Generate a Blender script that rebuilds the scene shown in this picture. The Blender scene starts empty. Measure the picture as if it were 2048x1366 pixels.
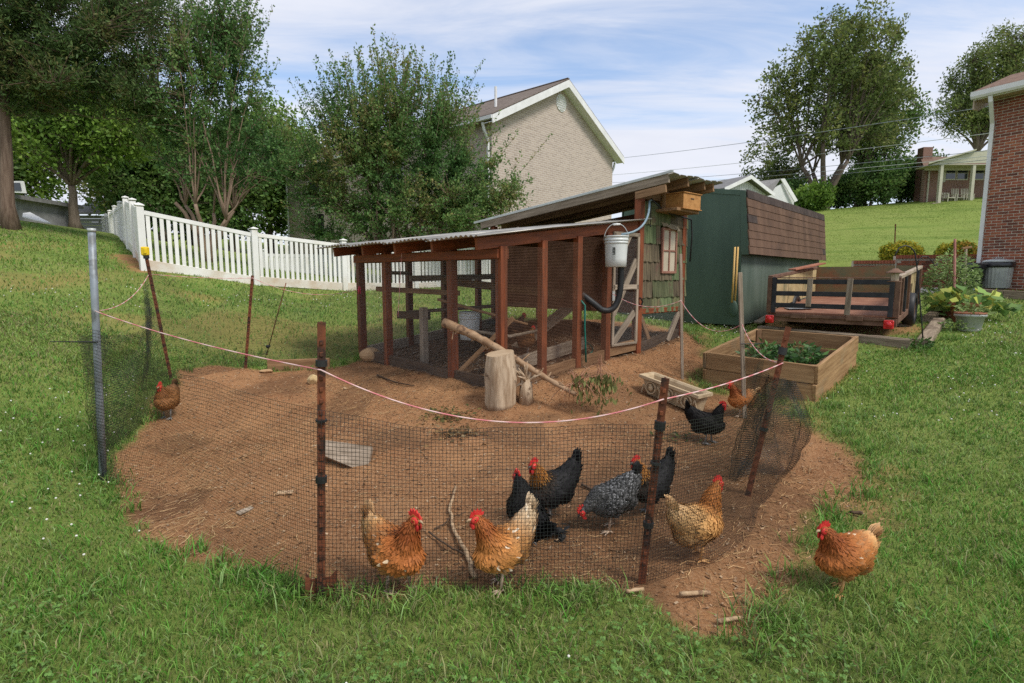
import bpy, bmesh, math, random
import numpy as np
from mathutils import Vector, Matrix
R = math.radians
scene = bpy.context.scene
COL = scene.collection
# ------------------------------------------------------------------ camera
CAM_H, PITCH, FPX = 1.5, R(6.8), 1090.0
cd = bpy.data.cameras.new('camera'); cam = bpy.data.objects.new('camera', cd); COL.objects.link(cam)
cd.sensor_width = 36.0; cd.lens = 36.0*FPX/2048.0; cd.clip_start = 0.05; cd.clip_end = 2000
cam.location = (0, 0, CAM_H); cam.rotation_euler = (math.pi/2-PITCH, 0, 0)
scene.camera = cam
scene.render.resolution_x = 1024; scene.render.resolution_y = 683
# ------------------------------------------------------------------ sky
SUN_EL, SUN_AZ = R(52), R(128)      # azimuth clockwise from +Y (camera forward): right and behind
world = bpy.data.worlds.new('World'); scene.world = world; world.use_nodes = True
nt = world.node_tree; nt.nodes.clear(); N, L = nt.nodes, nt.links
out = N.new('ShaderNodeOutputWorld'); bg = N.new('ShaderNodeBackground'); bg2 = N.new('ShaderNodeBackground')
sky = N.new('ShaderNodeTexSky'); sky.sky_type = 'NISHITA'; sky.sun_disc = False
sky.sun_elevation = SUN_EL; sky.sun_rotation = SUN_AZ; sky.air_density = 1.0; sky.dust_density = 0.6; sky.ozone_density = 1.6
bg.inputs[1].default_value = 0.15
hs = N.new('ShaderNodeHueSaturation'); hs.inputs['Saturation'].default_value = 1.12
L.new(sky.outputs[0], hs.inputs['Color']); L.new(hs.outputs[0], bg.inputs[0])
tc = N.new('ShaderNodeTexCoord'); sep = N.new('ShaderNodeSeparateXYZ'); L.new(tc.outputs['Generated'], sep.inputs[0])
def wm(op, a, b=None, c=None):
    n = N.new('ShaderNodeMath'); n.operation = op
    for i, v in enumerate((a, b, c)):
        if v is None: continue
        if isinstance(v, (int, float)): n.inputs[i].default_value = v
        else: L.new(v, n.inputs[i])
    return n.outputs[0]
zz = wm('ADD', wm('MAXIMUM', sep.outputs[2], 0.0), 0.16)
cx = wm('DIVIDE', sep.outputs[0], zz); cy = wm('DIVIDE', sep.outputs[1], zz)
cmb = N.new('ShaderNodeCombineXYZ'); L.new(cx, cmb.inputs[0]); L.new(cy, cmb.inputs[1])
def cloud_noise(rot, sc, loc, scale, detail, rough, dist):
    mp = N.new('ShaderNodeMapping'); mp.inputs['Rotation'].default_value = (0, 0, rot)
    mp.inputs['Scale'].default_value = sc; mp.inputs['Location'].default_value = loc
    L.new(cmb.outputs[0], mp.inputs[0])
    n = N.new('ShaderNodeTexNoise'); n.inputs['Scale'].default_value = scale; n.inputs['Detail'].default_value = detail
    n.inputs['Roughness'].default_value = rough; n.inputs['Distortion'].default_value = dist
    L.new(mp.outputs[0], n.inputs['Vector']); return n.outputs['Fac']
n1 = cloud_noise(R(-38), (0.45, 1.5, 1), (3.1, 0.4, 0), 0.62, 8, 0.55, 0.5)
n2 = cloud_noise(R(-38), (0.7, 3.4, 1), (1.0, 7.0, 2), 1.3, 9, 0.62, 0.8)
mx = wm('ADD', wm('MULTIPLY', n1, 0.70), wm('MULTIPLY', n2, 0.30))
ramp = N.new('ShaderNodeMapRange'); ramp.interpolation_type = 'SMOOTHSTEP'
ramp.inputs[1].default_value = 0.34; ramp.inputs[2].default_value = 0.56; ramp.inputs[3].default_value = 0.20; ramp.inputs[4].default_value = 0.97
L.new(mx, ramp.inputs[0])
hz = N.new('ShaderNodeMapRange'); hz.inputs[1].default_value = 0.0; hz.inputs[2].default_value = 0.25; hz.inputs[3].default_value = 0.45; hz.inputs[4].default_value = 0.0
L.new(sep.outputs[2], hz.inputs[0])
cov = wm('MINIMUM', wm('ADD', ramp.outputs[0], hz.outputs[0]), 1.0)
n3 = cloud_noise(R(-20), (0.8, 1.6, 1), (5, 1, 0), 1.7, 6, 0.55, 0.2)
cm = N.new('ShaderNodeMix'); cm.data_type = 'RGBA'; L.new(n3, cm.inputs[0])
cm.inputs[6].default_value = (0.52, 0.55, 0.64, 1); cm.inputs[7].default_value = (0.69, 0.70, 0.75, 1)
L.new(cm.outputs[2], bg2.inputs[0]); bg2.inputs[1].default_value = 1.0
ms = N.new('ShaderNodeMixShader'); L.new(cov, ms.inputs[0]); L.new(bg.outputs[0], ms.inputs[1]); L.new(bg2.outputs[0], ms.inputs[2])
L.new(ms.outputs[0], out.inputs[0])
# ------------------------------------------------------------------ sun (thin high cloud: soft)
sl = bpy.data.lights.new('sun', 'SUN'); sl.energy = 2.15; sl.angle = R(16); sl.color = (1.0, 0.95, 0.87)
sun = bpy.data.objects.new('sun', sl); COL.objects.link(sun)
sdir = Vector((math.sin(SUN_AZ)*math.cos(SUN_EL), math.cos(SUN_AZ)*math.cos(SUN_EL), math.sin(SUN_EL)))
sun.location = sdir*60; sun.rotation_euler = sdir.to_track_quat('Z', 'Y').to_euler()
scene.view_settings.view_transform = 'Standard'; scene.view_settings.look = 'None'
scene.view_settings.gamma = 1.0; scene.view_settings.exposure = 0.48; scene.view_settings.use_curve_mapping = False
scene.render.engine = 'CYCLES'
scene.cycles.max_bounces = 6; scene.cycles.transparent_max_bounces = 8; scene.cycles.use_denoising = False
scene.cycles.diffuse_bounces = 3; scene.cycles.glossy_bounces = 2; scene.cycles.transmission_bounces = 4
# ------------------------------------------------------------------ pixel helpers (2048x1366 photo pixels)
cP, sP = math.cos(PITCH), math.sin(PITCH)
def ray(px, py):
    u, v = (px-1024)/FPX, (683-py)/FPX
    return np.array([u, cP+v*sP, -sP+v*cP])
def U(px, py, Y):
    d = ray(px, py); t = Y/d[1]
    return Vector((d[0]*t, Y, CAM_H+d[2]*t))
# ------------------------------------------------------------------ terrain height
CP = [U(*a) for a in ((205,960,4.0),(330,840,5.3),(490,735,7.3),(1000,812,5.5),(1003,782,5.9),(1153,729,6.75),(1215,714,7.1),
  (1358,672,8.2),(730,713,7.8),(1630,803,5.9),(1709,731,7.2),(1408,766,6.83),(1485,832,5.75),(1412,890,4.75),(1770,700,7.5),
  (1850,697,7.4),(1880,640,9.3),(1990,588,12.2),(1478,662,9.9),(1660,668,8.6),(1815,647,9.6),(295,540,11.0),(525,573,12.4),
  (703,582,14.0),(951,569,17.0),(25,458,13.6),(0,600,8.0),(0,700,6.0),(0,900,4.0),(100,560,9.5),(240,520,11.5),(160,462,22),
  (620,640,9.5),(600,600,11.6),(880,640,10.6),(2040,760,6.2),(2040,640,9.6),(1700,640,9.9),(1100,640,9.6),(220,490,27.8),(259,500,14))]
CP = [tuple(p) for p in CP]
for x in (-8, -4, 0, 4, 8):
    for y in (-3, 0.0, 1.6, 2.8): CP.append((x, y, 0.0 if x > -6 else (0.25 if y > 0 else 0.1)))
CP += [(1.6, 3.7, 0.0), (-1, 4.2, 0.02), (0.6, 4.6, 0.05), (3.2, 4.4, 0.03), (-6, 3, 0.25), (-30, 10, 5.0), (-40, 40, 6.5), (-15, 40, 3.6), (0, 22, 1.2), (4, 30, 2.2),
  (-60, 0, 5), (0, 60, 2.5), (12, 17, 1.1), (9, 16, 1.05), (14, 19.5, 1.35), (22, 24, 2.0), (24, 38, 6.1), (33, 38, 6.9), (20, 36, 5.6), (28, 30, 4.5), (18, 28, 3.3), (60, 60, 9), (60, 10, 3),
  (-30, -30, 1), (30, -30, -.5), (0, -30, 0), (0, 160, 7), (-160, 100, 12), (160, 120, 14), (-160, -60, 6), (160, -60, 3), (14, 8, .8), (20, 12, 1.2)]
CP = np.array(CP)
def _tps(d2): return 0.5*d2*np.log(d2+1e-9)
_n = len(CP); _d2 = ((CP[:, None, :2]-CP[None, :, :2])**2).sum(-1)
_A = np.zeros((_n+3, _n+3)); _A[:_n, :_n] = _tps(_d2)+np.eye(_n)*0.6
_A[:_n, _n] = 1; _A[:_n, _n+1:] = CP[:, :2]; _A[_n, :_n] = 1; _A[_n+1:, :_n] = CP[:, :2].T
_w = np.linalg.solve(_A, np.concatenate([CP[:, 2], [0, 0, 0]]))
def _lat(ix, iy, s):
    h = np.sin(ix*127.1+iy*311.7+s*74.7)*43758.5453
    return h-np.floor(h)
def vnoise(x, y, s=0):
    ix, iy = np.floor(x), np.floor(y); fx, fy = x-ix, y-iy
    fx = fx*fx*(3-2*fx); fy = fy*fy*(3-2*fy)
    a, b, c, d = _lat(ix, iy, s), _lat(ix+1, iy, s), _lat(ix, iy+1, s), _lat(ix+1, iy+1, s)
    return (a*(1-fx)+b*fx)*(1-fy)+(c*(1-fx)+d*fx)*fy
def fbm(x, y, o=4, s=0):
    v = 0; a = .5
    for i in range(o):
        v = v+a*(vnoise(x, y, s+i*7)-.5); x = x*2.03+11.3; y = y*2.03+5.7; a *= .5
    return v
# retaining wall line (terrace behind it)
RW0, RW1 = np.array([11.6, 18.6]), np.array([17.0, 17.6])
def smooth(e0, e1, x):
    t = np.clip((x-e0)/(e1-e0), 0, 1); return t*t*(3-2*t)
def ground0(x, y):
    x = np.asarray(x, float); y = np.asarray(y, float); sh = x.shape
    xf, yf = x.ravel(), y.ravel(); z = np.zeros(xf.size)
    for k in range(0, xf.size, 60000):
        xs, ys = xf[k:k+60000], yf[k:k+60000]
        d2 = (xs[:, None]-CP[None, :, 0])**2+(ys[:, None]-CP[None, :, 1])**2
        z[k:k+60000] = _tps(d2)@_w[:_n]+_w[_n]+_w[_n+1]*xs+_w[_n+2]*ys
    # terrace
    ln = RW1-RW0; nn = np.array([-ln[1], ln[0]])/np.hypot(*ln)
    dd = (xf-RW0[0])*nn[0]+(yf-RW0[1])*nn[1]
    z += 0.75*smooth(0.05, 0.6, dd)*smooth(7.0, 11.0, xf)*(1-smooth(3, 14, dd))
    return z.reshape(sh)
def G(px, py):
    Y = np.concatenate([np.linspace(1.2, 14, 900), np.linspace(14.05, 60, 500)])
    d = ray(px, py); t = Y/d[1]; X = d[0]*t; Z = CAM_H+d[2]*t
    s = Z-ground0(X, Y); i = int(np.argmax(s < 0))
    if s[i] >= 0: i = len(Y)-1
    a = s[i-1]/(s[i-1]-s[i]+1e-12); y = Y[i-1]+a*(Y[i]-Y[i-1])
    tt = y/d[1]; return Vector((d[0]*tt, y, CAM_H+d[2]*tt))
def gz(x, y): return float(ground0(np.array([x]), np.array([y]))[0])
# ------------------------------------------------------------------ mesh helpers
def mesh_np(name, V, F, col=None, smooth_=False):
    V = np.asarray(V, np.float32); F = np.asarray(F, np.int32); k = F.shape[1]
    me = bpy.data.meshes.new(name)
    me.vertices.add(len(V)); me.vertices.foreach_set('co', V.ravel())
    me.loops.add(F.size); me.loops.foreach_set('vertex_index', F.ravel())
    me.polygons.add(len(F)); me.polygons.foreach_set('loop_start', np.arange(0, F.size, k, dtype=np.int32))
    me.polygons.foreach_set('loop_total', np.full(len(F), k, np.int32))
    if smooth_: me.polygons.foreach_set('use_smooth', np.ones(len(F), bool))
    me.update(calc_edges=True)
    if col is not None:
        ca = me.color_attributes.new('col', 'FLOAT_COLOR', 'POINT')
        c4 = np.ones((len(V), 4), np.float32); c4[:, :3] = col; ca.data.foreach_set('color', c4.ravel())
    return me
class MB:
    def __init__(s): s.v = []; s.f = []
    def add(s, vs, fs):
        o = len(s.v); s.v += [tuple(p) for p in vs]; s.f += [tuple(i+o for i in f) for f in fs]; return s
    def box(s, c, sz, m=None, ch=0.0):
        hx, hy, hz_ = sz[0]/2, sz[1]/2, sz[2]/2
        v, f = cboxvf(hx, hy, hz_, ch)
        c = Vector(c)
        return s.add([c+(m@Vector(p) if m else Vector(p)) for p in v], f)
    def tube(s, pts, rad, n=8, caps=True):
        pts = [Vector(p) for p in pts]; k = len(pts)
        if not hasattr(rad, '__len__'): rad = [rad]*k
        vs = []; ref = None
        for i, p in enumerate(pts):
            t = (pts[min(i+1, k-1)]-pts[max(i-1, 0)]); t = t.normalized() if t.length > 1e-9 else Vector((0, 0, 1))
            if ref is None:
                ref = Vector((1, 0, 0)) if abs(t.x) < .8 else Vector((0, 1, 0))
            a = (ref-t*ref.dot(t)).normalized(); b = t.cross(a); ref = a
            for j in range(n):
                q = 2*math.pi*j/n; vs.append(p+(a*math.cos(q)+b*math.sin(q))*rad[i])
        fs = [(i*n+j, i*n+(j+1) % n, (i+1)*n+(j+1) % n, (i+1)*n+j) for i in range(k-1) for j in range(n)]
        if caps: fs += [tuple(range(n-1, -1, -1)), tuple(range((k-1)*n, k*n))]
        return s.add(vs, fs)
    def lathe(s, prof, n=24, c=(0, 0, 0), rip=0, ripn=0):
        c = Vector(c); vs = []; k = len(prof)
        for r, z in prof:
            for j in range(n):
                q = 2*math.pi*j/n; rr = r+(rip*math.cos(q*ripn) if ripn else 0)
                vs.append(c+Vector((rr*math.cos(q), rr*math.sin(q), z)))
        fs = [(i*n+j, i*n+(j+1) % n, (i+1)*n+(j+1) % n, (i+1)*n+j) for i in range(k-1) for j in range(n)]
        fs += [tuple(range(n-1, -1, -1)), tuple(range((k-1)*n, k*n))]
        return s.add(vs, fs)
    def poly(s, pts, off):
        pts = [Vector(p) for p in pts]; off = Vector(off); n = len(pts)
        fs = [tuple(range(n)), tuple(range(2*n-1, n-1, -1))]+[(i, i+n, (i+1) % n+n, (i+1) % n) for i in range(n)]
        return s.add(pts+[p+off for p in pts], fs)
    def ell(s, c, r, m=None, nu=14, nv=8):
        c = Vector(c); vs = []; fs = []
        for i in range(nv+1):
            th = math.pi*i/nv
            for j in range(nu):
                ph = 2*math.pi*j/nu
                p = Vector((r[0]*math.sin(th)*math.cos(ph), r[1]*math.sin(th)*math.sin(ph), r[2]*math.cos(th)))
                vs.append(c+(m@p if m else p))
        for i in range(nv):
            for j in range(nu): fs.append((i*nu+j, (i+1)*nu+j, (i+1)*nu+(j+1) % nu, i*nu+(j+1) % nu))
        return s.add(vs, fs)
    def mesh(s, name, smooth_=False):
        me = bpy.data.meshes.new(name); me.from_pydata([tuple(p) for p in s.v], [], s.f)
        bm = bmesh.new(); bm.from_mesh(me); bmesh.ops.recalc_face_normals(bm, faces=bm.faces); bm.to_mesh(me); bm.free()
        if smooth_: me.polygons.foreach_set('use_smooth', [True]*len(me.polygons))
        me.update(); return me
    def build(s, name, mat, parent=None, smooth_=False):
        me = s.mesh(name, smooth_); return obj(name, me, mat, parent)
def cboxvf(hx, hy, hz_, ch=0.0):
    if ch <= 0:
        v = [(sx*hx, sy*hy, sz*hz_) for sx in (-1, 1) for sy in (-1, 1) for sz in (-1, 1)]
        return v, [(0, 1, 3, 2), (4, 6, 7, 5), (0, 4, 5, 1), (2, 3, 7, 6), (0, 2, 6, 4), (1, 5, 7, 3)]
    ch = min(ch, hx*.45, hy*.45, hz_*.45); h = (hx, hy, hz_); v = []; idx = {}
    for sx in (-1, 1):
        for sy in (-1, 1):
            for sz in (-1, 1):
                s_ = (sx, sy, sz)
                for ax in range(3):
                    p = [s_[k]*(h[k]-(0 if k == ax else ch)) for k in range(3)]
                    idx[(sx, sy, sz, ax)] = len(v); v.append(tuple(p))
    f = []
    for ax in range(3):
        o = [k for k in range(3) if k != ax]
        for sg in (-1, 1):
            q = []
            for a, b in ((-1, -1), (1, -1), (1, 1), (-1, 1)):
                s_ = [0, 0, 0]; s_[ax] = sg; s_[o[0]] = a; s_[o[1]] = b; q.append(idx[(*s_, ax)])
            f.append(tuple(q))
        # edges parallel to ax
        for a in (-1, 1):
            for b in (-1, 1):
                s0 = [0, 0, 0]; s0[ax] = -1; s0[o[0]] = a; s0[o[1]] = b; s1 = list(s0); s1[ax] = 1
                f.append((idx[(*s0, o[0])], idx[(*s1, o[0])], idx[(*s1, o[1])], idx[(*s0, o[1])]))
    for sx in (-1, 1):
        for sy in (-1, 1):
            for sz in (-1, 1): f.append(tuple(idx[(sx, sy, sz, k)] for k in range(3)))
    return v, f
def obj(name, me, mat=None, parent=None):
    o = bpy.data.objects.new(name, me); COL.objects.link(o)
    if mat is not None and me is not None and len(me.materials) == 0: me.materials.append(mat)
    if parent is not None:
        o.parent = parent; o.location = -root_loc(parent)
    return o
ROOT = {}
def root_loc(p):
    return ROOT.get(p.name, Vector((0, 0, 0)))
def thing(name, label, cat, loc=(0, 0, 0), group=None, kind=None):
    o = bpy.data.objects.new(name, None); COL.objects.link(o); o.location = loc; o.empty_display_size = .1
    ROOT[o.name] = Vector(loc); return tag(o, label, cat, group, kind)
def tag(o, label=None, cat=None, group=None, kind=None):
    if label: o['label'] = label
    if cat: o['category'] = cat
    if group: o['group'] = group
    if kind: o['kind'] = kind
    return o
def pobj(name, me, mat, parent, M4):
    """child placed with a world matrix"""
    o = bpy.data.objects.new(name, me); COL.objects.link(o)
    if mat is not None and len(me.materials) == 0: me.materials.append(mat)
    if parent is not None:
        o.parent = parent; M4 = Matrix.Translation(-root_loc(parent))@M4
    o.matrix_basis = M4; return o
def frame(p0, p1, up=(0, 0, 1)):
    p0, p1 = Vector(p0), Vector(p1); x = (p1-p0).normalized(); up = Vector(up)
    y = up.cross(x)
    if y.length < 1e-4: y = Vector((0, 1, 0)).cross(x)
    if y.length < 1e-4: y = Vector((1, 0, 0)).cross(x)
    y.normalize(); z = x.cross(y)
    m = Matrix((x, y, z)).transposed().to_4x4(); m.translation = (p0+p1)/2; return m
_pm = {}
def plank(name, p0, p1, w, h, mat, parent, up=(0, 0, 1), ch=0.004):
    """board from p0 to p1; w = width sideways, h = depth along up"""
    ln = (Vector(p1)-Vector(p0)).length; key = (round(ln, 3), w, h, mat.name, ch)
    if key not in _pm:
        v, f = cboxvf(ln/2, w/2, h/2, ch); me = bpy.data.meshes.new(name); me.from_pydata(v, [], f); me.materials.append(mat)
        bm = bmesh.new(); bm.from_mesh(me); bmesh.ops.recalc_face_normals(bm, faces=bm.faces); bm.to_mesh(me); bm.free(); _pm[key] = me
    return pobj(name, _pm[key], mat, parent, frame(p0, p1, up))
def T(px, py, Y): return U(px, py, Y)
def bez(p0, p1, p2, n=12):
    p0, p1, p2 = Vector(p0), Vector(p1), Vector(p2)
    return [p0*(1-t)**2+p1*2*t*(1-t)+p2*t*t for t in [i/n for i in range(n+1)]]
def sag(p0, p1, s, n=14):
    p0, p1 = Vector(p0), Vector(p1)
    return [p0.lerp(p1, i/n)-Vector((0, 0, 4*s*(i/n)*(1-i/n))) for i in range(n+1)]
# ------------------------------------------------------------------ materials
def lk(nt, a, b): nt.links.new(a, b)
def M(name, base, col2=None, rough=.7, metal=0.0, var=.25, scale=6, detail=5, stretch=(1, 1, 1), bump=.0, bscale=60, rand=.12, spec=.3, lo=.35, hi=.65, col3=None, s3=2.0, lo3=.52, hi3=.6, bstretch=None, coord='Object'):
    m = bpy.data.materials.new(name); m.use_nodes = True; t = m.node_tree; b = t.nodes['Principled BSDF']
    b.inputs['Roughness'].default_value = rough; b.inputs['Metallic'].default_value = metal; b.inputs['Specular IOR Level'].default_value = spec
    tcn = t.nodes.new('ShaderNodeTexCoord'); oi = t.nodes.new('ShaderNodeObjectInfo')
    ad = t.nodes.new('ShaderNodeVectorMath'); ad.operation = 'MULTIPLY_ADD'
    cb = t.nodes.new('ShaderNodeCombineXYZ')
    for i in range(3): lk(t, oi.outputs['Random'], cb.inputs[i])
    lk(t, cb.outputs[0], ad.inputs[0]); ad.inputs[1].default_value = (37, 19, 53)
    if coord == 'World':
        ge_ = t.nodes.new('ShaderNodeNewGeometry'); ad.inputs[1].default_value = (0, 0, 0); lk(t, ge_.outputs['Position'], ad.inputs[2])
    else: lk(t, tcn.outputs[coord], ad.inputs[2])
    def noise(sc, st, dt):
        mp = t.nodes.new('ShaderNodeMapping'); mp.inputs['Scale'].default_value = st; lk(t, ad.outputs[0], mp.inputs[0])
        n = t.nodes.new('ShaderNodeTexNoise'); n.inputs['Scale'].default_value = sc; n.inputs['Detail'].default_value = dt; n.inputs['Roughness'].default_value = .62
        lk(t, mp.outputs[0], n.inputs['Vector']); return n.outputs['Fac']
    def mrange(x, a, c):
        r = t.nodes.new('ShaderNodeMapRange'); r.inputs[1].default_value = a; r.inputs[2].default_value = c; lk(t, x, r.inputs[0]); return r.outputs[0]
    def mix(f, a, c):
        x = t.nodes.new('ShaderNodeMix'); x.data_type = 'RGBA'
        lk(t, f, x.inputs[0])
        for i, q in ((6, a), (7, c)):
            if isinstance(q, tuple): x.inputs[i].default_value = (*q, 1)
            else: lk(t, q, x.inputs[i])
        return x.outputs[2]
    base = tuple(base)
    if col2 is None: col2 = tuple(min(1, c*(1+var)) for c in base); base = tuple(c*(1-var) for c in base)
    c = mix(mrange(noise(scale, stretch, detail), lo, hi), base, tuple(col2))
    if col3 is not None: c = mix(mrange(noise(s3, (1, 1, 1), 6), lo3, hi3), c, tuple(col3))
    if rand:
        h = t.nodes.new('ShaderNodeHueSaturation'); lk(t, c, h.inputs['Color'])
        lk(t, mrange2(t, oi.outputs['Random'], 1-rand, 1+rand), h.inputs['Value']); c = h.outputs[0]
    lk(t, c, b.inputs['Base Color'])
    if bump:
        bp = t.nodes.new('ShaderNodeBump'); bp.inputs['Strength'].default_value = bump; bp.inputs['Distance'].default_value = .01
        lk(t, noise(bscale, bstretch or stretch, 6), bp.inputs['Height']); lk(t, bp.outputs[0], b.inputs['Normal'])
    return m
def mrange2(t, x, lo, hi):
    r = t.nodes.new('ShaderNodeMapRange'); r.inputs[3].default_value = lo; r.inputs[4].default_value = hi; lk(t, x, r.inputs[0]); return r.outputs[0]
def MC(name, rough=.6, trans=0.0, spec=.25, nz=0.0, nscale=30, bump=0, twoside=True):
    """colour from the vertex attribute col"""
    m = bpy.data.materials.new(name); m.use_nodes = True; t = m.node_tree; b = t.nodes['Principled BSDF']
    b.inputs['Roughness'].default_value = rough; b.inputs['Specular IOR Level'].default_value = spec
    a = t.nodes.new('ShaderNodeAttribute'); a.attribute_name = 'col'; c = a.outputs['Color']
    if nz:
        n = t.nodes.new('ShaderNodeTexNoise'); n.inputs['Scale'].default_value = nscale; n.inputs['Detail'].default_value = 4
        tcn = t.nodes.new('ShaderNodeTexCoord'); lk(t, tcn.outputs['Object'], n.inputs['Vector'])
        h = t.nodes.new('ShaderNodeHueSaturation'); lk(t, c, h.inputs['Color']); r = mrange2(t, n.outputs['Fac'], 1-nz, 1+nz); lk(t, r, h.inputs['Value']); c = h.outputs[0]
        if bump:
            bp = t.nodes.new('ShaderNodeBump'); bp.inputs['Strength'].default_value = bump; bp.inputs['Distance'].default_value = .01
            lk(t, n.outputs['Fac'], bp.inputs['Height']); lk(t, bp.outputs[0], b.inputs['Normal'])
    lk(t, c, b.inputs['Base Color'])
    if trans:
        tr = t.nodes.new('ShaderNodeBsdfTranslucent'); lk(t, c, tr.inputs['Color']); mxs = t.nodes.new('ShaderNodeMixShader'); mxs.inputs[0].default_value = trans
        o = t.nodes['Material Output']; lk(t, b.outputs[0], mxs.inputs[1]); lk(t, tr.outputs[0], mxs.inputs[2]); lk(t, mxs.outputs[0], o.inputs[0])
    return m
WG = (1.0, 11, 11)     # grain stretch along local x
m_red = M('red stained timber', (.125, .036, .016), (.23, .062, .022), rough=.55, scale=2.6, stretch=WG, bump=.25, bscale=5, rand=.28, col3=(.10, .032, .016), s3=1.6, lo3=.55, hi3=.75)
m_grey = M('weathered grey wood', (.20, .155, .11), (.36, .29, .22), rough=.85, scale=2.6, stretch=WG, bump=.4, bscale=5, rand=.22)
m_brown = M('brown old wood', (.16, .085, .04), (.30, .175, .09), rough=.8, scale=2.6, stretch=WG, bump=.35, bscale=5, rand=.2)
m_new = M('raised bed lumber', (.21, .115, .05), (.36, .22, .105), rough=.75, scale=2.0, stretch=(1, 13, 13), bump=.35, bscale=5, rand=.16, col3=(.22, .17, .10), s3=2.2, lo3=.55, hi3=.75)
m_dark = M('dark timber', (.05, .03, .018), (.12, .075, .045), rough=.85, scale=2.6, stretch=WG, bump=.4, bscale=5, rand=.2)
m_tie = M('landscape timber', (.15, .11, .075), (.34, .27, .19), rough=.9, scale=3.2, stretch=(1, 9, 9), bump=.7, bscale=6, rand=.15, col3=(.09, .06, .04), s3=3, lo3=.5, hi3=.7)
m_ply = M('red brown plywood', (.10, .035, .018), (.17, .062, .03), rough=.7, scale=1.8, stretch=(6, 1, 1), rand=.1)
m_rust = M('rusty steel', (.085, .03, .016), (.20, .062, .026), rough=.85, scale=14, bump=.3, bscale=70, rand=.15, col3=(.04, .02, .014), s3=9)
m_galv = M('galvanised steel', (.40, .42, .41), (.54, .56, .54), rough=.45, metal=.25, scale=5, rand=.05, spec=.5)
m_pipe = M('grey steel pipe', (.22, .25, .28), (.32, .35, .38), rough=.5, metal=.3, scale=6, rand=.05, col3=(.16, .17, .17), s3=4)
m_net = M('black plastic', (.011, .012, .013), (.02, .02, .021), rough=.42, spec=.5, rand=0)
m_blk = M('black rubber', (.014, .014, .015), (.03, .03, .03), rough=.5, rand=.05)
m_wire = M('rusted wire mesh', (.10, .05, .03), (.15, .08, .05), rough=.7, rand=0)
m_wireg = M('grey wire mesh', (.16, .15, .14), (.24, .22, .2), rough=.6, rand=0)
m_white = M('white vinyl', (.74, .73, .69), (.82, .81, .78), rough=.42, scale=2.5, rand=.05, spec=.4, col3=(.66, .60, .50), s3=1.3, lo3=.56, hi3=.8)
m_trim = M('white painted trim', (.66, .66, .64), (.76, .76, .75), rough=.5, scale=3, rand=.03)
m_conc = M('concrete', (.36, .33, .29), (.50, .47, .42), rough=.9, scale=6, bump=.3, bscale=60, rand=.05)
m_roofm = M('corrugated roof metal', (.30, .285, .255), (.44, .42, .38), rough=.45, metal=.5, scale=3, rand=.06, col3=(.40, .30, .2), s3=2.0, lo3=.58, hi3=.75)
m_glass = M('dark window glass', (.02, .025, .03), (.035, .04, .05), rough=.06, spec=.8, rand=0)
m_whited = M('soil stained white vinyl', (.70, .66, .58), (.80, .78, .73), rough=.5, scale=2.5, rand=.05, spec=.4, col3=(.56, .44, .32), s3=1.6, lo3=.45, hi3=.7)
# ================================================================== ground
DIRT_PX = [(205,958),(228,990),(262,1030),(300,1075),(380,1105),(450,1130),(540,1168),(640,1196),(760,1192),(900,1180),(1000,1186),(1120,1186),
  (1200,1196),(1280,1216),(1340,1262),(1420,1290),(1500,1272),(1535,1225),(1560,1170),(1620,1130),(1650,1080),(1668,1040),(1690,1005),(1750,960),(1730,900),(1680,868),(1600,832),(1560,812),
  (1470,790),(1412,775),(1404,735),(1400,690),(1378,664),(1300,648),(1200,640),(1000,652),(900,668),(814,690),(735,700),(720,722),(640,738),(560,742),(490,736),(420,732),(355,740),(338,770),(300,830),(255,890)]
DIRT = np.array([tuple(G(*p))[:2] for p in DIRT_PX])
def poly_sd(P, x, y):
    """signed distance, negative inside"""
    d = np.full(x.shape, 1e9); ins = np.zeros(x.shape, bool); n = len(P)
    for i in range(n):
        a, b = P[i], P[(i+1) % n]; e = b-a
        t = np.clip(((x-a[0])*e[0]+(y-a[1])*e[1])/(e@e+1e-12), 0, 1)
        d = np.minimum(d, np.hypot(x-a[0]-t*e[0], y-a[1]-t*e[1]))
        c = ((a[1] > y) != (b[1] > y)) & (x < (b[0]-a[0])*(y-a[1])/(b[1]-a[1]+1e-12)+a[0]); ins ^= c
    return np.where(ins, -d, d)
# coop plan
cN = Vector((-.114, 5.9)); D1 = Vector((.75, .66)).normalized(); D2 = Vector((-.737, .676)).normalized()
def cp(t, s): return cN+D1*t+D2*s
COOPW, COOPL, HT = 2.75, 3.52, 2.45
COOP = np.array([cp(-.05, -.05), cp(COOPL, -.05), cp(COOPL, COOPW), cp(-.05, COOPW)])
SIDE = np.array([tuple(G(*p))[:2] for p in ((1530,652),(1640,690),(1700,676),(1800,690),(1830,650),(1690,630),(1560,630))])
BROWN = np.array([tuple(G(*p))[:2] for p in ((226,512),(262,508),(292,530),(292,546),(262,540),(240,526))])
def dirt_mask(x, y):
    w = fbm(x*1.6, y*1.6, 4, 3)*.55+fbm(x*7, y*7, 3, 9)*.20
    sd = poly_sd(DIRT, x, y)
    edge = .05+.22*smooth(1.2, 2.6, x)          # ragged patches towards the right of the pen
    d = smooth(edge, -edge, sd+w*(.55+1.1*smooth(1.2, 2.4, x)))
    s2 = smooth(.18, -.12, poly_sd(SIDE, x, y)+w*1.2)*.85
    s3 = smooth(.1, -.1, poly_sd(BROWN, x, y)+w*.6)
    s4 = smooth(.57, .70, vnoise(x*.9+3, y*.9, 21))*smooth(-1.0, -2.5, x)*smooth(6.5, 8.5, y)*smooth(14, 11, y)*.35
    bed = smooth(.1, -.02, poly_sd(BEDP, x, y))
    return np.clip(np.maximum.reduce([d, s2, s3, s4, bed]), 0, 1)
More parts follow.
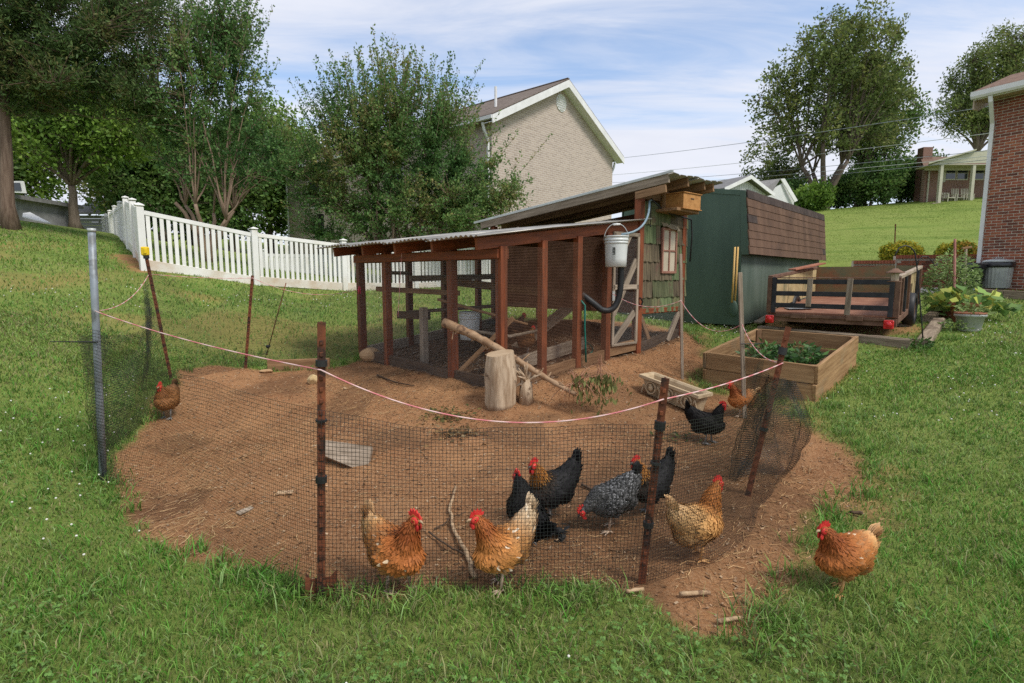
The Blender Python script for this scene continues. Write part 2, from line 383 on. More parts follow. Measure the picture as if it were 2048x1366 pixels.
def mulch_mask(x, y): return smooth(.10, -.10, poly_sd(COOP, x, y)+fbm(x*4, y*4, 3, 5)*.25)
BFL, BFR, BBR = G(1408, 766), G(1630, 803), G(1709, 731)
BBL = BFL+BBR-BFR
BEDP = np.array([(p.x, p.y) for p in (BFL, BFR, BBR, BBL)])
def ground(x, y):
    x = np.asarray(x, float); y = np.asarray(y, float)
    z = ground0(x, y)
    near = smooth(22, 8, np.hypot(x, y))
    dm = poly_sd(DIRT, x, y)
    ind = smooth(.1, -.4, dm)
    z = z+near*(fbm(x*.7, y*.7, 4, 1)*.06+ind*(fbm(x*2.4, y*2.4, 4, 17)*.10+fbm(x*11, y*11, 4, 23)*.034))
    z = z+.06*smooth(.25, -.1, poly_sd(COOP, x, y))*0
    far = smooth(18, 40, np.hypot(x, y)); z = z+far*fbm(x*.06, y*.06, 3, 31)*.8
    return z
def gz(x, y): return float(ground(np.array([float(x)]), np.array([float(y)]))[0])
def on(px, py):
    p = G(px, py); p.z = gz(p.x, p.y); return p
def graded(lo, hi, fine_lo, fine_hi, step, grow=1.12):
    a = list(np.arange(fine_lo, fine_hi+1e-6, step)); s = step; x = a[-1]
    while x < hi: s *= grow; x += s; a.append(x)
    s = step; x = a[0]; pre = []
    while x > lo: s *= grow; x -= s; pre.append(x)
    return np.array(pre[::-1]+a)
gxs = graded(-190, 190, -5.0, 6.2, .042, 1.10); gys = graded(-40, 260, 1.3, 10.5, .042, 1.10)
GX, GY = np.meshgrid(gxs, gys); GZ = ground(GX, GY)
nx, ny = len(gxs), len(gys); ii = (np.arange(ny-1)[:, None]*nx+np.arange(nx-1)[None, :]).ravel()
gF = np.stack([ii, ii+1, ii+nx+1, ii+nx], 1)
def damp_mask(x, y):
    a = smooth(1.25, .35, np.hypot((x-.75)/1.15, (y-3.45)/.85)+fbm(x*2.5, y*2.5, 4, 77)*1.5)*.85
    b = smooth(.9, .3, np.hypot((x-1.6)/1.4, (y-5.6)/1.3)+fbm(x*3, y*3, 4, 78)*1.4)*.5
    c = smooth(.56, .70, vnoise(x*1.7, y*1.7, 79)*.7+vnoise(x*5, y*5, 80)*.3)*.6
    return np.clip(np.maximum.reduce([a, b, c]), 0, 1)
gcol = np.stack([dirt_mask(GX, GY).ravel(), mulch_mask(GX, GY).ravel(), damp_mask(GX, GY).ravel()], 1)
me = mesh_np('ground', np.stack([GX.ravel(), GY.ravel(), GZ.ravel()], 1), gF, gcol, True)
mg = bpy.data.materials.new('lawn and bare earth'); mg.use_nodes = True; t = mg.node_tree; b = t.nodes['Principled BSDF']
b.inputs['Roughness'].default_value = .95; b.inputs['Specular IOR Level'].default_value = .1
tcn = t.nodes.new('ShaderNodeTexCoord'); P_ = tcn.outputs['Object']
def nz(sc, dt=6, rg=.6):
    n = t.nodes.new('ShaderNodeTexNoise'); n.inputs['Scale'].default_value = sc; n.inputs['Detail'].default_value = dt; n.inputs['Roughness'].default_value = rg
    lk(t, P_, n.inputs['Vector']); return n.outputs['Fac']
def rng(x, a, c, lo=0, hi=1):
    r = t.nodes.new('ShaderNodeMapRange'); r.inputs[1].default_value = a; r.inputs[2].default_value = c; r.inputs[3].default_value = lo; r.inputs[4].default_value = hi; lk(t, x, r.inputs[0]); return r.outputs[0]
def mixc(f, a, c):
    x = t.nodes.new('ShaderNodeMix'); x.data_type = 'RGBA'; lk(t, f, x.inputs[0])
    for i, q in ((6, a), (7, c)):
        if isinstance(q, tuple): x.inputs[i].default_value = (*q, 1)
        else: lk(t, q, x.inputs[i])
    return x.outputs[2]
at_ = t.nodes.new('ShaderNodeAttribute'); at_.attribute_name = 'col'; sx = t.nodes.new('ShaderNodeSeparateColor'); lk(t, at_.outputs['Color'], sx.inputs[0])
gr = mixc(rng(nz(1.1), .35, .65), (.115, .175, .032), (.19, .24, .055))
gr = mixc(rng(nz(22, 8, .75), .3, .72), gr, (.26, .30, .085))
gr = mixc(rng(nz(5, 5), .56, .78), gr, (.17, .175, .06))
gr = mixc(rng(nz(.35, 5, .7), .42, .62, 0, .55), gr, (.19, .255, .055))
mpb = t.nodes.new('ShaderNodeMapping'); mpb.inputs['Scale'].default_value = (.22, 1.5, 1); lk(t, P_, mpb.inputs[0]); nb = t.nodes.new('ShaderNodeTexNoise'); nb.inputs['Scale'].default_value = 1.0; nb.inputs['Detail'].default_value = 6; lk(t, mpb.outputs[0], nb.inputs['Vector'])
gr = mixc(rng(nb.outputs['Fac'], .48, .66, 0, .6), gr, (.10, .165, .03))
dt_ = mixc(rng(nz(1.6, 6, .6), .36, .66), (.25, .108, .045), (.39, .195, .086))
dt_ = mixc(rng(nz(60, 8, .85), .46, .62), dt_, (.47, .28, .15))
dt_ = mixc(rng(nz(34, 7, .85), .57, .66), dt_, (.10, .05, .027))
mu = mixc(rng(nz(26, 8, .8), .36, .68), (.085, .045, .025), (.215, .125, .068))
dt_ = mixc(sx.outputs[2], dt_, mixc(rng(nz(40, 8, .8), .38, .68), (.105, .052, .027), (.24, .135, .07)))
soil = mixc(sx.outputs[1], dt_, mu)
lk(t, mixc(sx.outputs[0], gr, soil), b.inputs['Base Color'])
bp = t.nodes.new('ShaderNodeBump'); bp.inputs['Strength'].default_value = 1.0; bp.inputs['Distance'].default_value = .025
lk(t, nz(34, 8, .75), bp.inputs['Height']); lk(t, bp.outputs[0], b.inputs['Normal'])
tag(obj('ground', me, mg), 'mown green lawn sloping up around a bare red-brown dirt pen', 'ground', kind='structure')
# ================================================================== grass blades
rg = np.random.default_rng(5)
def scatter(n, y0, y1, k, spread=1.02, margin=1.0):
    """wedge of lawn, denser near the front; returns x, y"""
    u = rg.random(n); e = 2-k
    y = (y0**e+u*(y1**e-y0**e))**(1/e)
    x = (rg.random(n)*2-1)*(spread*y+margin); return x, y
OBST = [COOP, BEDP]
def blades(x, y, hgt, wid, col, lean=.55, tuft=None):
    n = len(x); z = ground(x, y)-.004
    a = rg.random(n)*2*np.pi; ln = rg.normal(lean, .22, n)*hgt; da = rg.random(n)*2*np.pi
    wx, wy = np.cos(a)*wid/2, np.sin(a)*wid/2; lx, ly = np.cos(da)*ln, np.sin(da)*ln
    V = np.zeros((n, 5, 3)); V[:, 0] = np.stack([x-wx, y-wy, z], 1); V[:, 1] = np.stack([x+wx, y+wy, z], 1)
    mz = z+hgt*.62
    V[:, 2] = np.stack([x-wx*.8+lx*.32, y-wy*.8+ly*.32, mz], 1); V[:, 3] = np.stack([x+wx*.8+lx*.32, y+wy*.8+ly*.32, mz], 1)
    V[:, 4] = np.stack([x+lx, y+ly, z+hgt*rg.uniform(.78, 1.0, n)], 1)
    o = np.arange(n)[:, None]*5
    F = np.concatenate([o+np.array([[0, 1, 3]]), o+np.array([[0, 3, 2]]), o+np.array([[2, 3, 4]])])
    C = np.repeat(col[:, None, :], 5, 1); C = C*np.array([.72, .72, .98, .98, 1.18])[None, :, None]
    return V.reshape(-1, 3), F, C.reshape(-1, 3)
def grass_colour(x, y, n):
    m = np.clip(vnoise(x*.8, y*.8, 40)*.6+vnoise(x*3.1, y*3.1, 41)*.5-.05, 0, 1)[:, None]
    c = np.array([[.112, .215, .036]])*(1-m)+np.array([[.210, .310, .066]])*m
    dry = (rg.random(n) < .11+.16*(vnoise(x*.5+9, y*.5, 43) > .62))[:, None]
    c = np.where(dry, np.array([[.30, .27, .12]])*rg.uniform(.6, 1.1, (n, 1)), c)
    lush = (rg.random(n) < .22*(vnoise(x*1.4+5, y*1.4, 44) > .45))[:, None]
    c = np.where(lush & ~dry, np.array([[.095, .27, .030]]), c)
    pale = (rg.random(n) < .10)[:, None]; c = np.where(pale & ~dry & ~lush, np.array([[.24, .33, .12]]), c)
    return c*rg.uniform(.72, 1.50, (n, 1))
Vs, Fs, Cs = [], [], []
def push(v, f, c):
    o = sum(len(q) for q in Vs); Vs.append(v); Fs.append(f+o); Cs.append(c)
def lawn(n, y0, y1, k, h0, h1, w0):
    x, y = scatter(n, y0, y1, k); dm = dirt_mask(x, y); mm = mulch_mask(x, y)
    keep = (rg.random(n) > np.clip(dm*1.08-.02, 0, 1)) & (mm < .2) & (y < 16.5-.0*x)
    x, y = x[keep], y[keep]; n = len(x); d = np.hypot(x, y)
    patch = .55+.75*vnoise(x*1.9, y*1.9, 50)+.35*vnoise(x*6, y*6, 51)
    h = rg.uniform(h0, h1, n)*patch; w = w0*(1+.16*np.maximum(d-2.5, 0))*rg.uniform(.7, 1.3, n)
    push(*blades(x, y, h, w, grass_colour(x, y, n), .7))
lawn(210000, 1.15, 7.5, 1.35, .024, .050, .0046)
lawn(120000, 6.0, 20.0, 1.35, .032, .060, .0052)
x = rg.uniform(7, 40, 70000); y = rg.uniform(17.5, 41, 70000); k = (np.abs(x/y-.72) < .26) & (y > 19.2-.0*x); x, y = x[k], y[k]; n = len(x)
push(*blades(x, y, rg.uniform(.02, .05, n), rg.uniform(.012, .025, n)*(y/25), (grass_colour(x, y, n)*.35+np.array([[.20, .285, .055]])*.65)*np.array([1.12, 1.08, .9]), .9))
# longer tufts round the pen edge, post feet and weeds
tx, ty = [], []
for i in range(len(DIRT)):
    a, bb = DIRT[i], DIRT[(i+1) % len(DIRT)]
    for k in range(int(np.hypot(*(bb-a))*26)):
        f = rg.random(); p = a+(bb-a)*f+rg.normal(0, .05, 2)
        if vnoise(np.array([p[0]*2.2]), np.array([p[1]*2.2]), 61)[0] > .50: tx += [p[0]+q for q in rg.normal(0, .022, 9)]; ty += [p[1]+q for q in rg.normal(0, .022, 9)]
for k in range(720):
    x0, y0 = scatter(1, 1.3, 8, 1.2); c = dirt_mask(x0, y0)[0]
    if c > .6 or mulch_mask(x0, y0)[0] > .1: continue
    m_ = int(rg.integers(7, 20)); tx += list(x0[0]+rg.normal(0, .028, m_)); ty += list(y0[0]+rg.normal(0, .028, m_))
for px, py in ((205, 955), (190, 935), (1130, 1195), (1180, 1200), (1520, 1260), (1560, 1240), (1840, 700), (1900, 680), (700, 1190), (480, 1160), (560, 1185), (840, 1200), (1600, 830), (1660, 815)):
    p = G(px, py); tx += list(p.x+rg.normal(0, .09, 120)); ty += list(p.y-.03+rg.normal(0, .06, 120))
tx, ty = np.array(tx), np.array(ty)
keep = mulch_mask(tx, ty) < .1; tx, ty = tx[keep], ty[keep]; n = len(tx)
push(*blades(tx, ty, rg.uniform(.05, .12, n), rg.uniform(.004, .008, n), grass_colour(tx, ty, n)*np.array([.85, .98, .9]), .75))
# clover leaflets
x, y = scatter(26000, 1.2, 9, 1.3); cl = vnoise(x*1.3, y*1.3, 71)*.7+vnoise(x*4, y*4, 72)*.4; keep = (cl > .62) & (dirt_mask(x, y) < .35) & (mulch_mask(x, y) < .1); x, y = x[keep], y[keep]; n = len(x)
z = ground(x, y)+rg.uniform(.025, .055, n); r = rg.uniform(.0035, .0065, n)*(1+.06*y); ang = rg.random(n)*6.28
tl = rg.normal(0, .35, (n, 2)); V = []; C = []
for k in range(3):
    a = ang+k*2.094; cx_, cy_ = x+np.cos(a)*r, y+np.sin(a)*r
    q = np.zeros((n, 5, 3))
    for j in range(5):
        aa = a+(j-2)*1.15+np.pi*0; ox, oy = (np.cos(a+j*1.2566)*r*.95, np.sin(a+j*1.2566)*r*.95)
        q[:, j] = np.stack([cx_+ox, cy_+oy, z+ox*tl[:, 0]+oy*tl[:, 1]], 1)
    V.append(q.reshape(-1, 3)); C.append(np.repeat((np.array([[.13, .24, .055]])*rg.uniform(.7, 1.4, (n, 1)))[:, None], 5, 1).reshape(-1, 3))
cv = np.concatenate(V); cc = np.concatenate(C); o = np.arange(len(cv)//5)[:, None]*5
push(cv, np.concatenate([o+np.array([[0, 1, 2]]), o+np.array([[0, 2, 3]]), o+np.array([[0, 3, 4]])]), cc)
m_blade = MC('grass blade', .55, .28, .25)
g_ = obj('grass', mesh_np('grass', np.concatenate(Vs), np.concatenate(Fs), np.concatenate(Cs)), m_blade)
tag(g_, 'short mown grass and clover leaves covering the lawn', 'grass', kind='stuff')
# clover flowers
x, y = scatter(1700, 1.4, 13, .6); keep = (vnoise(x*.55, y*.55, 81) > .46) & ((x < -2.2) | (y > 5.0) | (rg.random(len(x)) < .12)) & (dirt_mask(x, y) < .2) & (mulch_mask(x, y) < .1) & (np.hypot(x+2.5, y-9) > 2.2)
x, y = x[keep], y[keep]; mb = MB()
for a, c in zip(x, y):
    rr = random.Random(int(a*1e4)).uniform(.0042, .006)*(1+.09*c); mb.ell((a, c, gz(a, c)+.05+rr), (rr, rr, rr*.85), None, 6, 4)
m_clov = M('clover flower', (.62, .60, .52), (.78, .76, .70), rough=.8, scale=90, rand=0)
tag(mb.build('clover_flowers', m_clov), 'small white clover flower heads dotted over the lawn', 'clover flowers', kind='stuff')
# ================================================================== straw, chips and crumbs on the bare earth
def litter(n, ln, wd, cols, lift, fn, name, label, cat, roll=.35):
    pts = []; lo, hi = DIRT.min(0), DIRT.max(0)
    x = rg.uniform(lo[0], hi[0], n*3); y = rg.uniform(lo[1], hi[1], n*3)
    k = (rg.random(n*3) < fn(x, y)); x, y = x[k][:n], y[k][:n]; m_ = len(x)
    a = rg.random(m_)*np.pi; l2 = rg.uniform(ln[0], ln[1], m_)/2; w = rg.uniform(wd[0], wd[1], m_)/2
    bend = rg.normal(0, .22, m_)*l2
    V = np.zeros((m_, 6, 3))
    for j, f in enumerate((-1, 0, 1)):
        ox = np.cos(a)*l2*f-np.sin(a)*bend*(1-f*f); oy = np.sin(a)*l2*f+np.cos(a)*bend*(1-f*f)
        zz_ = ground(x+ox, y+oy)+lift+rg.random(m_)*lift*1.6
        nx_, ny_ = -np.sin(a)*w, np.cos(a)*w
        V[:, j*2] = np.stack([x+ox+nx_, y+oy+ny_, zz_+w*roll], 1); V[:, j*2+1] = np.stack([x+ox-nx_, y+oy-ny_, zz_-w*roll], 1)
    o = np.arange(m_)[:, None]*6; F = np.concatenate([o+np.array([[0, 1, 3, 2]]), o+np.array([[2, 3, 5, 4]])])
    c = np.array(cols)[rg.integers(0, len(cols), m_)]*rg.uniform(.65, 1.3, (m_, 1))
    ob = obj(name, mesh_np(name, V.reshape(-1, 3), F, np.repeat(c, 6, 0)), m_straw)
    tag(ob, label, cat, kind='stuff')
m_straw = MC('straw', .8, .0, .15)
fs = lambda x, y: dirt_mask(x, y)*(.16+.85*smooth(.42, .8, vnoise(x*1.1, y*1.1, 90))+.9*smooth(-1.2, -2.4, x)*smooth(4.4, 3.2, y)+.5*smooth(.2, 1.2, x)*smooth(5, 3, y))*(1-.75*mulch_mask(x, y))
litter(15000, (.02, .10), (.0014, .003), [(.40, .24, .11), (.32, .18, .08), (.46, .30, .15), (.15, .08, .04)], .004, fs, 'straw_litter', 'dry straw and pine needles scattered over the dirt pen', 'straw')
litter(11000, (.006, .028), (.004, .012), [(.12, .065, .035), (.30, .19, .11), (.20, .12, .065), (.34, .24, .15)], .003, lambda x, y: dirt_mask(x, y)*.7, 'wood_chip_litter', 'small bark chips and crumbs strewn over the bare earth', 'wood chips')
litter(9000, (.03, .09), (.004, .012), [(.075, .045, .028), (.15, .09, .055), (.24, .16, .10), (.30, .24, .18)], .006, lambda x, y: mulch_mask(x, y), 'coop_bedding', 'dark leaf and stem bedding on the floor of the coop', 'bedding')

fs2 = lambda x, y: smooth(.75, .25, np.hypot((x+1.95)/.62, (y-3.25)/.42)+fbm(x*4, y*4, 3, 66)*.8)
litter(5200, (.04, .13), (.0016, .0032), [(.50, .35, .18), (.42, .28, .13), (.34, .21, .095)], .010, fs2, 'straw_pile', 'thick drift of dry grass outside the net at the front left', 'straw')
# ================================================================== chicken coop
def V3(p, z): return Vector((p.x, p.y, z))
def cg(t, s): q = cp(t, s); return gz(q.x, q.y)
def netmesh(P, wd):
    """P (nu, nv, 3) grid of knots -> flat strand strips"""
    nu, nv = P.shape[:2]
    du = np.gradient(P, axis=0); dv = np.gradient(P, axis=1)
    du /= np.linalg.norm(du, axis=2, keepdims=True)+1e-9; dv /= np.linalg.norm(dv, axis=2, keepdims=True)+1e-9
    a = (P-dv*wd/2).reshape(-1, 3); b_ = (P+dv*wd/2).reshape(-1, 3); c = (P-du*wd/2).reshape(-1, 3); d = (P+du*wd/2).reshape(-1, 3)
    n = nu*nv; I = np.arange(n).reshape(nu, nv)
    i0, i1 = I[:-1].ravel(), I[1:].ravel(); j0, j1 = I[:, :-1].ravel(), I[:, 1:].ravel()
    F = np.concatenate([np.stack([i0, i1, i1+n, i0+n], 1), np.stack([j0+2*n, j1+2*n, j1+3*n, j0+3*n], 1)])
    return np.concatenate([a, b_, c, d]), F
def flat_net(o, e1, e2, l1, l2, cell, wd, name, mat, parent, wob=.004):
    nu, nv = max(2, int(l1/cell)), max(2, int(l2/cell)); u = np.linspace(0, l1, nu); v = np.linspace(0, l2, nv)
    P = np.array(o)[None, None]+u[:, None, None]*np.array(e1)[None, None]+v[None, :, None]*np.array(e2)[None, None]
    nn = np.cross(np.array(e1), np.array(e2)); P = P+nn[None, None]*(fbm(u[:, None]*3+v[None, :]*0, v[None, :]*3+u[:, None]*0, 2, 7)*wob*6)[..., None]
    Vn, Fn = netmesh(P, wd); return tag(obj(name, mesh_np(name, Vn, Fn), mat, parent), kind=None)
base = V3(cp(1.2, 1.3), cg(1.2, 1.3))
coop = thing('chicken_coop', 'red stained timber chicken coop with wire run and green shingled house', 'chicken coop', base)
d13, d23 = Vector((D1.x, D1.y, 0)), Vector((D2.x, D2.y, 0)); UP = Vector((0, 0, 1))
ZL = lambda t: 1.80+.128*t           # underside of the run rafters
def post(t, s, top, w=.09, mat=m_red, h=None, name='post', bz=None):
    q = cp(t, s); z0 = gz(q.x, q.y)-.05 if bz is None else bz
    return plank(name, V3(q, z0), V3(q, top), w, w if h is None else h, mat, coop, up=d13)
for s in (0, .80, 2.12, COOPW): post(0, s, ZL(0)+.02, .095)
for t in (.78, 1.42, 2.1): post(t, COOPW, ZL(t)+.0, .085)
post(.62, 0, ZL(.62)+.03, .085); post(1.22, 0, ZL(1.22)+.03, .085); post(1.78, 0, ZL(1.78)+.03, .09)
post(HT, 0, 2.62, .10); post(COOPL, 0, 2.60, .09); post(HT, COOPW, 2.34, .09); post(COOPL, COOPW, 2.34, .09)
# header of the left face, sill boards
plank('header_beam', V3(cp(.07, -.02), ZL(0)-.055), V3(cp(.07, COOPW+.05), ZL(0)-.055), .04, .12, m_red, coop)
plank('header_beam', V3(cp(-.06, -.02), ZL(0)-.06), V3(cp(-.06, COOPW+.05), ZL(0)-.06), .03, .10, m_red, coop)
for s in (.0, .72, 1.42, 2.12, 2.82):
    plank('rafter', V3(cp(-.34, s), ZL(-.34)+.075), V3(cp(HT+.02, s), ZL(HT)+.075), .045, .125, m_red, coop)
plank('sill_board', V3(cp(.0, 0), cg(0, 0)+.04), V3(cp(1.80, 0), cg(1.8, 0)+.05), .05, .14, m_brown, coop)
plank('sill_board', V3(cp(1.80, -.01), cg(1.8, 0)+.09), V3(cp(HT, -.01), cg(HT, 0)+.10), .05, .15, m_brown, coop)
plank('sill_board', V3(cp(0, 0), cg(0, 0)+.04), V3(cp(0, COOPW), cg(0, COOPW)+.05), .05, .13, m_dark, coop)
plank('sill_board', V3(cp(0, COOPW), cg(0, COOPW)+.07), V3(cp(HT, COOPW), cg(HT, COOPW)+.07), .05, .15, m_grey, coop)
# rails on the back of the run
plank('back_rail', V3(cp(.75, COOPW-.06), 1.47), V3(cp(HT, COOPW-.06), 1.50), .04, .09, m_grey, coop)
plank('back_brace', V3(cp(1.3, COOPW-.08), 1.44), V3(cp(HT+.0, 1.2), 1.22), .04, .12, m_brown, coop)
plank('side_rail', V3(cp(.0, 2.10), 1.55), V3(cp(.78, COOPW), 1.55), .035, .05, m_grey, coop)
# run roof: wavy corrugated sheets
def corrugated(name, o, e1, e2, l1, l2, n_w, amp, mat, parent, th=.004, wav=None):
    """ribs run along e1, waves across e2"""
    nv = n_w*8; V = []; F = []; o = Vector(o); nn = Vector(e1).cross(Vector(e2)).normalized()
    us = [0, .33, .66, 1]
    for lay in (0, 1):
        for u in us:
            for j in range(nv+1):
                f = j/nv; w = wav(f, n_w) if wav else math.sin(f*n_w*2*math.pi)
                V.append(o+Vector(e1)*(l1*u)+Vector(e2)*(l2*f)+nn*(amp*w+lay*th+(.012*math.sin(f*5+u*4))))
    k = nv+1; m_ = len(us)*k
    for lay in (0, 1):
        for i in range(len(us)-1):
            for j in range(nv): F.append((lay*m_+i*k+j, lay*m_+i*k+j+1, lay*m_+(i+1)*k+j+1, lay*m_+(i+1)*k+j))
    for j in range(nv):
        F.append((j, j+1, m_+j+1, m_+j)); e = (len(us)-1)*k; F.append((e+j, e+j+1, m_+e+j+1, m_+e+j))
    for i in range(len(us)-1):
        F.append((i*k, (i+1)*k, m_+(i+1)*k, m_+i*k)); F.append((i*k+nv, (i+1)*k+nv, m_+(i+1)*k+nv, m_+i*k+nv))
    mb = MB(); mb.add(V, F); return mb.build(name, mat, parent, True)
sl1 = (d13+UP*.128).normalized()
for k in range(4):
    corrugated('run_roof_sheet', V3(cp(-.46, -.16+k*.80), ZL(-.46)+.155+.004*(k % 2)), sl1, d23, 2.98, .83, 11, .010, m_roofm, coop)
# house body, raised above ground
HB, HTOP = 1.02, 2.34
def wall_panel(name, t0, s0, t1, s1, z0, z1a, z1b, mat, th=.03):
    a, b_ = cp(t0, s0), cp(t1, s1); n = Vector((-(b_-a).y, (b_-a).x)).normalized()*th
    mb = MB(); mb.poly([V3(a, z0), V3(b_, z0), V3(b_, z1b), V3(a, z1a)], (n.x, n.y, 0)); return mb.build(name, mat, coop)
RS = lambda s: 2.645-.112*s           # house roof underside, falling to the back
wall_panel('house_side_wall', HT-.02, .06, HT-.02, COOPW, HB-.02, ZL(HT)-.02, ZL(HT)-.02, m_ply)
wall_panel('house_back_wall', HT, COOPW, COOPL, COOPW, HB-.02, RS(COOPW)-.05, RS(COOPW)-.05, m_ply)
wall_panel('house_side_wall', COOPL, .03, COOPL, COOPW, HB-.02, RS(0)-.10, RS(COOPW)-.05, m_ply)
m_grn0 = M('painted sheathing', (.06, .085, .04), (.09, .11, .05), rough=.8)
wall_panel('house_front_sheathing', HT+.05, -.0, COOPL+.03, -.0, HB+.04, 2.52, 2.52, m_grn0, .02)
mb = MB(); mb.poly([V3(cp(HT, 0), HB-.02), V3(cp(COOPL, 0), HB-.02), V3(cp(COOPL, COOPW), HB-.02), V3(cp(HT, COOPW), HB-.02)], (0, 0, .03)); mb.build('house_floor', m_brown, coop)
plank('house_sill', V3(cp(HT, -.02), HB-.0), V3(cp(COOPL, -.02), HB-.0), .04, .075, m_red, coop)
plank('brace', V3(cp(HT+.06, 0), HB-.02), V3(cp(HT+.36, 0), cg(HT+.36, 0)), .035, .07, m_brown, coop, up=d13)
plank('brace', V3(cp(COOPL-.04, -.02), HB-.02), V3(cp(COOPL-.34, -.02), cg(COOPL-.34, 0)), .035, .09, m_grey, coop, up=d13)
plank('skirt_board', V3(cp(HT+.03, 0), cg(HT, 0)+.05), V3(cp(COOPL, 0), cg(COOPL, 0)+.05), .05, .13, m_dark, coop)
# camouflage painted shingles, each its own tile
def shingle_mat(nm, a, b_, c3):
    return M(nm, a, b_, rough=.8, scale=2.2, stretch=(16, 16, 1.1), rand=.22, bump=.15, bscale=30, col3=c3, s3=5.0, lo3=.56, hi3=.68, lo=.42, hi=.56)
shm = [shingle_mat('shingle olive', (.075, .085, .04), (.125, .135, .065), (.11, .07, .045)), shingle_mat('shingle green', (.075, .105, .045), (.14, .175, .08), (.10, .08, .05)),
       shingle_mat('shingle umber', (.085, .065, .04), (.14, .11, .065), (.12, .06, .045)), shingle_mat('shingle moss', (.085, .085, .045), (.15, .15, .07), (.13, .07, .05))]
rr = random.Random(4)
def shingle_mesh(w, h, seed):
    r_ = random.Random(seed); nu, nv = 6, 6; v = []; f = []
    for lay in (0, 1):
        for j in range(nv+1):
            for i in range(nu+1):
                x = (i/nu-.5)*w; y = -j/nv*h; c = (i/nu-.5)*2
                lift = .004+.010*(j/nv)+(.016*(j/nv)**3*(.4+.6*math.sin(i*1.7+seed*2.1)))-lay*.005
                v.append((x, -lift, y+(.006*math.sin(i*2.3+seed) if j == nv else 0)+(-.008*(c*c) if j == nv else 0)))
    k = (nu+1)*(nv+1)
    for lay in (0, 1):
        for j in range(nv):
            for i in range(nu): q = lay*k+j*(nu+1)+i; f.append((q, q+1, q+nu+2, q+nu+1))
    for i in range(nu): q = nv*(nu+1)+i; f.append((q, q+1, k+q+1, k+q))
    for j in range(nv):
        q = j*(nu+1); f.append((q, q+nu+1, k+q+nu+1, k+q)); q += nu; f.append((q, q+nu+1, k+q+nu+1, k+q))
    mb = MB(); mb.add(v, f); return mb.mesh('shingle', False)
rows = [2.50, 2.24, 1.985, 1.735, 1.48, 1.24]; W_H = COOPL-HT+.05
shms = {}
for ri, zt in enumerate(rows):
    x = 0.0; hh = rows[ri]-(rows[ri+1] if ri+1 < len(rows) else 1.03)+.03
    cuts = [0]; 
    while cuts[-1] < W_H-.06: cuts.append(min(W_H, cuts[-1]+rr.choice((.20, .26, .31))))
    for i in range(len(cuts)-1):
        a, b_ = cuts[i], cuts[i+1]
        if 1.42 < zt-.05 < 2.2 and a < .80 and b_ > .44 and ri in (1, 2):       # leave the window free
            if a < .42: b_ = .42
            elif b_ > .82: a = .82
            else: continue
            if b_-a < .04: continue
        w = b_-a-.006; mi = rr.randrange(4); me_ = shingle_mesh(w, hh, rr.randrange(99)); me_.materials.append(shm[mi])
        q = cp(HT+.04+(a+b_)/2, -.022-.0012*(i % 3)); m4 = Matrix((Vector((D1.x, D1.y, 0)), Vector((-(-D1.y), D1.x*1, 0)) if False else Vector((-D1.y, D1.x, 0)), UP)).transposed().to_4x4(); m4.translation = V3(q, zt)
        pobj('shingle', me_, shm[mi], coop, m4)
# bent flashing flap above the window and the window itself
m_wframe = M('brick red window paint', (.25, .115, .08), (.34, .165, .115), rough=.6, rand=.08)
m_curt = M('cream window pane', (.44, .38, .28), (.58, .50, .38), rough=.35, scale=3, rand=.1, spec=.5)
wroot = pobj('window', MB().box((0, 0, 0), (.34, .012, .60)).mesh('window'), m_dark, coop, Matrix.Translation((0, 0, 0)))
fr_ = Matrix((Vector((D1.x, D1.y, 0)), Vector((-D1.y, D1.x, 0)), UP)).transposed().to_4x4(); fr_.translation = V3(cp(HT+.04+.62, -.035), 1.865)
wroot.matrix_basis = Matrix.Translation(-base)@fr_
def wpart(name, c, sz, mat, ch=.003):
    mb = MB(); mb.box(c, sz, None, ch); me_ = mb.mesh(name); me_.materials.append(mat); o = bpy.data.objects.new(name, me_); COL.objects.link(o); o.parent = wroot; return o
for sx_ in (-1, 1): wpart('frame', (sx_*.17, -.012, 0), (.032, .035, .64), m_wframe)
for sz_ in (-1, 1): wpart('frame', (0, -.012, sz_*.305), (.308, .033, .034), m_wframe)
wpart('muntin', (0, -.014, 0), (.022, .026, .576), m_wframe); wpart('muntin', (0, -.013, .0), (.308, .024, .022), m_wframe)
for sx_ in (-1, 1):
    for sz_ in (-1, 1): wpart('pane', (sx_*.0835, -.010, sz_*.15), (.143, .004, .275), m_curt, 0)
mb = MB(); q0 = cp(HT+.04+.40, -.05); v = []
for i in range(9):
    f = i/8; q = cp(HT+.04+.42+.40*f, -.05-.05*math.sin(f*7)**2-.02); qq = cp(HT+.04+.42+.40*f, -.03)
    v += [V3(qq, 2.27-.03*f), V3(q, 2.195-.05*f+.012*math.sin(i*2.4))]
mb.add(v, [(2*i, 2*i+1, 2*i+3, 2*i+2) for i in range(8)]); fl = mb.build('window_flap', M('tan tar paper', (.25, .20, .13), (.36, .29, .2), rough=.9), coop)
sm = fl.modifiers.new('s', 'SOLIDIFY'); sm.thickness = .004
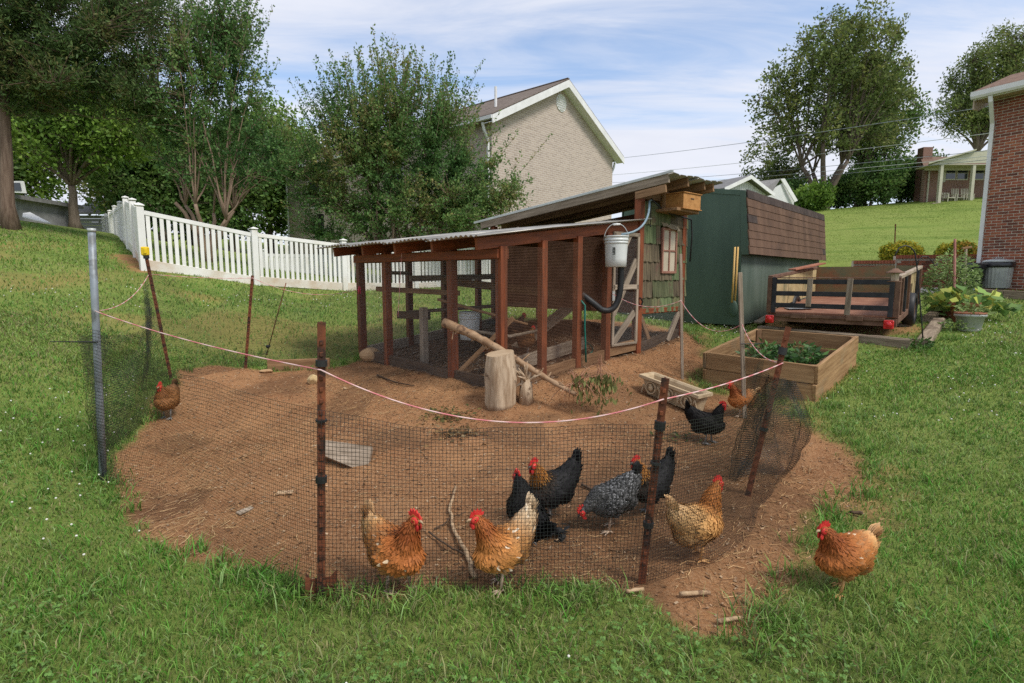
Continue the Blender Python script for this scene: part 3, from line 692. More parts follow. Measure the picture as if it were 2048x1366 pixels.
# house roof of ribbed metal, its rafters and brackets
sl2 = (d23-UP*.112).normalized()
for k in range(2):
    corrugated('house_roof_sheet', V3(cp(HT-.10+k*.62, -.52), RS(-.52)+.115+.005*k), sl2, d13, 3.62, .66, 4, .011, m_roofm, coop, wav=lambda f, n: max(0, math.cos(f*n*2*math.pi))**6*1.6)
for t_ in (HT-.08, HT+.38, HT+.80, COOPL-.03):
    plank('house_rafter', V3(cp(t_, -.46), RS(-.46)+.055), V3(cp(t_, COOPW+.22), RS(COOPW+.22)+.055), .045, .125, m_brown if t_ > HT else m_grey, coop)
plank('roof_edge_trim', V3(cp(HT-.115, -.54), RS(-.54)+.118), V3(cp(HT-.115, COOPW+.36), RS(COOPW+.36)+.118), .02, .035, m_galv, coop)
plank('front_plate', V3(cp(HT-.03, -.03), RS(0)-.06), V3(cp(COOPL+.04, -.03), RS(0)-.06), .05, .09, m_brown, coop)
plank('fascia_board', V3(cp(HT-.10, -.44), RS(-.44)-.075), V3(cp(HT-.10, .0), RS(0)-.075), .035, .10, m_brown, coop)
# nest box on its bracket under the eave
m_pine = M('fresh orange pine', (.36, .165, .05), (.50, .25, .085), rough=.6, scale=2, stretch=(1, 9, 9), rand=.06)
plank('box_bracket', V3(cp(HT+.44, -.10), 2.42), V3(cp(HT+.44, -.10), 2.74), .05, .10, m_brown, coop, up=d13)
plank('box_shelf', V3(cp(HT+.30, -.20), 2.405), V3(cp(HT+.86, -.20), 2.39), .34, .04, m_brown, coop)
# door of the run
def door_board(t0, z0, t1, z1, w=.05, m_=m_grey, th=.03): return plank('door_board', V3(cp(t0, -.045), z0), V3(cp(t1, -.045), z1), th, w, m_, coop, up=UP if abs(t1-t0) > .2 else d13)
zb, zt_ = cg(2.1, 0)+.17, 2.06
door_board(1.86, zb, 1.86, zt_, .045); door_board(2.37, zb, 2.37, zt_, .045)
door_board(1.84, zb, 2.39, zb, .03); door_board(1.84, 1.36, 2.39, 1.36, .065); door_board(1.84, 2.05, 2.39, 2.05, .05)
for a, b_ in (((1.90, zb+.03), (2.34, 1.02)), ((1.88, 1.0), (2.36, 1.72)), ((1.95, 1.66), (2.2, 2.05))):
    p0, p1 = V3(cp(a[0], -.03), a[1]), V3(cp(b_[0], -.03), b_[1]); plank('door_brace', p0, p1, .03, .085, m_grey, coop)
for z_ in (1.25, 1.8): mb = MB(); mb.box(V3(cp(1.83, -.07), z_), (.03, .02, .12)); mb.build('hinge', m_galv, coop)
mb = MB(); mb.tube([V3(cp(2.42, -.06), 1.21), V3(cp(2.40, -.09), 1.20), V3(cp(2.44, -.09), 1.16), V3(cp(2.43, -.07), 1.08)], .012, 6); mb.build('latch', m_blk, coop)
# wire mesh of the run
e1 = (D1.x, D1.y, 0); e2 = (D2.x, D2.y, 0)
for t0, t1 in ((0, .62), (.62, 1.22), (1.22, 1.80)):
    o_ = V3(cp(t0, -.055), cg(t0, 0)-.02); flat_net(o_, e1, (0, 0, 1), t1-t0, ZL(t0)-o_.z+.02, .0165, .0022, 'wire_mesh', m_wire, coop)
o_ = V3(cp(1.85, -.03), zb); flat_net(o_, e1, (0, 0, 1), .53, zt_-zb, .0165, .0016, 'wire_mesh', m_wireg, coop)
for s0, s1 in ((0, .80), (.80, 2.12), (2.12, COOPW)):
    o_ = V3(cp(-.055, s0), cg(0, s0)-.02); flat_net(o_, e2, (0, 0, 1), s1-s0, ZL(0)-.10-o_.z, .0185, .0013, 'wire_mesh', m_wireg, coop)
for t0, t1 in ((0, .78), (.78, 1.42), (1.42, HT)):
    o_ = V3(cp(t0, COOPW+.05), cg(t0, COOPW)); flat_net(o_, e1, (0, 0, 1), t1-t0, ZL(t0)-o_.z-.05, .0185, .0013, 'wire_mesh', m_wireg, coop)
o_ = V3(cp(HT, -.03), cg(HT, 0)); flat_net(o_, e1, (0, 0, 1), COOPL-HT, HB-o_.z-.03, .0185, .0014, 'wire_mesh', m_wireg, coop)
for zz_ in (.86, .88): pass
# ramp and roosts inside
rp = [V3(cp(HT-.05, 1.15), HB+.0), V3(cp(HT-1.25, .95), cg(1.2, .95)+.06)]
plank('ramp', rp[0], rp[1], .26, .025, m_grey, coop)
for k in range(6):
    q = rp[0].lerp(rp[1], (k+.7)/6.8); plank('ramp_cleat', q+d23*.13+UP*.018, q-d23*.13+UP*.018, .02, .018, m_grey, coop)
plank('roost_post', V3(cp(.20, 1.62), cg(.2, 1.6)-.02), V3(cp(.20, 1.62), 1.10), .085, .085, m_grey, coop, up=d13)
plank('roost_board', V3(cp(.05, 2.45), 1.33), V3(cp(.62, 1.42), 1.28), .04, .07, m_brown, coop)
plank('roost_board', V3(cp(.18, 1.95), 1.02), V3(cp(.95, .55), 1.16), .05, .045, m_dark, coop)
plank('roost_board', V3(cp(.10, 2.05), .99), V3(cp(.30, 1.62), .98), .03, .10, m_dark, coop)
plank('roost_brace', V3(cp(.02, .75), cg(0, .8)+.05), V3(cp(.42, .25), 1.02), .035, .055, m_brown, coop)
plank('floor_board', V3(cp(.30, .30), cg(.3, .3)+.12), V3(cp(1.75, .32), cg(1.75, .3)+.14), .05, .16, m_grey, coop)
mb = MB(); mb.tube(bez(V3(cp(.1, 1.2), 1.22), V3(cp(.3, .9), 1.12), V3(cp(.75, .35), .92), 8), [.018, .02, .02, .02, .019, .018, .018, .017, .015], 7); mb.build('roost_branch', m_brown, coop, True)
mb = MB(); mb.tube([V3(cp(.2, .9), .86), V3(cp(.8, .7), .74), V3(cp(1.2, .6), .80)], [.02, .025, .02], 7); mb.build('roost_branch', m_grey, coop, True)
# ---- things hung on or standing in the coop
m_pail = M('white pail plastic', (.55, .57, .55), (.66, .68, .66), rough=.4, scale=3, rand=.02, spec=.45)
def pail(loc, label, tilt=0, hang=True):
    b_ = thing('bucket', label, 'bucket', loc); mb = MB()
    mb.lathe([(.108, 0), (.128, .006), (.131, .10), (.139, .27), (.140, .285), (.147, .288), (.147, .300), (.141, .303), (.142, .318), (.149, .321), (.149, .333), (.143, .336), (.144, .362), (.150, .364), (.150, .376), (.140, .378), (.128, .372), (.10, .368)], 30, loc)
    mb.build('shell', m_pail, b_, True); return b_
q = cp(1.60, -.26); bl = V3(q, 1.615)
pl = pail(bl, 'white plastic bucket with a printed label hanging on the coop front')
pts = [bl+Vector((math.cos(a)*.152, 0, .33+math.sin(a)*.20)) for a in np.linspace(.0, math.pi, 13)]
mb = MB(); mb.tube(pts, .004, 6); mb.build('bail_handle', m_galv, pl, True)
mb = MB(); mb.tube([bl+Vector((-.045, 0, .515)), bl+Vector((.045, 0, .52))], .011, 8); mb.build('grip', m_white, pl, True)
# printed label: pale panel with dark emblem and lines
m_prt = M('pale print', (.44, .46, .43), (.50, .51, .48), rough=.5, rand=0); m_ink = M('dark print', (.05, .055, .05), (.09, .09, .08), rough=.5, rand=0)
def curved(a0, a1, z0, z1, r_):
    v = []; n_ = 6
    for i in range(n_+1):
        a = a0+(a1-a0)*i/n_; rr_ = r_
        v += [bl+Vector((math.cos(a)*(rr_+.131+.03*(z0-.10)*.35), math.sin(a)*(rr_+.131+.03*(z0-.10)*.35), z0)), bl+Vector((math.cos(a)*(rr_+.131+.03*(z1-.10)*.35), math.sin(a)*(rr_+.131+.03*(z1-.10)*.35), z1))]
    return v, [(2*i, 2*i+2, 2*i+3, 2*i+1) for i in range(n_)]
A = R(-112)
mb = MB(); mb.add(*curved(A-.16, A+.16, .085, .245, .0035)); mb.build('label_panel', m_prt, pl)
mb = MB()
for (da0, da1, z0, z1) in ((-.12, -.02, .17, .235), (.0, .13, .20, .235), (-.04, .10, .165, .19), (.06, .13, .15, .205), (-.12, .12, .147, .157)): mb.add(*curved(A+da0, A+da1, z0, z1, .005))
mb.build('emblem', m_ink, pl)
mb = MB()
for k in range(4): mb.add(*curved(A-.13+k*.07, A-.10+k*.07, .09, .138, .005))
mb.build('label_lines', m_prt, pl)
# corrugated feed hose from the pail's foot
hp = bez(bl+Vector((.06, -.02, -.0)), bl+Vector((.10, 0, -.62)), bl+Vector((-.18, -.06, -.52)), 18)+bez(bl+Vector((-.18, -.06, -.52)), bl+Vector((-.30, -.08, -.42)), bl+Vector((-.42, -.02, -.33)), 10)[1:]
fine = []
for i in range(len(hp)-1):
    for k in range(4): fine.append(hp[i].lerp(hp[i+1], k/4))
mb = MB(); mb.tube(fine, [.036+.0035*(i % 2) for i in range(len(fine))], 12)
h_ = tag(mb.build('feed_hose', m_blk, None, True), 'thick black ribbed hose curving down from the white bucket', 'hose')
m_teal = M('teal hose', (.01, .12, .09), (.02, .17, .13), rough=.4, rand=0)
mb = MB(); e_ = hp[-1]; q2 = cp(1.24, -.10)
mb.tube(bez(e_, e_+Vector((-.10, 0, .02)), V3(q2, 1.15), 6)+[V3(q2, .9), V3(cp(1.27, -.09), .7), V3(cp(1.30, -.08), cg(1.3, 0)+.06)], .011, 8)
tag(mb.build('drip_hose', m_teal, None, True), 'thin teal water hose running down the coop mesh', 'hose')
mb = MB(); mb.tube(bez(V3(cp(1.25, .12), cg(1.3, .1)+.05), V3(cp(1.9, .1), cg(1.8, .1)+.02), V3(cp(1.78, .30), cg(1.7, .3)+.16), 10), .011, 8)
tag(mb.build('water_hose', m_teal, None, True), 'teal hose loop lying on the coop floor by the door', 'hose')
m_blue = M('blue grey tube', (.16, .23, .27), (.24, .32, .36), rough=.4, rand=0)
mb = MB(); mb.tube([bl+Vector((.06, .0, .37)), *bez(bl+Vector((.07, 0, .40)), bl+Vector((.42, .02, .42)), V3(cp(HT+.02, -.13), 2.50), 9), V3(cp(HT+.1, -.10), 2.52)], .014, 8)
tag(mb.build('water_tube', m_blue, None, True), 'pale blue water tube looping from the bucket up to the eave', 'tube')
mb = MB(); mb.tube([V3(cp(HT+.1, -.10), 2.54), V3(cp(HT+.28, -.12), 2.44), V3(cp(HT+.55, -.12), 2.37), V3(cp(COOPL+.02, -.12), 2.33), V3(cp(COOPL+.06, -.12), 2.1), V3(cp(COOPL+.03, -.12), 1.72)], .011, 7)
tag(mb.build('hanging_cable', m_blk, None, True), 'black cord hanging from the eave down the green shingles', 'cord')
mb = MB(); mb.tube([V3(cp(HT+.13, -.08), 2.50), V3(cp(HT+.135, -.08), 2.2)], .005, 6); mb.ell(V3(cp(HT+.135, -.08), 2.185), (.012, .012, .014))
tag(mb.build('sensor_wire', m_blk, None, True), 'short thin wire with a tip hanging on the green shingles', 'wire')
# pine nest box
q = cp(HT+.62, -.22); nb = thing('nest_box', 'orange pine box on a shelf under the coop eave', 'wooden box', V3(q, 2.415))
nbm = Matrix((d13, Vector((-D1.y, D1.x, 0)), UP)).transposed()
def nbp(name, c, sz, mat=m_pine): mb = MB(); mb.box(V3(q, 2.415)+nbm@Vector(c), sz, nbm, .004); return mb.build(name, mat, nb)
nbp('side_panel', (0, -.17, .105), (.44, .02, .20)); nbp('side_panel', (0, .17, .105), (.44, .02, .20)); nbp('end_panel', (.21, 0, .105), (.02, .318, .20)); nbp('end_panel', (-.21, 0, .105), (.02, .318, .20))
nbp('bottom_panel', (0, 0, .0), (.47, .39, .012)); nbp('lid', (0, 0, .213), (.47, .39, .014)); nbp('hand_hole', (0, -.182, .14), (.08, .006, .018), m_dark); nbp('hand_hole', (.222, 0, .14), (.006, .08, .018), m_dark)
# feed bucket and lid on the coop floor, stones at the corner
q = cp(.72, 1.35); p0 = V3(q, cg(.72, 1.35)+.25); pail(p0, 'white bucket standing inside the run behind the corner post')
mb = MB(); mb.ell(V3(cp(1.0, 1.05), cg(1, 1)+.42), (.22, .16, .05), None, 14, 8); tag(mb.build('black_lid', m_blk, None, True), 'black rubber tray lid leaning inside the run', 'lid')
def rock(name, c, r_, mat, label, cat='rock', seed=0):
    mb = MB(); mb.ell((0, 0, 0), (1, 1, 1), None, 12, 8); r2 = random.Random(seed); k_ = [Vector((r2.uniform(-1, 1), r2.uniform(-1, 1), r2.uniform(-1, 1))).normalized() for _ in range(9)]
    h_ = [r2.uniform(.62, .95) for _ in k_]; out_ = []
    for p in mb.v:
        p = Vector(p)
        for a, b_ in zip(k_, h_):
            e = p.dot(a)-b_
            if e > 0: p = p-a*e
        out_.append(Vector(c)+Vector((p.x*r_[0], p.y*r_[1], p.z*r_[2])))
    mb.v = out_; return tag(mb.build(name, mat), label, cat)
m_stone = M('tan sandstone', (.34, .20, .10), (.50, .33, .18), rough=.9, scale=5, bump=.4, bscale=20)
p = on(742, 718); rock('rock', p+Vector((0, -.05, .06)), (.16, .11, .11), m_stone, 'brown rock at the left corner post of the coop', seed=3)
p = on(625, 768); rock('rock', p+Vector((0, 0, .05)), (.075, .07, .065), M('yellow stone', (.46, .33, .16), (.60, .46, .26), rough=.9, scale=9, bump=.3), 'yellowish round rock on the dirt behind the tall post', seed=8)
p = on(532, 746); rock('rock', p+Vector((0, 0, .02)), (.09, .06, .03), m_stone, 'small flat tan rock by the plank on the dirt', seed=11)
# ================================================================== white vinyl fence
FA, FD = Vector((-7.36, 11.0)), Vector((.73, .683)).normalized()
def white_fence(label, pts, group, hgt=1.18, npk=17, base_board=.20, pk=.070, skip=()):
    p0 = pts[0]; root = thing('picket_fence', label, 'fence', (p0[0], p0[1], p0[2]), group)
    pts = [Vector(p) for p in pts]; pmesh = {}
    for i, p in enumerate(pts):
        mb = MB(); mb.box((0, 0, (hgt+.05)/2-.1), (.127, .127, hgt+.25), None, .006); me_ = pmesh.get('p') or mb.mesh('post'); pmesh['p'] = me_
        d = (pts[min(i+1, len(pts)-1)]-pts[max(i-1, 0)]); m4 = Matrix.Rotation(math.atan2(d.y, d.x), 4, 'Z'); m4.translation = p
        po = pobj('post', me_, m_white, root, m4)
        if 'c' not in pmesh:
            mb = MB(); mb.box((0, 0, 0), (.155, .155, .022), None, .004); mb.add([(-.07, -.07, .011), (.07, -.07, .011), (.07, .07, .011), (-.07, .07, .011), (0, 0, .045)], [(0, 1, 4), (1, 2, 4), (2, 3, 4), (3, 0, 4)]); pmesh['c'] = mb.mesh('cap')
        c = bpy.data.objects.new('cap', pmesh['c']); COL.objects.link(c); c.parent = po; c.location = (0, 0, hgt+.085)
        if not pmesh['c'].materials: pmesh['c'].materials.append(m_white)
    for i in range(len(pts)-1):
        a, b_ = pts[i], pts[i+1]; d = (b_-a); dn = Vector((d.x, d.y, 0)).normalized()*.066
        plank('top_rail', a+dn+UP*(hgt-.05), b_-dn+UP*(hgt-.05), .045, .085, m_white, root); plank('bottom_rail', a+dn+UP*(base_board/2), b_-dn+UP*(base_board/2), .045, base_board, m_whited, root)
        for k in range(npk):
            f = (k+.5)/npk; q = (a+dn).lerp(b_-dn, f)
            plank('picket', q+UP*(base_board-.02), q+UP*(hgt-.08), .022, pk, m_white, root, up=dn.normalized(), ch=.002)
    return root
zf = [1.63, 1.30, 1.14, 1.12, 1.20, 1.35, 1.5]
fp = [(*(FA+FD*(2.13*k)), zf[k]) for k in range(6)]
fp = [(x, y, min(z, gz(x, y)+.15)-.0 if k else z) for k, (x, y, z) in enumerate(fp)]
white_fence('white vinyl picket fence running from the corner post behind the coop', fp, 'white vinyl fences')
FB = Vector((-.615, .788)).normalized()
zr = [1.63, 1.92, 2.2, 2.33, 2.52, 2.72, 2.95, 3.2]; tr = [0, 1.7, 3.8, 6.2, 9.3, 13.0, 17.0, 21.0]
rp_ = [(*(FA+FB*tr[k]), zr[k]) for k in range(8)]
rp_[0] = (FA.x+FB.x*.16, FA.y+FB.y*.16, 1.66)
white_fence('white vinyl fence stepping uphill away from the corner post on the left', rp_, 'white vinyl fences', npk=13, pk=.09)
bp_ = [(-7.0+2.2*k*.80, 15.6+2.2*k*.45, 1.15) for k in range(5)]
white_fence('low white picket fence seen through the gaps of the front fence', bp_, 'white vinyl fences', hgt=1.0, npk=14)
# ================================================================== pen: posts, netting, string
def tpost(base_, top, label, plate=False, studs=True, cat='fence post', group='rusty T-posts of the pen', W=.036):
    base_, top = Vector(base_), Vector(top); ax = (top-base_).normalized(); ln = (top-base_).length
    root = thing('t_post', label, cat, base_, group)
    toc = Vector((-base_.x, -base_.y, 0)).normalized(); y = (toc-ax*toc.dot(ax)).normalized(); x = y.cross(ax)
    w, tk = W, .006; prof = [(-w/2, 0), (-w/2, tk), (w/2, tk), (w/2, 0), (tk*.7, 0), (tk*.7, -w*.9), (-tk*.7, -w*.9), (-tk*.7, 0)]
    lo, hi = base_-ax*.08, top; v = []
    for c in (lo, hi): v += [c+x*a+y*b_ for a, b_ in prof]
    n = len(prof); mb = MB(); mb.add(v, [tuple(range(n-1, -1, -1)), tuple(range(n, 2*n))]+[(i, (i+1) % n, n+(i+1) % n, n+i) for i in range(n)]); mb.build('shaft', m_rust, root)
    if studs:
        k = int(ln/.054); st = MB(); st.box((0, 0, 0), (.016, .008, .02), None, .003); me_ = st.mesh('stud')
        for i in range(2, k):
            m4 = Matrix((x, y, ax)).transposed().to_4x4(); m4.translation = base_+ax*(i*.054)+y*(tk+.003); pobj('stud', me_, m_rust, root, m4)
    if plate:
        mb = MB(); c = base_+ax*.055
        mb.poly([c+x*a+ax*b_-y*.012 for a, b_ in ((-.075, .085), (-.045, .05), (.045, .05), (.07, .09), (.072, -.10), (-.07, -.10))], -y*.005); mb.build('anchor_plate', m_rust, root)
    return root, ax, x, y
def clip(root, c, ax, h=.028, r=.03, mat=m_blk):
    mb = MB(); mb.tube([c-ax*h/2, c+ax*h/2], [r, r], 10); return mb.build('strap', mat, root)
P1b, P1t = on(642, 1198), None; Y1 = P1b.y; P1t = U(643, 644, Y1)
P2b = on(1283, 1168); P2t = U(1331, 756, P2b.y-.02)
P3b = on(1495, 1002); P3t = U(1577, 654, P3b.y+.05)
P4b = on(343, 762); P4t = U(291, 506, P4b.y-.1)
P5b = on(491, 738); P5t = U(505, 551, P5b.y)
r1, ax, x_, y_ = tpost(P1b, P1t, 'tall rusty steel post nearest the camera with a base plate', True)
for f in (.86, .45, .66): clip(r1, P1b.lerp(P1t, f), ax, .028 if f != .66 else .008, .027)
r2, ax, x_, y_ = tpost(P2b, P2t, 'leaning rusty post in front of the speckled hen')
clip(r2, P2b.lerp(P2t, .78), ax, .04, .027); clip(r2, P2b.lerp(P2t, .60), ax, .012, .026); clip(r2, P2b.lerp(P2t, .3), ax, .025, .026)
r3, ax, x_, y_ = tpost(P3b, P3t, 'leaning rusty post beside the bulging net at the right')
clip(r3, P3b.lerp(P3t, .86), ax, .05, .028); clip(r3, P3b.lerp(P3t, .4), ax, .02, .026)
r4, ax, x_, y_ = tpost(P4b, P4t, 'leaning rusty post with a yellow insulator cap')
m_yel = M('yellow plastic', (.68, .46, .01), (.80, .56, .02), rough=.4, rand=0)
mb = MB(); mb.box(P4t+ax*.02, (.075, .06, .10), None, .012); mb.box(P4t+ax*.02+y_*.035, (.03, .02, .055), None, .005); mb.build('insulator_cap', m_yel, r4); clip(r4, P4t-ax*.045, ax, .035, .03)
r5, ax, x_, y_ = tpost(P5b, P5t, 'short rusty post at the back of the pen left of the coop')
# thin rod, grey pipe, wooden stakes
Rb = on(531, 710); Rt = U(572, 566, Rb.y); mb = MB(); ro = thing('steel_rod', 'thin leaning steel rod behind the plank at the pen back', 'rod', Rb)
mb.tube([Rb-UP*.05, Rt], .007, 7); mb.build('shaft', m_rust, ro, True); mb = MB(); mb.ell(Rb.lerp(Rt, .12), (.03, .03, .025)); mb.build('clamp', m_blk, ro, True)
Pb = on(206, 958); Pt = U(183, 458, Pb.y); pr = thing('steel_pipe', 'grey steel pipe post at the left corner of the pen', 'pipe post', Pb)
mb = MB(); mb.tube([Pb-UP*.08, Pb.lerp(Pt, .35), Pb.lerp(Pt, .7), Pt], [.025, .025, .024, .024], 14); mb.build('pipe', m_pipe, pr, True)
mb = MB(); mb.tube([Pt-UP*.02, Pt+UP*.004], .027, 14); mb.build('rim', m_galv, pr, True)
zt0 = Pb.lerp(Pt, .565); mb = MB(); mb.tube([zt0+Vector((.03, -.03, 0)), zt0+Vector((-.03, -.03, .0)), zt0+Vector((-.30, -.05, .005))], [.006, .006, .003], 6); mb.build('cable_tie', m_blk, pr)
def stake(px0, py0, px1, py1, label, w=.04, mat=m_grey):
    b_ = on(px0, py0); t_ = U(px1, py1, b_.y+.02); r_ = thing('wooden_stake', label, 'stake', b_, 'weathered wooden stakes')
    plank('shaft', b_-UP*.05, t_, w, w*.8, mat, r_, up=(0, 1, 0), ch=.003)
    return b_, t_, r_
S1b, S1t, s1r = stake(1490, 836, 1480, 545, 'grey wooden stake beside the small brown hen', .038)
S2b, S2t, s2r = stake(1365, 757, 1361, 508, 'grey wooden stake by the green shingled wall', .034)
mb = MB(); c = S1b.lerp(S1t, .52); mb.tube([c+Vector((-.03, -.03, 0)), c+Vector((.20, -.04, .01))], [.006, .003], 6); mb.build('cable_tie', m_blk, s1r)
# ---- plastic netting: (foot, height, bulge) around the pen
LPt = V3(cp(-.06, COOPW+.05), 0); LPt.z = gz(LPt.x, LPt.y)
def gp(px, py): p = on(px, py); return p
nodes = []   # (bottom point, top point)
def nd(b_, top): nodes.append((Vector(b_), Vector(top)))
nd(LPt, U(719, 572, LPt.y))
b_ = gp(610, 722); nd(b_, b_+UP*.80)
nd(P5b, P5b.lerp(P5t, .90))
b_ = gp(420, 748); nd(b_, b_+UP*.82+Vector((0, .04, 0)))
nd(P4b+Vector((.03, .04, 0)), P4b.lerp(P4t, .86)+Vector((.03, .03, 0)))
b_ = gp(290, 835); nd(b_, b_.lerp(Pb, .0)+Vector((-.02, 0, .86)))
b_ = gp(238, 905); nd(b_+Vector((-.12, 0, 0)), b_+Vector((-.16, 0, .98)))
nd(Pb+Vector((-.07, .04, 0)), Pb.lerp(Pt, .60)+Vector((-.06, .02, 0)))
nd(Pb+Vector((-.01, -.06, .0)), Pb.lerp(Pt, .60)+Vector((.02, -.05, 0)))
qa, qb = Pb.lerp(Pt, .60)+Vector((.02, -.05, 0)), P1b.lerp(P1t, .70)+Vector((0, -.03, 0))
b_ = gp(330, 985); nd(b_, qa.lerp(qb, .27)-UP*.04)
b_ = gp(420, 1078); nd(b_, qa.lerp(qb, .52)-UP*.05)
b_ = gp(520, 1155); nd(b_, qa.lerp(qb, .77)-UP*.03)
nd(P1b+Vector((0, -.03, -.01)), P1b.lerp(P1t, .70)+Vector((0, -.03, 0)))
b_ = gp(860, 1187); nd(b_, b_+Vector((0, .03, .80)))
b_ = gp(1080, 1188); nd(b_, b_+Vector((0, .05, .79)))
nd(P2b+Vector((.02, -.03, 0)), P2b.lerp(P2t, .80)+Vector((0, -.035, 0)))
b_ = gp(1445, 1128); nd(b_, b_+Vector((.06, .10, .78)))
b_ = gp(1536, 1012); nd(b_, b_+Vector((.10, .14, .80)))
b_ = gp(1572, 938); nd(b_, U(1584, 765, b_.y))
nd(P3b+Vector((.0, .25, .02)), P3b.lerp(P3t, .70)+Vector((-.02, .06, 0)))
b_ = gp(1500, 905); nd(b_, b_+Vector((.0, 0, .82)))
nd(S1b+Vector((.02, -.02, 0)), S1b.lerp(S1t, .62)+Vector((.02, -.02, 0)))
nd((S1b+S2b)/2+Vector((0, .05, 0)), (S1b+S2b)/2+Vector((0, .05, .82)))
nd(S2b, S2b+UP*.86)
q = cp(COOPL+.02, -.06); z_ = gz(q.x, q.y); nd(V3(q, z_), V3(q, z_+.8))
B = np.array([n[0] for n in nodes]); Tp = np.array([n[1] for n in nodes])
def catmull(P, cell):
    P = np.vstack([2*P[0]-P[1], P, 2*P[-1]-P[-2]]); outp = []
    for i in range(1, len(P)-2):
        ln = np.linalg.norm(P[i+1]-P[i]); k = max(2, int(ln/cell))
        t_ = np.linspace(0, 1, k, endpoint=False)[:, None]; a, b2, c, d = P[i-1], P[i], P[i+1], P[i+2]
        lin = b2+(c-b2)*t_
        cr = .5*((2*b2)+(-a+c)*t_+(2*a-5*b2+4*c-d)*t_**2+(-a+3*b2-3*c+d)*t_**3)
        outp.append((i-1)+t_[:, 0]); 
    return np.concatenate(outp)
CELL = .0172
par = catmull((B+Tp)/2, CELL)
def ev(P, s):
    P2 = np.vstack([2*P[0]-P[1], P, 2*P[-1]-P[-2]]); i = np.minimum(s.astype(int), len(P)-2); t_ = (s-i)[:, None]; a, b2, c, d = P2[i], P2[i+1], P2[i+2], P2[i+3]
    cr = .5*((2*b2)+(-a+c)*t_+(2*a-5*b2+4*c-d)*t_**2+(-a+3*b2-3*c+d)*t_**3); return .6*cr+.4*(b2+(c-b2)*t_)
bot, top_ = ev(B, par), ev(Tp, par)
bot[:, 2] = ground(bot[:, 0], bot[:, 1])+.005
nv = 48; fv = np.linspace(0, 1, nv)
PN = bot[:, None]+(top_-bot)[:, None]*fv[None, :, None]
tg = np.gradient(bot, axis=0); tg /= np.linalg.norm(tg, axis=1, keepdims=True)+1e-9; nrm = np.stack([tg[:, 1], -tg[:, 0], 0*tg[:, 0]], 1)
al = np.cumsum(np.r_[0, np.linalg.norm(np.diff(bot, axis=0), axis=1)])
wob = fbm(al[:, None]*1.6+fv[None]*.8, fv[None]*2.2+al[:, None]*.15, 3, 44)
amp = np.interp(par, [0, 4, 5, 7, 9, 10.5, 12, 15, 16.5, 19, 24], [.05, .05, .30, .18, .10, .10, .05, .05, .12, .30, .06])
PN = PN+nrm[:, None]*(wob*amp[:, None])[..., None]
PN[:, :, 2] += (fbm(al[:, None]*2.3+0*fv[None], fv[None]*1.3+0*al[:, None], 2, 46)*.05)*fv[None]
fold = np.exp(-((par-4.7)/.45)**2)[:, None]*np.sin(fv[None]*3.0+al[:, None]*26)*.035*fv[None]
bag = np.exp(-((par-18.3)/.8)**2)[:, None]*(np.sin(fv[None]*math.pi)*.16+np.sin(al[:, None]*20+fv[None]*3)*.03)
PN = PN+nrm[:, None]*(fold+bag)[..., None]
lay = []
for lo_, hi_ in ((4.1, 8.3), (16.6, 20.6)):      # the roll overlaps itself here
    k_ = np.where((par > lo_) & (par < hi_))[0]; Q = PN[k_].copy(); w2 = fbm(al[k_][:, None]*3.1+fv[None], fv[None]*2+al[k_][:, None]*.2, 3, 91)
    lay.append(Q+nrm[k_][:, None]*(.02+.10*w2)[..., None]*1.0+np.array([0, 0, .0086])+tg[k_][:, None]*.0086)
Vn, Fn = netmesh(PN, .0020)
for Q in lay:
    v2, f2 = netmesh(Q, .0026); Fn = np.concatenate([Fn, f2+len(Vn)]); Vn = np.concatenate([Vn, v2])
tag(obj('plastic_netting', mesh_np('plastic_netting', Vn, Fn), m_net), 'black plastic mesh netting stretched between the posts around the pen', 'netting')
# ---- pink string, tied from post to post
m_str = MC('pink twine', .7, 0, .2)
def twine(path, label):
    pts = []
    for a, b2, s_ in path:
        q_ = sag(a, b2, s_, 40); pts += q_ if not pts else q_[1:]
    mb = MB(); mb.tube(pts, .0034, 6); me_ = mb.mesh('string', True); n = len(me_.vertices)
    cc_ = np.array([[.72, .50, .47] if (i//6) % 4 < 2 else [.62, .20, .21] for i in range(n)]); ca = me_.color_attributes.new('col', 'FLOAT_COLOR', 'POINT'); c4 = np.ones((n, 4), np.float32); c4[:, :3] = cc_[:n]; ca.data.foreach_set('color', c4.ravel())
    return tag(obj('string', me_, m_str), label, 'string', 'pink strings of the pen')
off = Vector((0, -.035, 0))
tPipe = U(190, 622, Pb.y-.03); t4 = U(298, 548, P4b.y-.05); t1 = U(642, 740, P1b.y-.03); t2 = U(1325, 799, P2b.y-.03); t3 = U(1566, 726, P3b.y); ts1 = U(1484, 648, S1b.y); ts2 = U(1362, 601, S2b.y-.03)
tc_ = V3(cp(1.80, -.08), 1.28); t5 = U(505, 556, P5b.y-.02); tL = U(719, 578, LPt.y-.05)
twine([(t4, tPipe, .10)], 'pink string from the yellow capped post down to the grey pipe')
twine([(tPipe, t1, .03)], 'pink string from the grey pipe to the tall near post')
twine([(t1, t2, .17)], 'pink string sagging between the two nearest posts')
twine([(t2, t3, .02)], 'pink string between the two leaning posts at the right')
twine([(t3, ts1, .10)], 'pink string from the right leaning post up to the stake')
twine([(ts1, ts2, .20)], 'pink string sagging between the two wooden stakes')
twine([(ts2, tc_, .12)], 'pink string across the green shingles to the coop door')
twine([(t4, t5, .02), (t5, tL, .14)], 'pink string along the back of the pen to the coop')
a = U(805, 478, cp(-.2, 2.0).y-.2); twine([(a, U(796, 634, a.y), 0)], 'pink string hanging down from the run roof')
mb = MB()
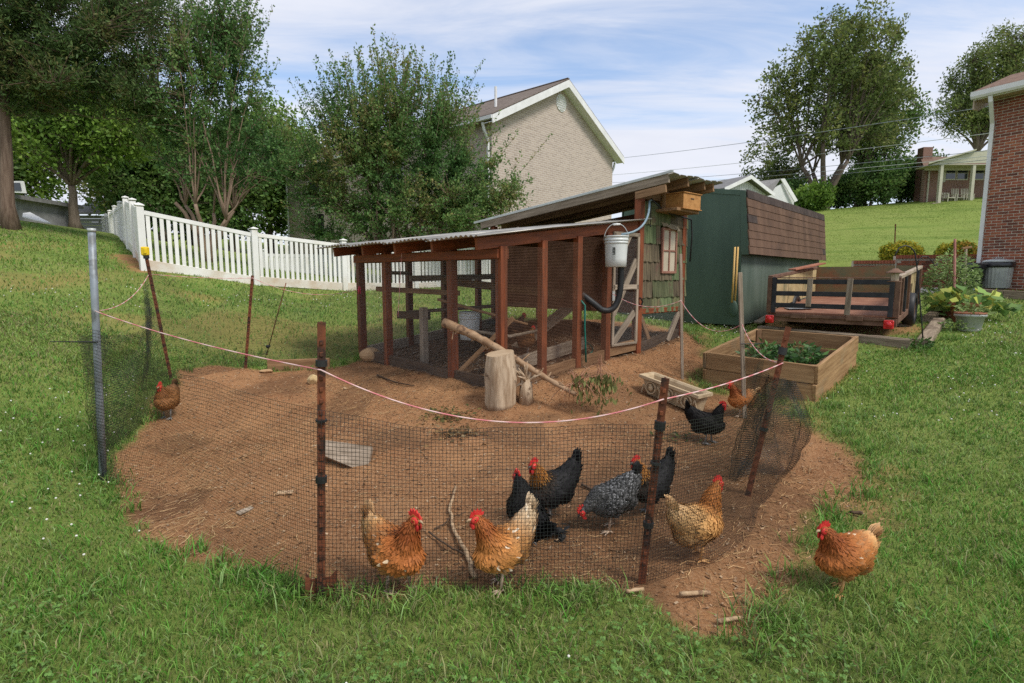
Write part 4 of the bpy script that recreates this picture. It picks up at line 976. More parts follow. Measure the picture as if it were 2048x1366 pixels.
for k in range(6): mb.tube(bez(tL+Vector((0, 0, .05)), tL+Vector((.03*math.sin(k*2), .03*math.cos(k*2), .0-.02*k)), tL+Vector((0, 0, -.06)), 6), .006, 6)
tag(mb.build('string_bundle', M('magenta twine', (.45, .02, .06), (.6, .05, .09), rough=.7), None, True), 'knotted bundle of red string on the corner post', 'string')
# ================================================================== things on the dirt
# stump
p = on(1000, 812); m_bark0 = M('bare log wood', (.30, .205, .125), (.55, .43, .30), rough=.85, scale=3.5, stretch=(7, 7, .8), bump=.7, bscale=9, rand=0, col3=(.14, .085, .05), s3=7, lo3=.58, hi3=.68)
st_ = thing('log_stump', 'upright bare log stump in front of the coop corner', 'stump', p)
mb = MB(); prof = [(.150, -.03), (.158, .03), (.155, .15), (.165, .28), (.160, .40), (.143, .50), (.138, .545)]; vs = []
for k, (r_, z_) in enumerate(prof):
    for j in range(28):
        a = 2*math.pi*j/28; rr_ = r_*(1+.05*math.sin(a*3+.6)+.035*math.sin(a*7+z_*6)); vs.append(p+Vector((rr_*math.cos(a), rr_*math.sin(a), z_+(.025*math.sin(a+1) if k == len(prof)-1 else 0))))
mb.add(vs, [(i*28+j, i*28+(j+1) % 28, (i+1)*28+(j+1) % 28, (i+1)*28+j) for i in range(len(prof)-1) for j in range(28)]+[tuple(range(27, -1, -1))]); mb.build('log', m_bark0, st_, True)
mb = MB(); k0 = (len(prof)-1)*28; mb.add(vs[k0:], [tuple(range(28))]); mb.build('cut_top', M('sawn end', (.36, .25, .15), (.46, .34, .22), rough=.9, scale=9, rand=0), st_)
# splintered root wad behind the stump
q = p+Vector((.27, .08, .26)); mb = MB(); r2 = random.Random(3)
for k in range(26):
    d = Vector((r2.gauss(0, .5), r2.gauss(0, .4), r2.uniform(-.2, 1))).normalized(); ln = r2.uniform(.08, .20); mb.tube([q-d*.05+Vector((0, 0, -.08)), q+d*ln*.5, q+d*ln+Vector((r2.gauss(0, .02), 0, .01))], [.022, .014, .004], 6)
mb.tube([q+Vector((0, 0, -.26)), q], [.08, .06], 10); tag(mb.build('splintered_stub', m_bark0, None, True), 'splintered pale tree stub behind the log stump', 'stump')
# felled pole lying across the stump
m_pole = M('peeled bark', (.26, .155, .085), (.40, .27, .165), rough=.9, scale=8, stretch=(1, 1, 1), bump=.6, bscale=30, rand=0, col3=(.13, .075, .045), s3=14, lo3=.56, hi3=.66)
a = U(888, 645, 6.05); b2 = U(1152, 783, 5.35); lg = thing('fallen_log', 'long thin tree pole leaning across the stump', 'log', b2)
pts = [a.lerp(b2, f)+Vector((0, 0, .03*math.sin(f*5))) for f in np.linspace(0, 1, 22)]; mb = MB(); mb.tube(pts, [.052-.030*f+.004*math.sin(f*60) for f in np.linspace(0, 1, 22)], 12); mb.build('trunk', m_pole, lg, True)
r2 = random.Random(7)
for k in range(34):
    f = r2.uniform(.03, .97); c = a.lerp(b2, f); an = r2.uniform(0, 6.28); d = Vector((math.cos(an)*.6, .3*math.sin(an), math.sin(an))).normalized(); ln = r2.choice((.05, .06, .065, .08, .13)); mb = MB(); mb.tube([c, c+d*ln], [.010, .006], 5); mb.build('branch_stub', m_pole, lg)
# withered branch with roots at the pole's foot
wb = thing('withered_branch', 'withered leafy branch with bare roots lying below the pole', 'branch', on(1175, 800)); c = U(1150, 770, 5.45); mb = MB(); r2 = random.Random(9)
m_root = M('dry roots', (.26, .12, .07), (.42, .23, .14), rough=.9, rand=0)
for k in range(46):
    d = Vector((r2.gauss(.3, .5), r2.gauss(0, .5), r2.uniform(-.35, .75))); mb.tube(bez(c+Vector((r2.gauss(0, .03), 0, -.02)), c+d*.16+Vector((0, 0, .09)), c+d*.33+Vector((r2.gauss(0, .03), 0, -.10)), 6), [.006, .005, .004, .004, .003, .003, .002], 5)
mb.build('root_mass', m_root, wb, True)
lv, lf, lc = [], [], []; c0 = U(1198, 742, 5.35)
for k in range(230):
    d = Vector((r2.gauss(0, .13), r2.gauss(0, .06), -abs(r2.gauss(.10, .10)))); q = c0+d+Vector((0, 0, -.02)); s_ = r2.uniform(.045, .085); a_ = Vector((r2.gauss(0, .35), r2.gauss(0, .35), -1)).normalized(); w_ = a_.cross(Vector((r2.gauss(0, 1), r2.gauss(0, 1), .2))).normalized()*s_*.2
    o = len(lv); lv += [q, q+a_*s_*.5+w_, q+a_*s_, q+a_*s_*.5-w_]; lf.append((o, o+1, o+2, o+3)); g = r2.uniform(.7, 1.3); lc += [(.17*g, .18*g, .06*g)]*4
m_wilt = MC('wilted leaf', .7, .2, .2)
obj('wilted_leaves', mesh_np('wilted_leaves', np.array(lv), np.array(lf), np.array(lc)), m_wilt, wb)
mb = MB()
for k in range(14): mb.tube([c0+Vector((r2.gauss(0, .02), 0, r2.uniform(-.05, .22))), c0+Vector((r2.gauss(0, .12), r2.gauss(0, .05), -r2.uniform(.05, .25)))], [.004, .002], 5)
mb.build('twigs', m_root, wb)
# clumps of cut leaves on the dirt
def clump(px, py, n, sp, label, col, seed):
    p = on(px, py); r2 = random.Random(seed); v, f, c = [], [], []
    for k in range(n):
        x, y = p.x+r2.gauss(0, sp), p.y+r2.gauss(0, sp*.7); z_ = gz(x, y)+abs(r2.gauss(0, .03))+.004; s_ = r2.uniform(.025, .07); a_ = Vector((r2.gauss(0, 1), r2.gauss(0, 1), r2.gauss(0, .35))).normalized(); w_ = a_.cross(Vector((r2.gauss(0, .4), r2.gauss(0, .4), 1))).normalized()*s_*.22
        q = Vector((x, y, z_)); o = len(v); v += [q, q+a_*s_*.5+w_+UP*.006, q+a_*s_, q+a_*s_*.5-w_]; f.append((o, o+1, o+2, o+3)); g = r2.uniform(.6, 1.35); cc_ = col[r2.randrange(len(col))]; c += [tuple(q_*g for q_ in cc_)]*4
    return tag(obj('leaf_clump', mesh_np('leaf_clump', np.array(v), np.array(f), np.array(c)), m_wilt), label, 'leaf clump', 'clumps of cut leaves', 'stuff')
clump(900, 832, 190, .13, 'clump of cut green and brown leaves before the log stump', [(.14, .13, .04), (.22, .13, .05), (.08, .09, .03)], 1)
clump(915, 872, 170, .12, 'brown leaf clump just above the sagging net edge', [(.20, .12, .05), (.12, .08, .035), (.26, .19, .10)], 2)
clump(1345, 880, 60, .10, 'few green leaves scattered left of the black hen', [(.08, .11, .03), (.16, .12, .06)], 3)
clump(1110, 1080, 60, .035, 'small black clod of feathers beside the hens', [(.02, .02, .022), (.035, .033, .03)], 4)
# tilted grey board, edging plank, sticks
pb = on(690, 930); gb = thing('grey_board', 'weathered grey board tilted on the dirt behind the near post', 'board', pb)
c = [U(652, 880, pb.y+.07), U(744, 893, pb.y+.05), U(733, 946, pb.y-.04), U(640, 908, pb.y+.0)]
nn = (c[1]-c[0]).cross(c[3]-c[0]).normalized()*-.055
mb = MB(); mb.poly(c, nn if nn.z < 0 else -nn); mb.build('slab', m_grey, gb); n2 = (nn if nn.z < 0 else -nn); mb = MB(); mb.poly([p_+n2*1.02 for p_ in c], n2*.8+Vector((0, .03, -.02))); mb.build('underside', m_brown, gb)
a, b2 = on(536, 741), on(660, 737); ep = thing('edging_plank', 'brown plank on edge at the back of the pen', 'plank', a); plank('board', a+UP*.05, b2+UP*.05, .05, .17, m_brown, ep)
def stick(pxs, r0, r1, label, mat, lift=.02):
    pts = [on(x, y)+UP*lift for x, y in pxs]; mb = MB(); s_ = []
    for i in range(len(pts)-1): s_ += [pts[i].lerp(pts[i+1], k/4) for k in range(4)]
    s_.append(pts[-1]); r2 = random.Random(len(label)); s_ = [p+Vector((r2.gauss(0, .004), r2.gauss(0, .004), abs(r2.gauss(0, .003)))) for p in s_]
    mb.tube(s_, [r0+(r1-r0)*i/(len(s_)-1) for i in range(len(s_))], 8); return tag(mb.build('stick', mat, None, True), label, 'stick', 'sticks on the dirt')
m_stick = M('pale stick bark', (.36, .235, .13), (.50, .35, .21), rough=.9, scale=12, bump=.4, rand=0, col3=(.2, .12, .07), s3=20)
stick([(912, 975), (898, 1025), (912, 1070), (932, 1110), (950, 1165)], .009, .014, 'long pale crooked stick between the two front hens', m_stick)
stick([(858, 1068), (905, 1100), (955, 1135), (985, 1150)], .006, .005, 'thin dark stick crossing the pale one', m_dark)
stick([(870, 1062), (900, 1040), (930, 1030)], .005, .003, 'short dark twig behind the front hen', m_dark)
stick([(755, 760), (790, 770), (828, 776)], .012, .006, 'dark stick lying in front of the run', m_dark)
stick([(1165, 975), (1195, 990)], .010, .008, 'short dark stick behind the speckled hen', m_dark)
stick([(1360, 1203), (1420, 1202)], .011, .010, 'pale stick on the dirt right of the leaning post', m_stick)
stick([(1250, 1196), (1285, 1190)], .010, .008, 'short brown stick at the foot of the leaning post', m_stick)
stick([(1700, 1030), (1726, 1034)], .010, .012, 'short dark stick behind the hen outside the pen', m_dark)
stick([(1435, 1252), (1485, 1248)], .010, .008, 'pale stick half hidden in the grass at the right', m_stick)
for i, (px, py, r_, lb) in enumerate(((570, 988, .05, 'flat tan bark piece left of the near post'), (490, 1022, .05, 'grey bark piece left of the near post'), (690, 785, .04, 'pale wood chip behind the near post top'))):
    p = on(px, py); mb = MB(); mb.box(p+UP*.012, (r_*2.2, r_*.8, .014), Matrix.Rotation(i*.9+.2, 3, 'Z')@Matrix.Rotation(.15, 3, 'X'), .004); tag(mb.build('bark_piece', m_stick if i != 1 else m_grey), lb, 'bark piece')
# cream trough planter with raised ornament
m_trough = M('cream terracotta', (.42, .31, .185), (.58, .46, .30), rough=.85, scale=5, rand=0, col3=(.26, .17, .09), s3=5, lo3=.5, hi3=.7)
t0, t1_, t2_ = U(1278, 748, 6.12), U(1397, 792, 5.50), None
pl0 = on(1345, 800); tr_ = thing('trough_planter', 'long cream trough planter with raised ornaments beside the raised bed', 'planter', pl0)
ex = Vector((t1_.x-t0.x, t1_.y-t0.y, 0)); LT = ex.length; ex.normalize(); ey = Vector((-ex.y, ex.x, 0)); tilt = (t1_.z-t0.z)/LT
W_, H_ = .26, .22; rim0 = t0
def tp(u, v, w): return rim0+ex*u+ey*v+UP*(w+tilt*u)
mb = MB(); ou = [(0, 0), (LT, 0), (LT, W_), (0, W_)]; i1, i2 = .028, .055
def ring(ins, z): return [tp(u+(ins if u == 0 else -ins), v+(ins if v == 0 else -ins), z) for u, v in ou]
rings = [ring(.07, -H_), ring(.035, -.05), ring(.012, -.035), ring(0, -.032), ring(0, 0), ring(.03, 0), ring(.045, -.02), ring(.075, -.19)]
vs = [p for r_ in rings for p in r_]; mb.add(vs, [(i*4+j, i*4+(j+1) % 4, (i+1)*4+(j+1) % 4, (i+1)*4+j) for i in range(7) for j in range(4)]+[(3, 2, 1, 0), (28, 29, 30, 31)]); mb.build('body', m_trough, tr_)
for k in range(3):
    u = LT*(.2+.3*k); c = tp(u, .030, -.115); m3 = Matrix((ex, -ey, UP)).transposed()
    mb = MB(); mb.tube([c+m3@Vector((math.cos(a)*.065, .014, math.sin(a)*.065)) for a in np.linspace(0, 6.283, 20)], .009, 6); mb.ell(c+m3@Vector((0, .012, .0)), (.03, .02, .04), m3); mb.ell(c+m3@Vector((0, .02, .035)), (.018, .012, .012), m3); mb.build('ornament', m_trough, tr_, True)
    for sg in (-1, 1): mb = MB(); mb.tube([c+m3@Vector((sg*(.085+.03*a), .010, -.02+.05*math.sin(a*3))) for a in np.linspace(0, 1.6, 9)], .007, 6); mb.build('scroll', m_trough, tr_, True)
# ================================================================== hens
def loft(mb, pts, rw, rh, n=14):
    pts = [Vector(p) for p in pts]; k = len(pts); vs = []
    for i, p in enumerate(pts):
        t_ = (pts[min(i+1, k-1)]-pts[max(i-1, 0)]).normalized(); s_ = Vector((0, 1, 0))-t_*t_.y; s_.normalize(); u = t_.cross(s_)*-1
        if u.length < .1: u = Vector((0, 0, 1))
        for j in range(n):
            a = 2*math.pi*j/n; vs.append(p+s_*math.cos(a)*rw[i]+u*math.sin(a)*rh[i])
    fs = [(i*n+j, i*n+(j+1) % n, (i+1)*n+(j+1) % n, (i+1)*n+j) for i in range(k-1) for j in range(n)]+[tuple(range(n-1, -1, -1)), tuple(range((k-1)*n, k*n))]
    mb.add(vs, fs)
def resample(P, n):
    P = np.array([tuple(p) for p in P], float); Q = np.vstack([2*P[0]-P[1], P, 2*P[-1]-P[-2]]); o = []
    s = np.linspace(0, len(P)-1-1e-6, n); i = s.astype(int); t_ = (s-i)[:, None]; a, b_, c, d = Q[i], Q[i+1], Q[i+2], Q[i+3]
    return .5*((2*b_)+(-a+c)*t_+(2*a-5*b_+4*c-d)*t_**2+(-a+3*b_-3*c+d)*t_**3)
m_comb = M('red comb', (.48, .018, .018), (.66, .05, .04), rough=.5, scale=60, bump=.4, bscale=150, rand=.1)
m_skin = M('pink leg skin', (.42, .30, .21), (.55, .42, .31), rough=.6, scale=60, bump=.3, bscale=200, rand=.05)
m_legy = M('orange leg skin', (.52, .27, .10), (.66, .38, .16), rough=.6, scale=60, bump=.3, bscale=200, rand=.05)
m_legg = M('grey leg skin', (.17, .16, .15), (.27, .26, .25), rough=.6, scale=60, bump=.3, bscale=200, rand=.05)
m_beak = M('horn beak', (.36, .24, .14), (.48, .34, .2), rough=.4, rand=0); m_beakd = M('dark beak', (.04, .035, .03), (.08, .07, .06), rough=.4, rand=0)
m_eye = M('orange eye', (.35, .10, .01), (.45, .15, .02), rough=.15, rand=0); m_pup = M('pupil', (.005, .005, .005), (.01, .01, .01), rough=.1, rand=0)
m_fth = MC('feathers', .62, .06, .22, nz=.22, nscale=140, bump=.3)
m_fthb = MC('black feathers', .6, .02, .16, nz=.22, nscale=140, bump=.3)
def palette(kind, s, h, r_, lat):
    """s: 0 tail .. 1 head, h: height 0..1, lat unused; arrays -> rgb"""
    def C(*c): return np.array(c)[None, :]
    s = s[:, None]; h = h[:, None]; r_ = r_[:, None]
    def mixs(stops):
        out_ = np.zeros((len(s), 3)); xs_ = [q[0] for q in stops]
        for k in range(3): out_[:, k] = np.interp(s[:, 0], xs_, [q[1][k] for q in stops])
        return out_
    if kind == 'red':
        c = mixs([(0, (.66, .45, .25)), (.14, (.60, .33, .13)), (.28, (.44, .17, .05)), (.5, (.40, .14, .035)), (.66, (.36, .115, .028)), (.8, (.24, .06, .014)), (.93, (.30, .085, .022)), (1, (.36, .13, .04))])
        c = np.where(h < .25, c*.55+C(.52, .30, .12)*.45, c); c = np.where((r_ > .975) & (s < .6), C(.62, .46, .30), c); c = np.where((s < .5) & (r_ < .3), c*.75+C(.55, .33, .16)*.25, c)
    elif kind == 'buff':
        c = mixs([(0, (.68, .46, .25)), (.2, (.60, .36, .155)), (.45, (.52, .28, .10)), (.62, (.56, .27, .085)), (.75, (.40, .14, .03)), (.9, (.42, .15, .035)), (1, (.48, .20, .06))])
        c = np.where(h < .3, c*.6+C(.68, .46, .24)*.4, c)
    elif kind == 'white_red':
        c = mixs([(0, (.72, .58, .40)), (.16, (.68, .46, .26)), (.3, (.54, .27, .10)), (.5, (.50, .22, .065)), (.66, (.46, .18, .045)), (.8, (.30, .085, .02)), (.93, (.36, .11, .028)), (1, (.42, .16, .05))])
        c = np.where((r_ > .95) & (s < .6), C(.70, .58, .43), c); c = np.where(h < .18, c*.5+C(.66, .48, .28)*.5, c)
    elif kind == 'brown':
        c = mixs([(0, (.10, .05, .025)), (.3, (.20, .085, .03)), (.6, (.26, .11, .035)), (.8, (.22, .08, .022)), (1, (.28, .12, .04))])
    elif kind == 'black': c = mixs([(0, (.010, .009, .009)), (.5, (.013, .011, .010)), (1, (.010, .009, .008))])
    elif kind == 'gold':
        c = mixs([(0, (.011, .010, .011)), (.55, (.016, .015, .016)), (.70, (.03, .018, .010)), (.76, (.22, .085, .016)), (.9, (.30, .11, .022)), (1, (.16, .06, .02))])
    elif kind == 'speckle': c = mixs([(0, (.03, .03, .031)), (.6, (.035, .035, .036)), (.75, (.16, .155, .145)), (1, (.26, .25, .23))])
    else: c = mixs([(0, (.035, .033, .032)), (1, (.06, .055, .05))])
    return c*(.78+.44*r_)
HEN_N = 0
def hen(label, foot, yaw, kind='red', scale=1.0, neck=(.125, .385), nyaw=0.0, pitch=0.0, tail_up=.12, leg=None, stride=.02, group='hens', head_tilt=0.0, crouch=0.0, feather=3000):
    """local: +x forward, z up from the ground; neck = head centre (x, z) for a hen .40 m tall"""
    global HEN_N; HEN_N += 1; rn = np.random.default_rng(100+HEN_N); r_ = random.Random(HEN_N)
    foot = Vector(foot); root = thing('hen', label, 'hen', foot, group)
    scale = scale*.95; W = Matrix.Translation(foot)@Matrix.Rotation(yaw, 4, 'Z')@Matrix.Diagonal((scale, scale, scale, 1))
    leg = leg or {'buff': m_legy, 'red': m_skin, 'white_red': m_skin, 'brown': m_legg, 'black': m_legg, 'gold': m_legg, 'speckle': m_skin, 'dark': m_legg}[kind]
    cp_, sp_ = math.cos(pitch), math.sin(pitch); piv = Vector((0, 0, .20))
    def rot(p): x, z = p[0]-piv.x, p[2]-piv.z; return Vector((piv.x+x*cp_+z*sp_, p[1], piv.z-x*sp_+z*cp_-crouch))
    body = [rot(p) for p in ((-.182, 0, .250+tail_up*.9), (-.165, 0, .245+tail_up*.55), (-.115, 0, .235+tail_up*.12), (-.055, 0, .212), (.005, 0, .200), (.055, 0, .200), (.092, 0, .214), (.108, 0, .236))]
    bw = [.014, .040, .066, .086, .094, .090, .070, .036]; bh = [.028, .056, .080, .098, .104, .096, .076, .042]
    nb_ = rot((.070, 0, .245)); hx, hz = neck; ny = math.sin(nyaw)*abs(hx-.05); head = Vector((.05+(hx-.05)*math.cos(nyaw), ny, hz-crouch*.6))
    npts = [rot((.035, 0, .215)), nb_, nb_.lerp(head, .45)+Vector((-.004, 0, .008)), nb_.lerp(head, .82), head]
    NP = [Vector(p) for p in resample(npts, 11)]
    wv = np.interp(np.linspace(0, 1, 11), [0, .25, .5, .75, .9, 1], [.078, .066, .047, .033, .025, .021]); hv = np.interp(np.linspace(0, 1, 11), [0, .25, .5, .75, .9, 1], [.082, .064, .046, .032, .026, .021])
    BP = [Vector(p) for p in resample(body, 18)]; ws = np.interp(np.linspace(0, 7, 18), range(8), bw); hs_ = np.interp(np.linspace(0, 7, 18), range(8), bh)
    mb = MB(); loft(mb, BP, list(ws), list(hs_)); loft(mb, NP, list(wv), list(hv))
    hd = Vector((math.cos(nyaw)*math.cos(head_tilt), math.sin(nyaw)*math.cos(head_tilt), -math.sin(head_tilt)))
    mb.ell(head+hd*.006, (.030, .022, .023), Matrix.Rotation(nyaw, 3, 'Z')@Matrix.Rotation(head_tilt, 3, 'Y'))
    for sy in (-1, 1):
        th = rot((-.005+sy*stride, sy*.045, .16)); mb.tube([rot((-.01, sy*.045, .20)), th, Vector((th.x+.005, sy*.045, .105))], [.060, .044, .020], 12)
    mb.ell(rot((-.085, 0, .165)), (.066, .070, .070)); mb.ell(rot((.0, 0, .16)), (.10, .075, .060))
    me_ = mb.mesh('tmp'); tmp = bpy.data.objects.new('tmp', me_); COL.objects.link(tmp)
    rm = tmp.modifiers.new('r', 'REMESH'); rm.mode = 'VOXEL'; rm.voxel_size = .0075; sm_ = tmp.modifiers.new('s', 'SMOOTH'); sm_.factor = .5; sm_.iterations = 6
    dg = bpy.context.evaluated_depsgraph_get(); ev_ = tmp.evaluated_get(dg); bme = bpy.data.meshes.new_from_object(ev_); bpy.data.objects.remove(tmp)
    n = len(bme.vertices); co = np.empty(n*3, np.float32); bme.vertices.foreach_get('co', co); co = co.reshape(-1, 3).astype(float); no = np.empty(n*3, np.float32); bme.vertices.foreach_get('normal', no); no = no.reshape(-1, 3).astype(float)
    # spine: tail -> body -> neck -> head
    SP = np.array([tuple(p) for p in BP[:13]]+[tuple(p) for p in NP[3:]]); sv = np.concatenate([np.linspace(0, .60, 13), np.linspace(.66, 1, 8)])
    def spine(Q):
        d = ((Q[:, None]-SP[None])**2).sum(-1); w = np.exp(-d/.0016); w /= w.sum(1, keepdims=True)+1e-30
        tg_ = np.gradient(SP, axis=0); return w@sv, -(w@tg_)
    s_, fl = spine(co); h_ = np.clip((co[:, 2]-.09)/.22, 0, 1)
    pc = palette(kind, s_, h_, vnoise(co[:, 0]*60, co[:, 1]*60+co[:, 2]*70, HEN_N), co[:, 1])
    inv = np.array(W)
    def world(Q): return Q@inv[:3, :3].T+inv[:3, 3]
    F_ = [tuple(p.vertices) for p in bme.polygons]; F4 = np.array([f for f in F_ if len(f) == 4])
    fm = m_fthb if kind in ('black', 'gold', 'dark') else m_fth
    obj('body', mesh_np('body', world(co), F4, pc*.9, True), fm, root)
    # feathers over the body
    ok = np.where((s_ < .985))[0]; ok = ok[(co[ok, 2] > .105)|(rn.random(len(ok)) < .3)]; sel = rn.choice(ok, min(feather, len(ok)), replace=False)
    p, nn_, f_ = co[sel], no[sel], fl[sel]; f_ = f_-nn_*(f_*nn_).sum(1, keepdims=True); f_ /= np.linalg.norm(f_, axis=1, keepdims=True)+1e-9
    f_ = f_+rn.normal(0, .16, f_.shape); sd = np.cross(f_, nn_); sd /= np.linalg.norm(sd, axis=1, keepdims=True)+1e-9
    ss = s_[sel]; ln_ = np.interp(ss, [0, .15, .45, .62, .8, 1], [.046, .040, .031, .028, .025, .012])*rn.uniform(.8, 1.25, len(sel)); wd_ = np.interp(ss, [0, .3, .6, .7, 1], [.013, .0165, .0155, .0075, .005])*rn.uniform(.8, 1.2, len(sel))
    lf_ = rn.uniform(.002, .0075, len(sel))
    ln_, wd_, lf_ = ln_[:, None], wd_[:, None], lf_[:, None]
    V_ = np.stack([p-f_*ln_*.25+nn_*.0005, p+f_*ln_*.25+sd*wd_*.5+nn_*lf_*.7, p+f_*ln_*.25-sd*wd_*.5+nn_*lf_*.7, p+f_*ln_*.62+sd*wd_*.33+nn_*lf_, p+f_*ln_*.62-sd*wd_*.33+nn_*lf_, p+f_*ln_*.85+nn_*lf_*.85], 1)
    o = np.arange(len(sel))[:, None]*6; FF = np.concatenate([o+np.array([[0, 1, 2]]), o+np.array([[2, 1, 3]]), o+np.array([[2, 3, 4]]), o+np.array([[4, 3, 5]])])
    fc = palette(kind, ss, h_[sel], rn.random(len(sel)), 0)
    if kind == 'speckle':
        FC = np.stack([fc*.4, fc*.5, fc*.5, np.full_like(fc, .13), np.full_like(fc, .15), np.full_like(fc, .48)*np.where(rn.random((len(sel), 1)) < .55, 1, .08)], 1)
    elif kind == 'gold':
        ed = (ss > .70)[:, None]; hi = np.where(ed & (rn.random((len(sel), 1)) < .6), np.array([[.42, .20, .05]]), fc*1.25); FC = np.stack([fc, fc, fc, hi, hi, hi], 1)
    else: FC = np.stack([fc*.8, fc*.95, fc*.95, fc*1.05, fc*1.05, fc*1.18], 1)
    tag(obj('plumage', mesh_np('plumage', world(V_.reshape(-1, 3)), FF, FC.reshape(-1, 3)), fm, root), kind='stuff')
    # wings: folded shield with three rows of long feathers
    for sy in (-1, 1):
        Vw, Fw, Cw = [], [], []
        def wf(base_, d, L_, w_, up_, c_):
            b0 = np.array(base_); d = np.array(d)/np.linalg.norm(d); u = np.array(up_); u = u-d*(u@d); u /= np.linalg.norm(u)+1e-9; o_ = len(Vw); outv = np.array([0, sy, .15])
            for f, ww in ((0, .35), (.3, .9), (.7, 1.0), (.92, .6), (1, .05)):
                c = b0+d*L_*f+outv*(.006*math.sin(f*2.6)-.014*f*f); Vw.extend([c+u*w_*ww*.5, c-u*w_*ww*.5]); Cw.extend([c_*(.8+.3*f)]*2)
            for k in range(4): Fw.append((o_+2*k, o_+2*k+1, o_+2*k+3, o_+2*k+2))
        for row, (nf, L_, w_, zo, yo) in enumerate(((7, .125, .026, -.022, .083), (8, .095, .028, .004, .088), (9, .065, .028, .026, .088), (9, .045, .026, .044, .080))):
            for k in range(nf):
                f = k/(nf-1); x = .062-.085*f-.012*row*0; z = .205+zo+.016*f-.010*math.sin(f*3); b0 = rot((x, sy*(yo-.010*f), z)); e0 = rot((x-1, sy*(yo-.35), z+.10+.12*f-.25*(row == 0)*(1-f)))
                c_ = palette(kind, np.array([.30+.22*(1-f)]), np.array([.7]), np.array([rn.random()*.85]), 0)[0]*(.82 if row == 0 else 1.0)
                if kind == 'speckle' and rn.random() < .6: c_ = np.array([.22, .22, .21])
                wf(b0, np.array(e0)-np.array(b0), L_*(1-.12*f)*rn.uniform(.9, 1.08), w_, (0, 0, 1), c_)
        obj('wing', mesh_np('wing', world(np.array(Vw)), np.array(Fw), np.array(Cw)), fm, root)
    # tail feathers
    Vt, Ft, Ct = [], [], []; tb = np.array(BP[2]); td = np.array(BP[0])-np.array(BP[4]); td /= np.linalg.norm(td)
    for k in range(22):
        a = (k/21-.5)*2; lay = k % 3; d = td+np.array([0, a*.32, .10*lay-.08+.10*(1-abs(a))]); d /= np.linalg.norm(d); u = np.cross(d, np.array([0, math.cos(a*1.2), math.sin(a*1.2)])); u = np.array([0, math.cos(a*1.1), -math.sin(a*1.1)])
        L_ = .088*rn.uniform(.8, 1.1); o_ = len(Vt); c_ = palette(kind, np.array([.02+.06*rn.random()]), np.array([.8]), np.array([rn.random()*.8]), 0)[0]
        for f, ww in ((0, .5), (.4, 1), (.8, .9), (1, .25)):
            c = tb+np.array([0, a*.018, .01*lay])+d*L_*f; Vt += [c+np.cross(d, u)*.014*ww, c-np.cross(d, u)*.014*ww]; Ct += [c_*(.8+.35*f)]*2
        for q_ in range(3): Ft.append((o_+2*q_, o_+2*q_+1, o_+2*q_+3, o_+2*q_+2))
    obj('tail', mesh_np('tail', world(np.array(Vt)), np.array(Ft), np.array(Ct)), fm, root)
    # head furniture
    HM = Matrix.Translation(head+hd*.006)@Matrix.Rotation(nyaw, 4, 'Z')@Matrix.Rotation(head_tilt, 4, 'Y')
    def hp_(name, mb_, mat, smooth_=True):
        mb_.v = [tuple(W@(HM@Vector(p))) for p in mb_.v]; return mb_.build(name, mat, root, smooth_)
    pr_ = [(-.034, .016), (-.038, .030), (-.027, .027), (-.024, .046), (-.013, .034), (-.007, .052), (.003, .037), (.011, .050), (.017, .034), (.025, .038), (.032, .020), (.034, .008), (.015, .014)]
    mb = MB(); mb.poly([(x, -.0035, z) for x, z in pr_], (0, .007, 0)); hp_('comb', mb, m_comb, False)
    for sy in (-1, 1):
        mb = MB(); mb.ell((.010, sy*.0145, .000), (.022, .009, .019)); hp_('face_skin', mb, m_comb)
        mb = MB(); mb.ell((.020, sy*.010, -.029), (.011, .0045, .019)); hp_('wattle', mb, m_comb)
        mb = MB(); mb.ell((.013, sy*.0225, .006), (.0048, .003, .0048), None, 8, 6); eo = hp_('eye', mb, m_eye)
        mb = MB(); mb.ell((.0135, sy*.0247, .006), (.0026, .0016, .0026), None, 8, 6); mb.v = [tuple(W@(HM@Vector(p))) for p in mb.v]; po = mb.build('pupil', m_pup, None, True); po.parent = eo; po.location = (0, 0, 0)
    mb = MB(); mb.tube([(.026, 0, .001), (.040, 0, .000), (.053, 0, -.008)], [.0095, .006, .001], 8); hp_('beak', mb, m_beakd if kind in ('gold', 'black', 'speckle') else m_beak)
    # legs with toes
    for sy in (-1, 1):
        mb = MB(); kx = .0+sy*stride; hip = Vector((kx, sy*.045, .13)); fx = kx+sy*stride*.6+.006; an = Vector((fx, sy*.045, .014))
        mb.tube([hip, Vector((kx+.008, sy*.045, .085)), an], [.012, .0075, .007], 8)
        for ta, tl in ((0, .058), (.62, .050), (-.62, .050), (math.pi-.2*sy, .026)):
            d = Vector((math.cos(ta), math.sin(ta), 0)); mb.tube([an, an+d*tl*.5+Vector((0, 0, -.003)), an+d*tl+Vector((0, 0, -.010))], [.0072, .0055, .0025], 6)
        mb.v = [tuple(W@Vector(p)) for p in mb.v]; mb.build('leg', leg, root, True)
    return root
def fg(px, py): return on(px, py)
HG = 'hens in and around the pen'
hen('golden brown hen facing right nearest the tall post', fg(795, 1184), R(-34), 'red', 1.08, neck=(.118, .385), tail_up=.085, group=HG)
hen('orange hen with pale raised tail facing left beside the crooked stick', fg(1003, 1178), R(218), 'white_red', 1.02, neck=(.13, .385), tail_up=.13, nyaw=-.25, group=HG)
hen('all black hen seen from behind the orange hen', fg(1052, 1098), R(118), 'black', 1.02, neck=(.10, .37), tail_up=.03, pitch=-.45, group=HG, stride=.01)
hen('black hen with golden neck facing the black hen', fg(1100, 1042), R(208), 'gold', 1.06, neck=(.13, .375), tail_up=.12, nyaw=.3, group=HG)
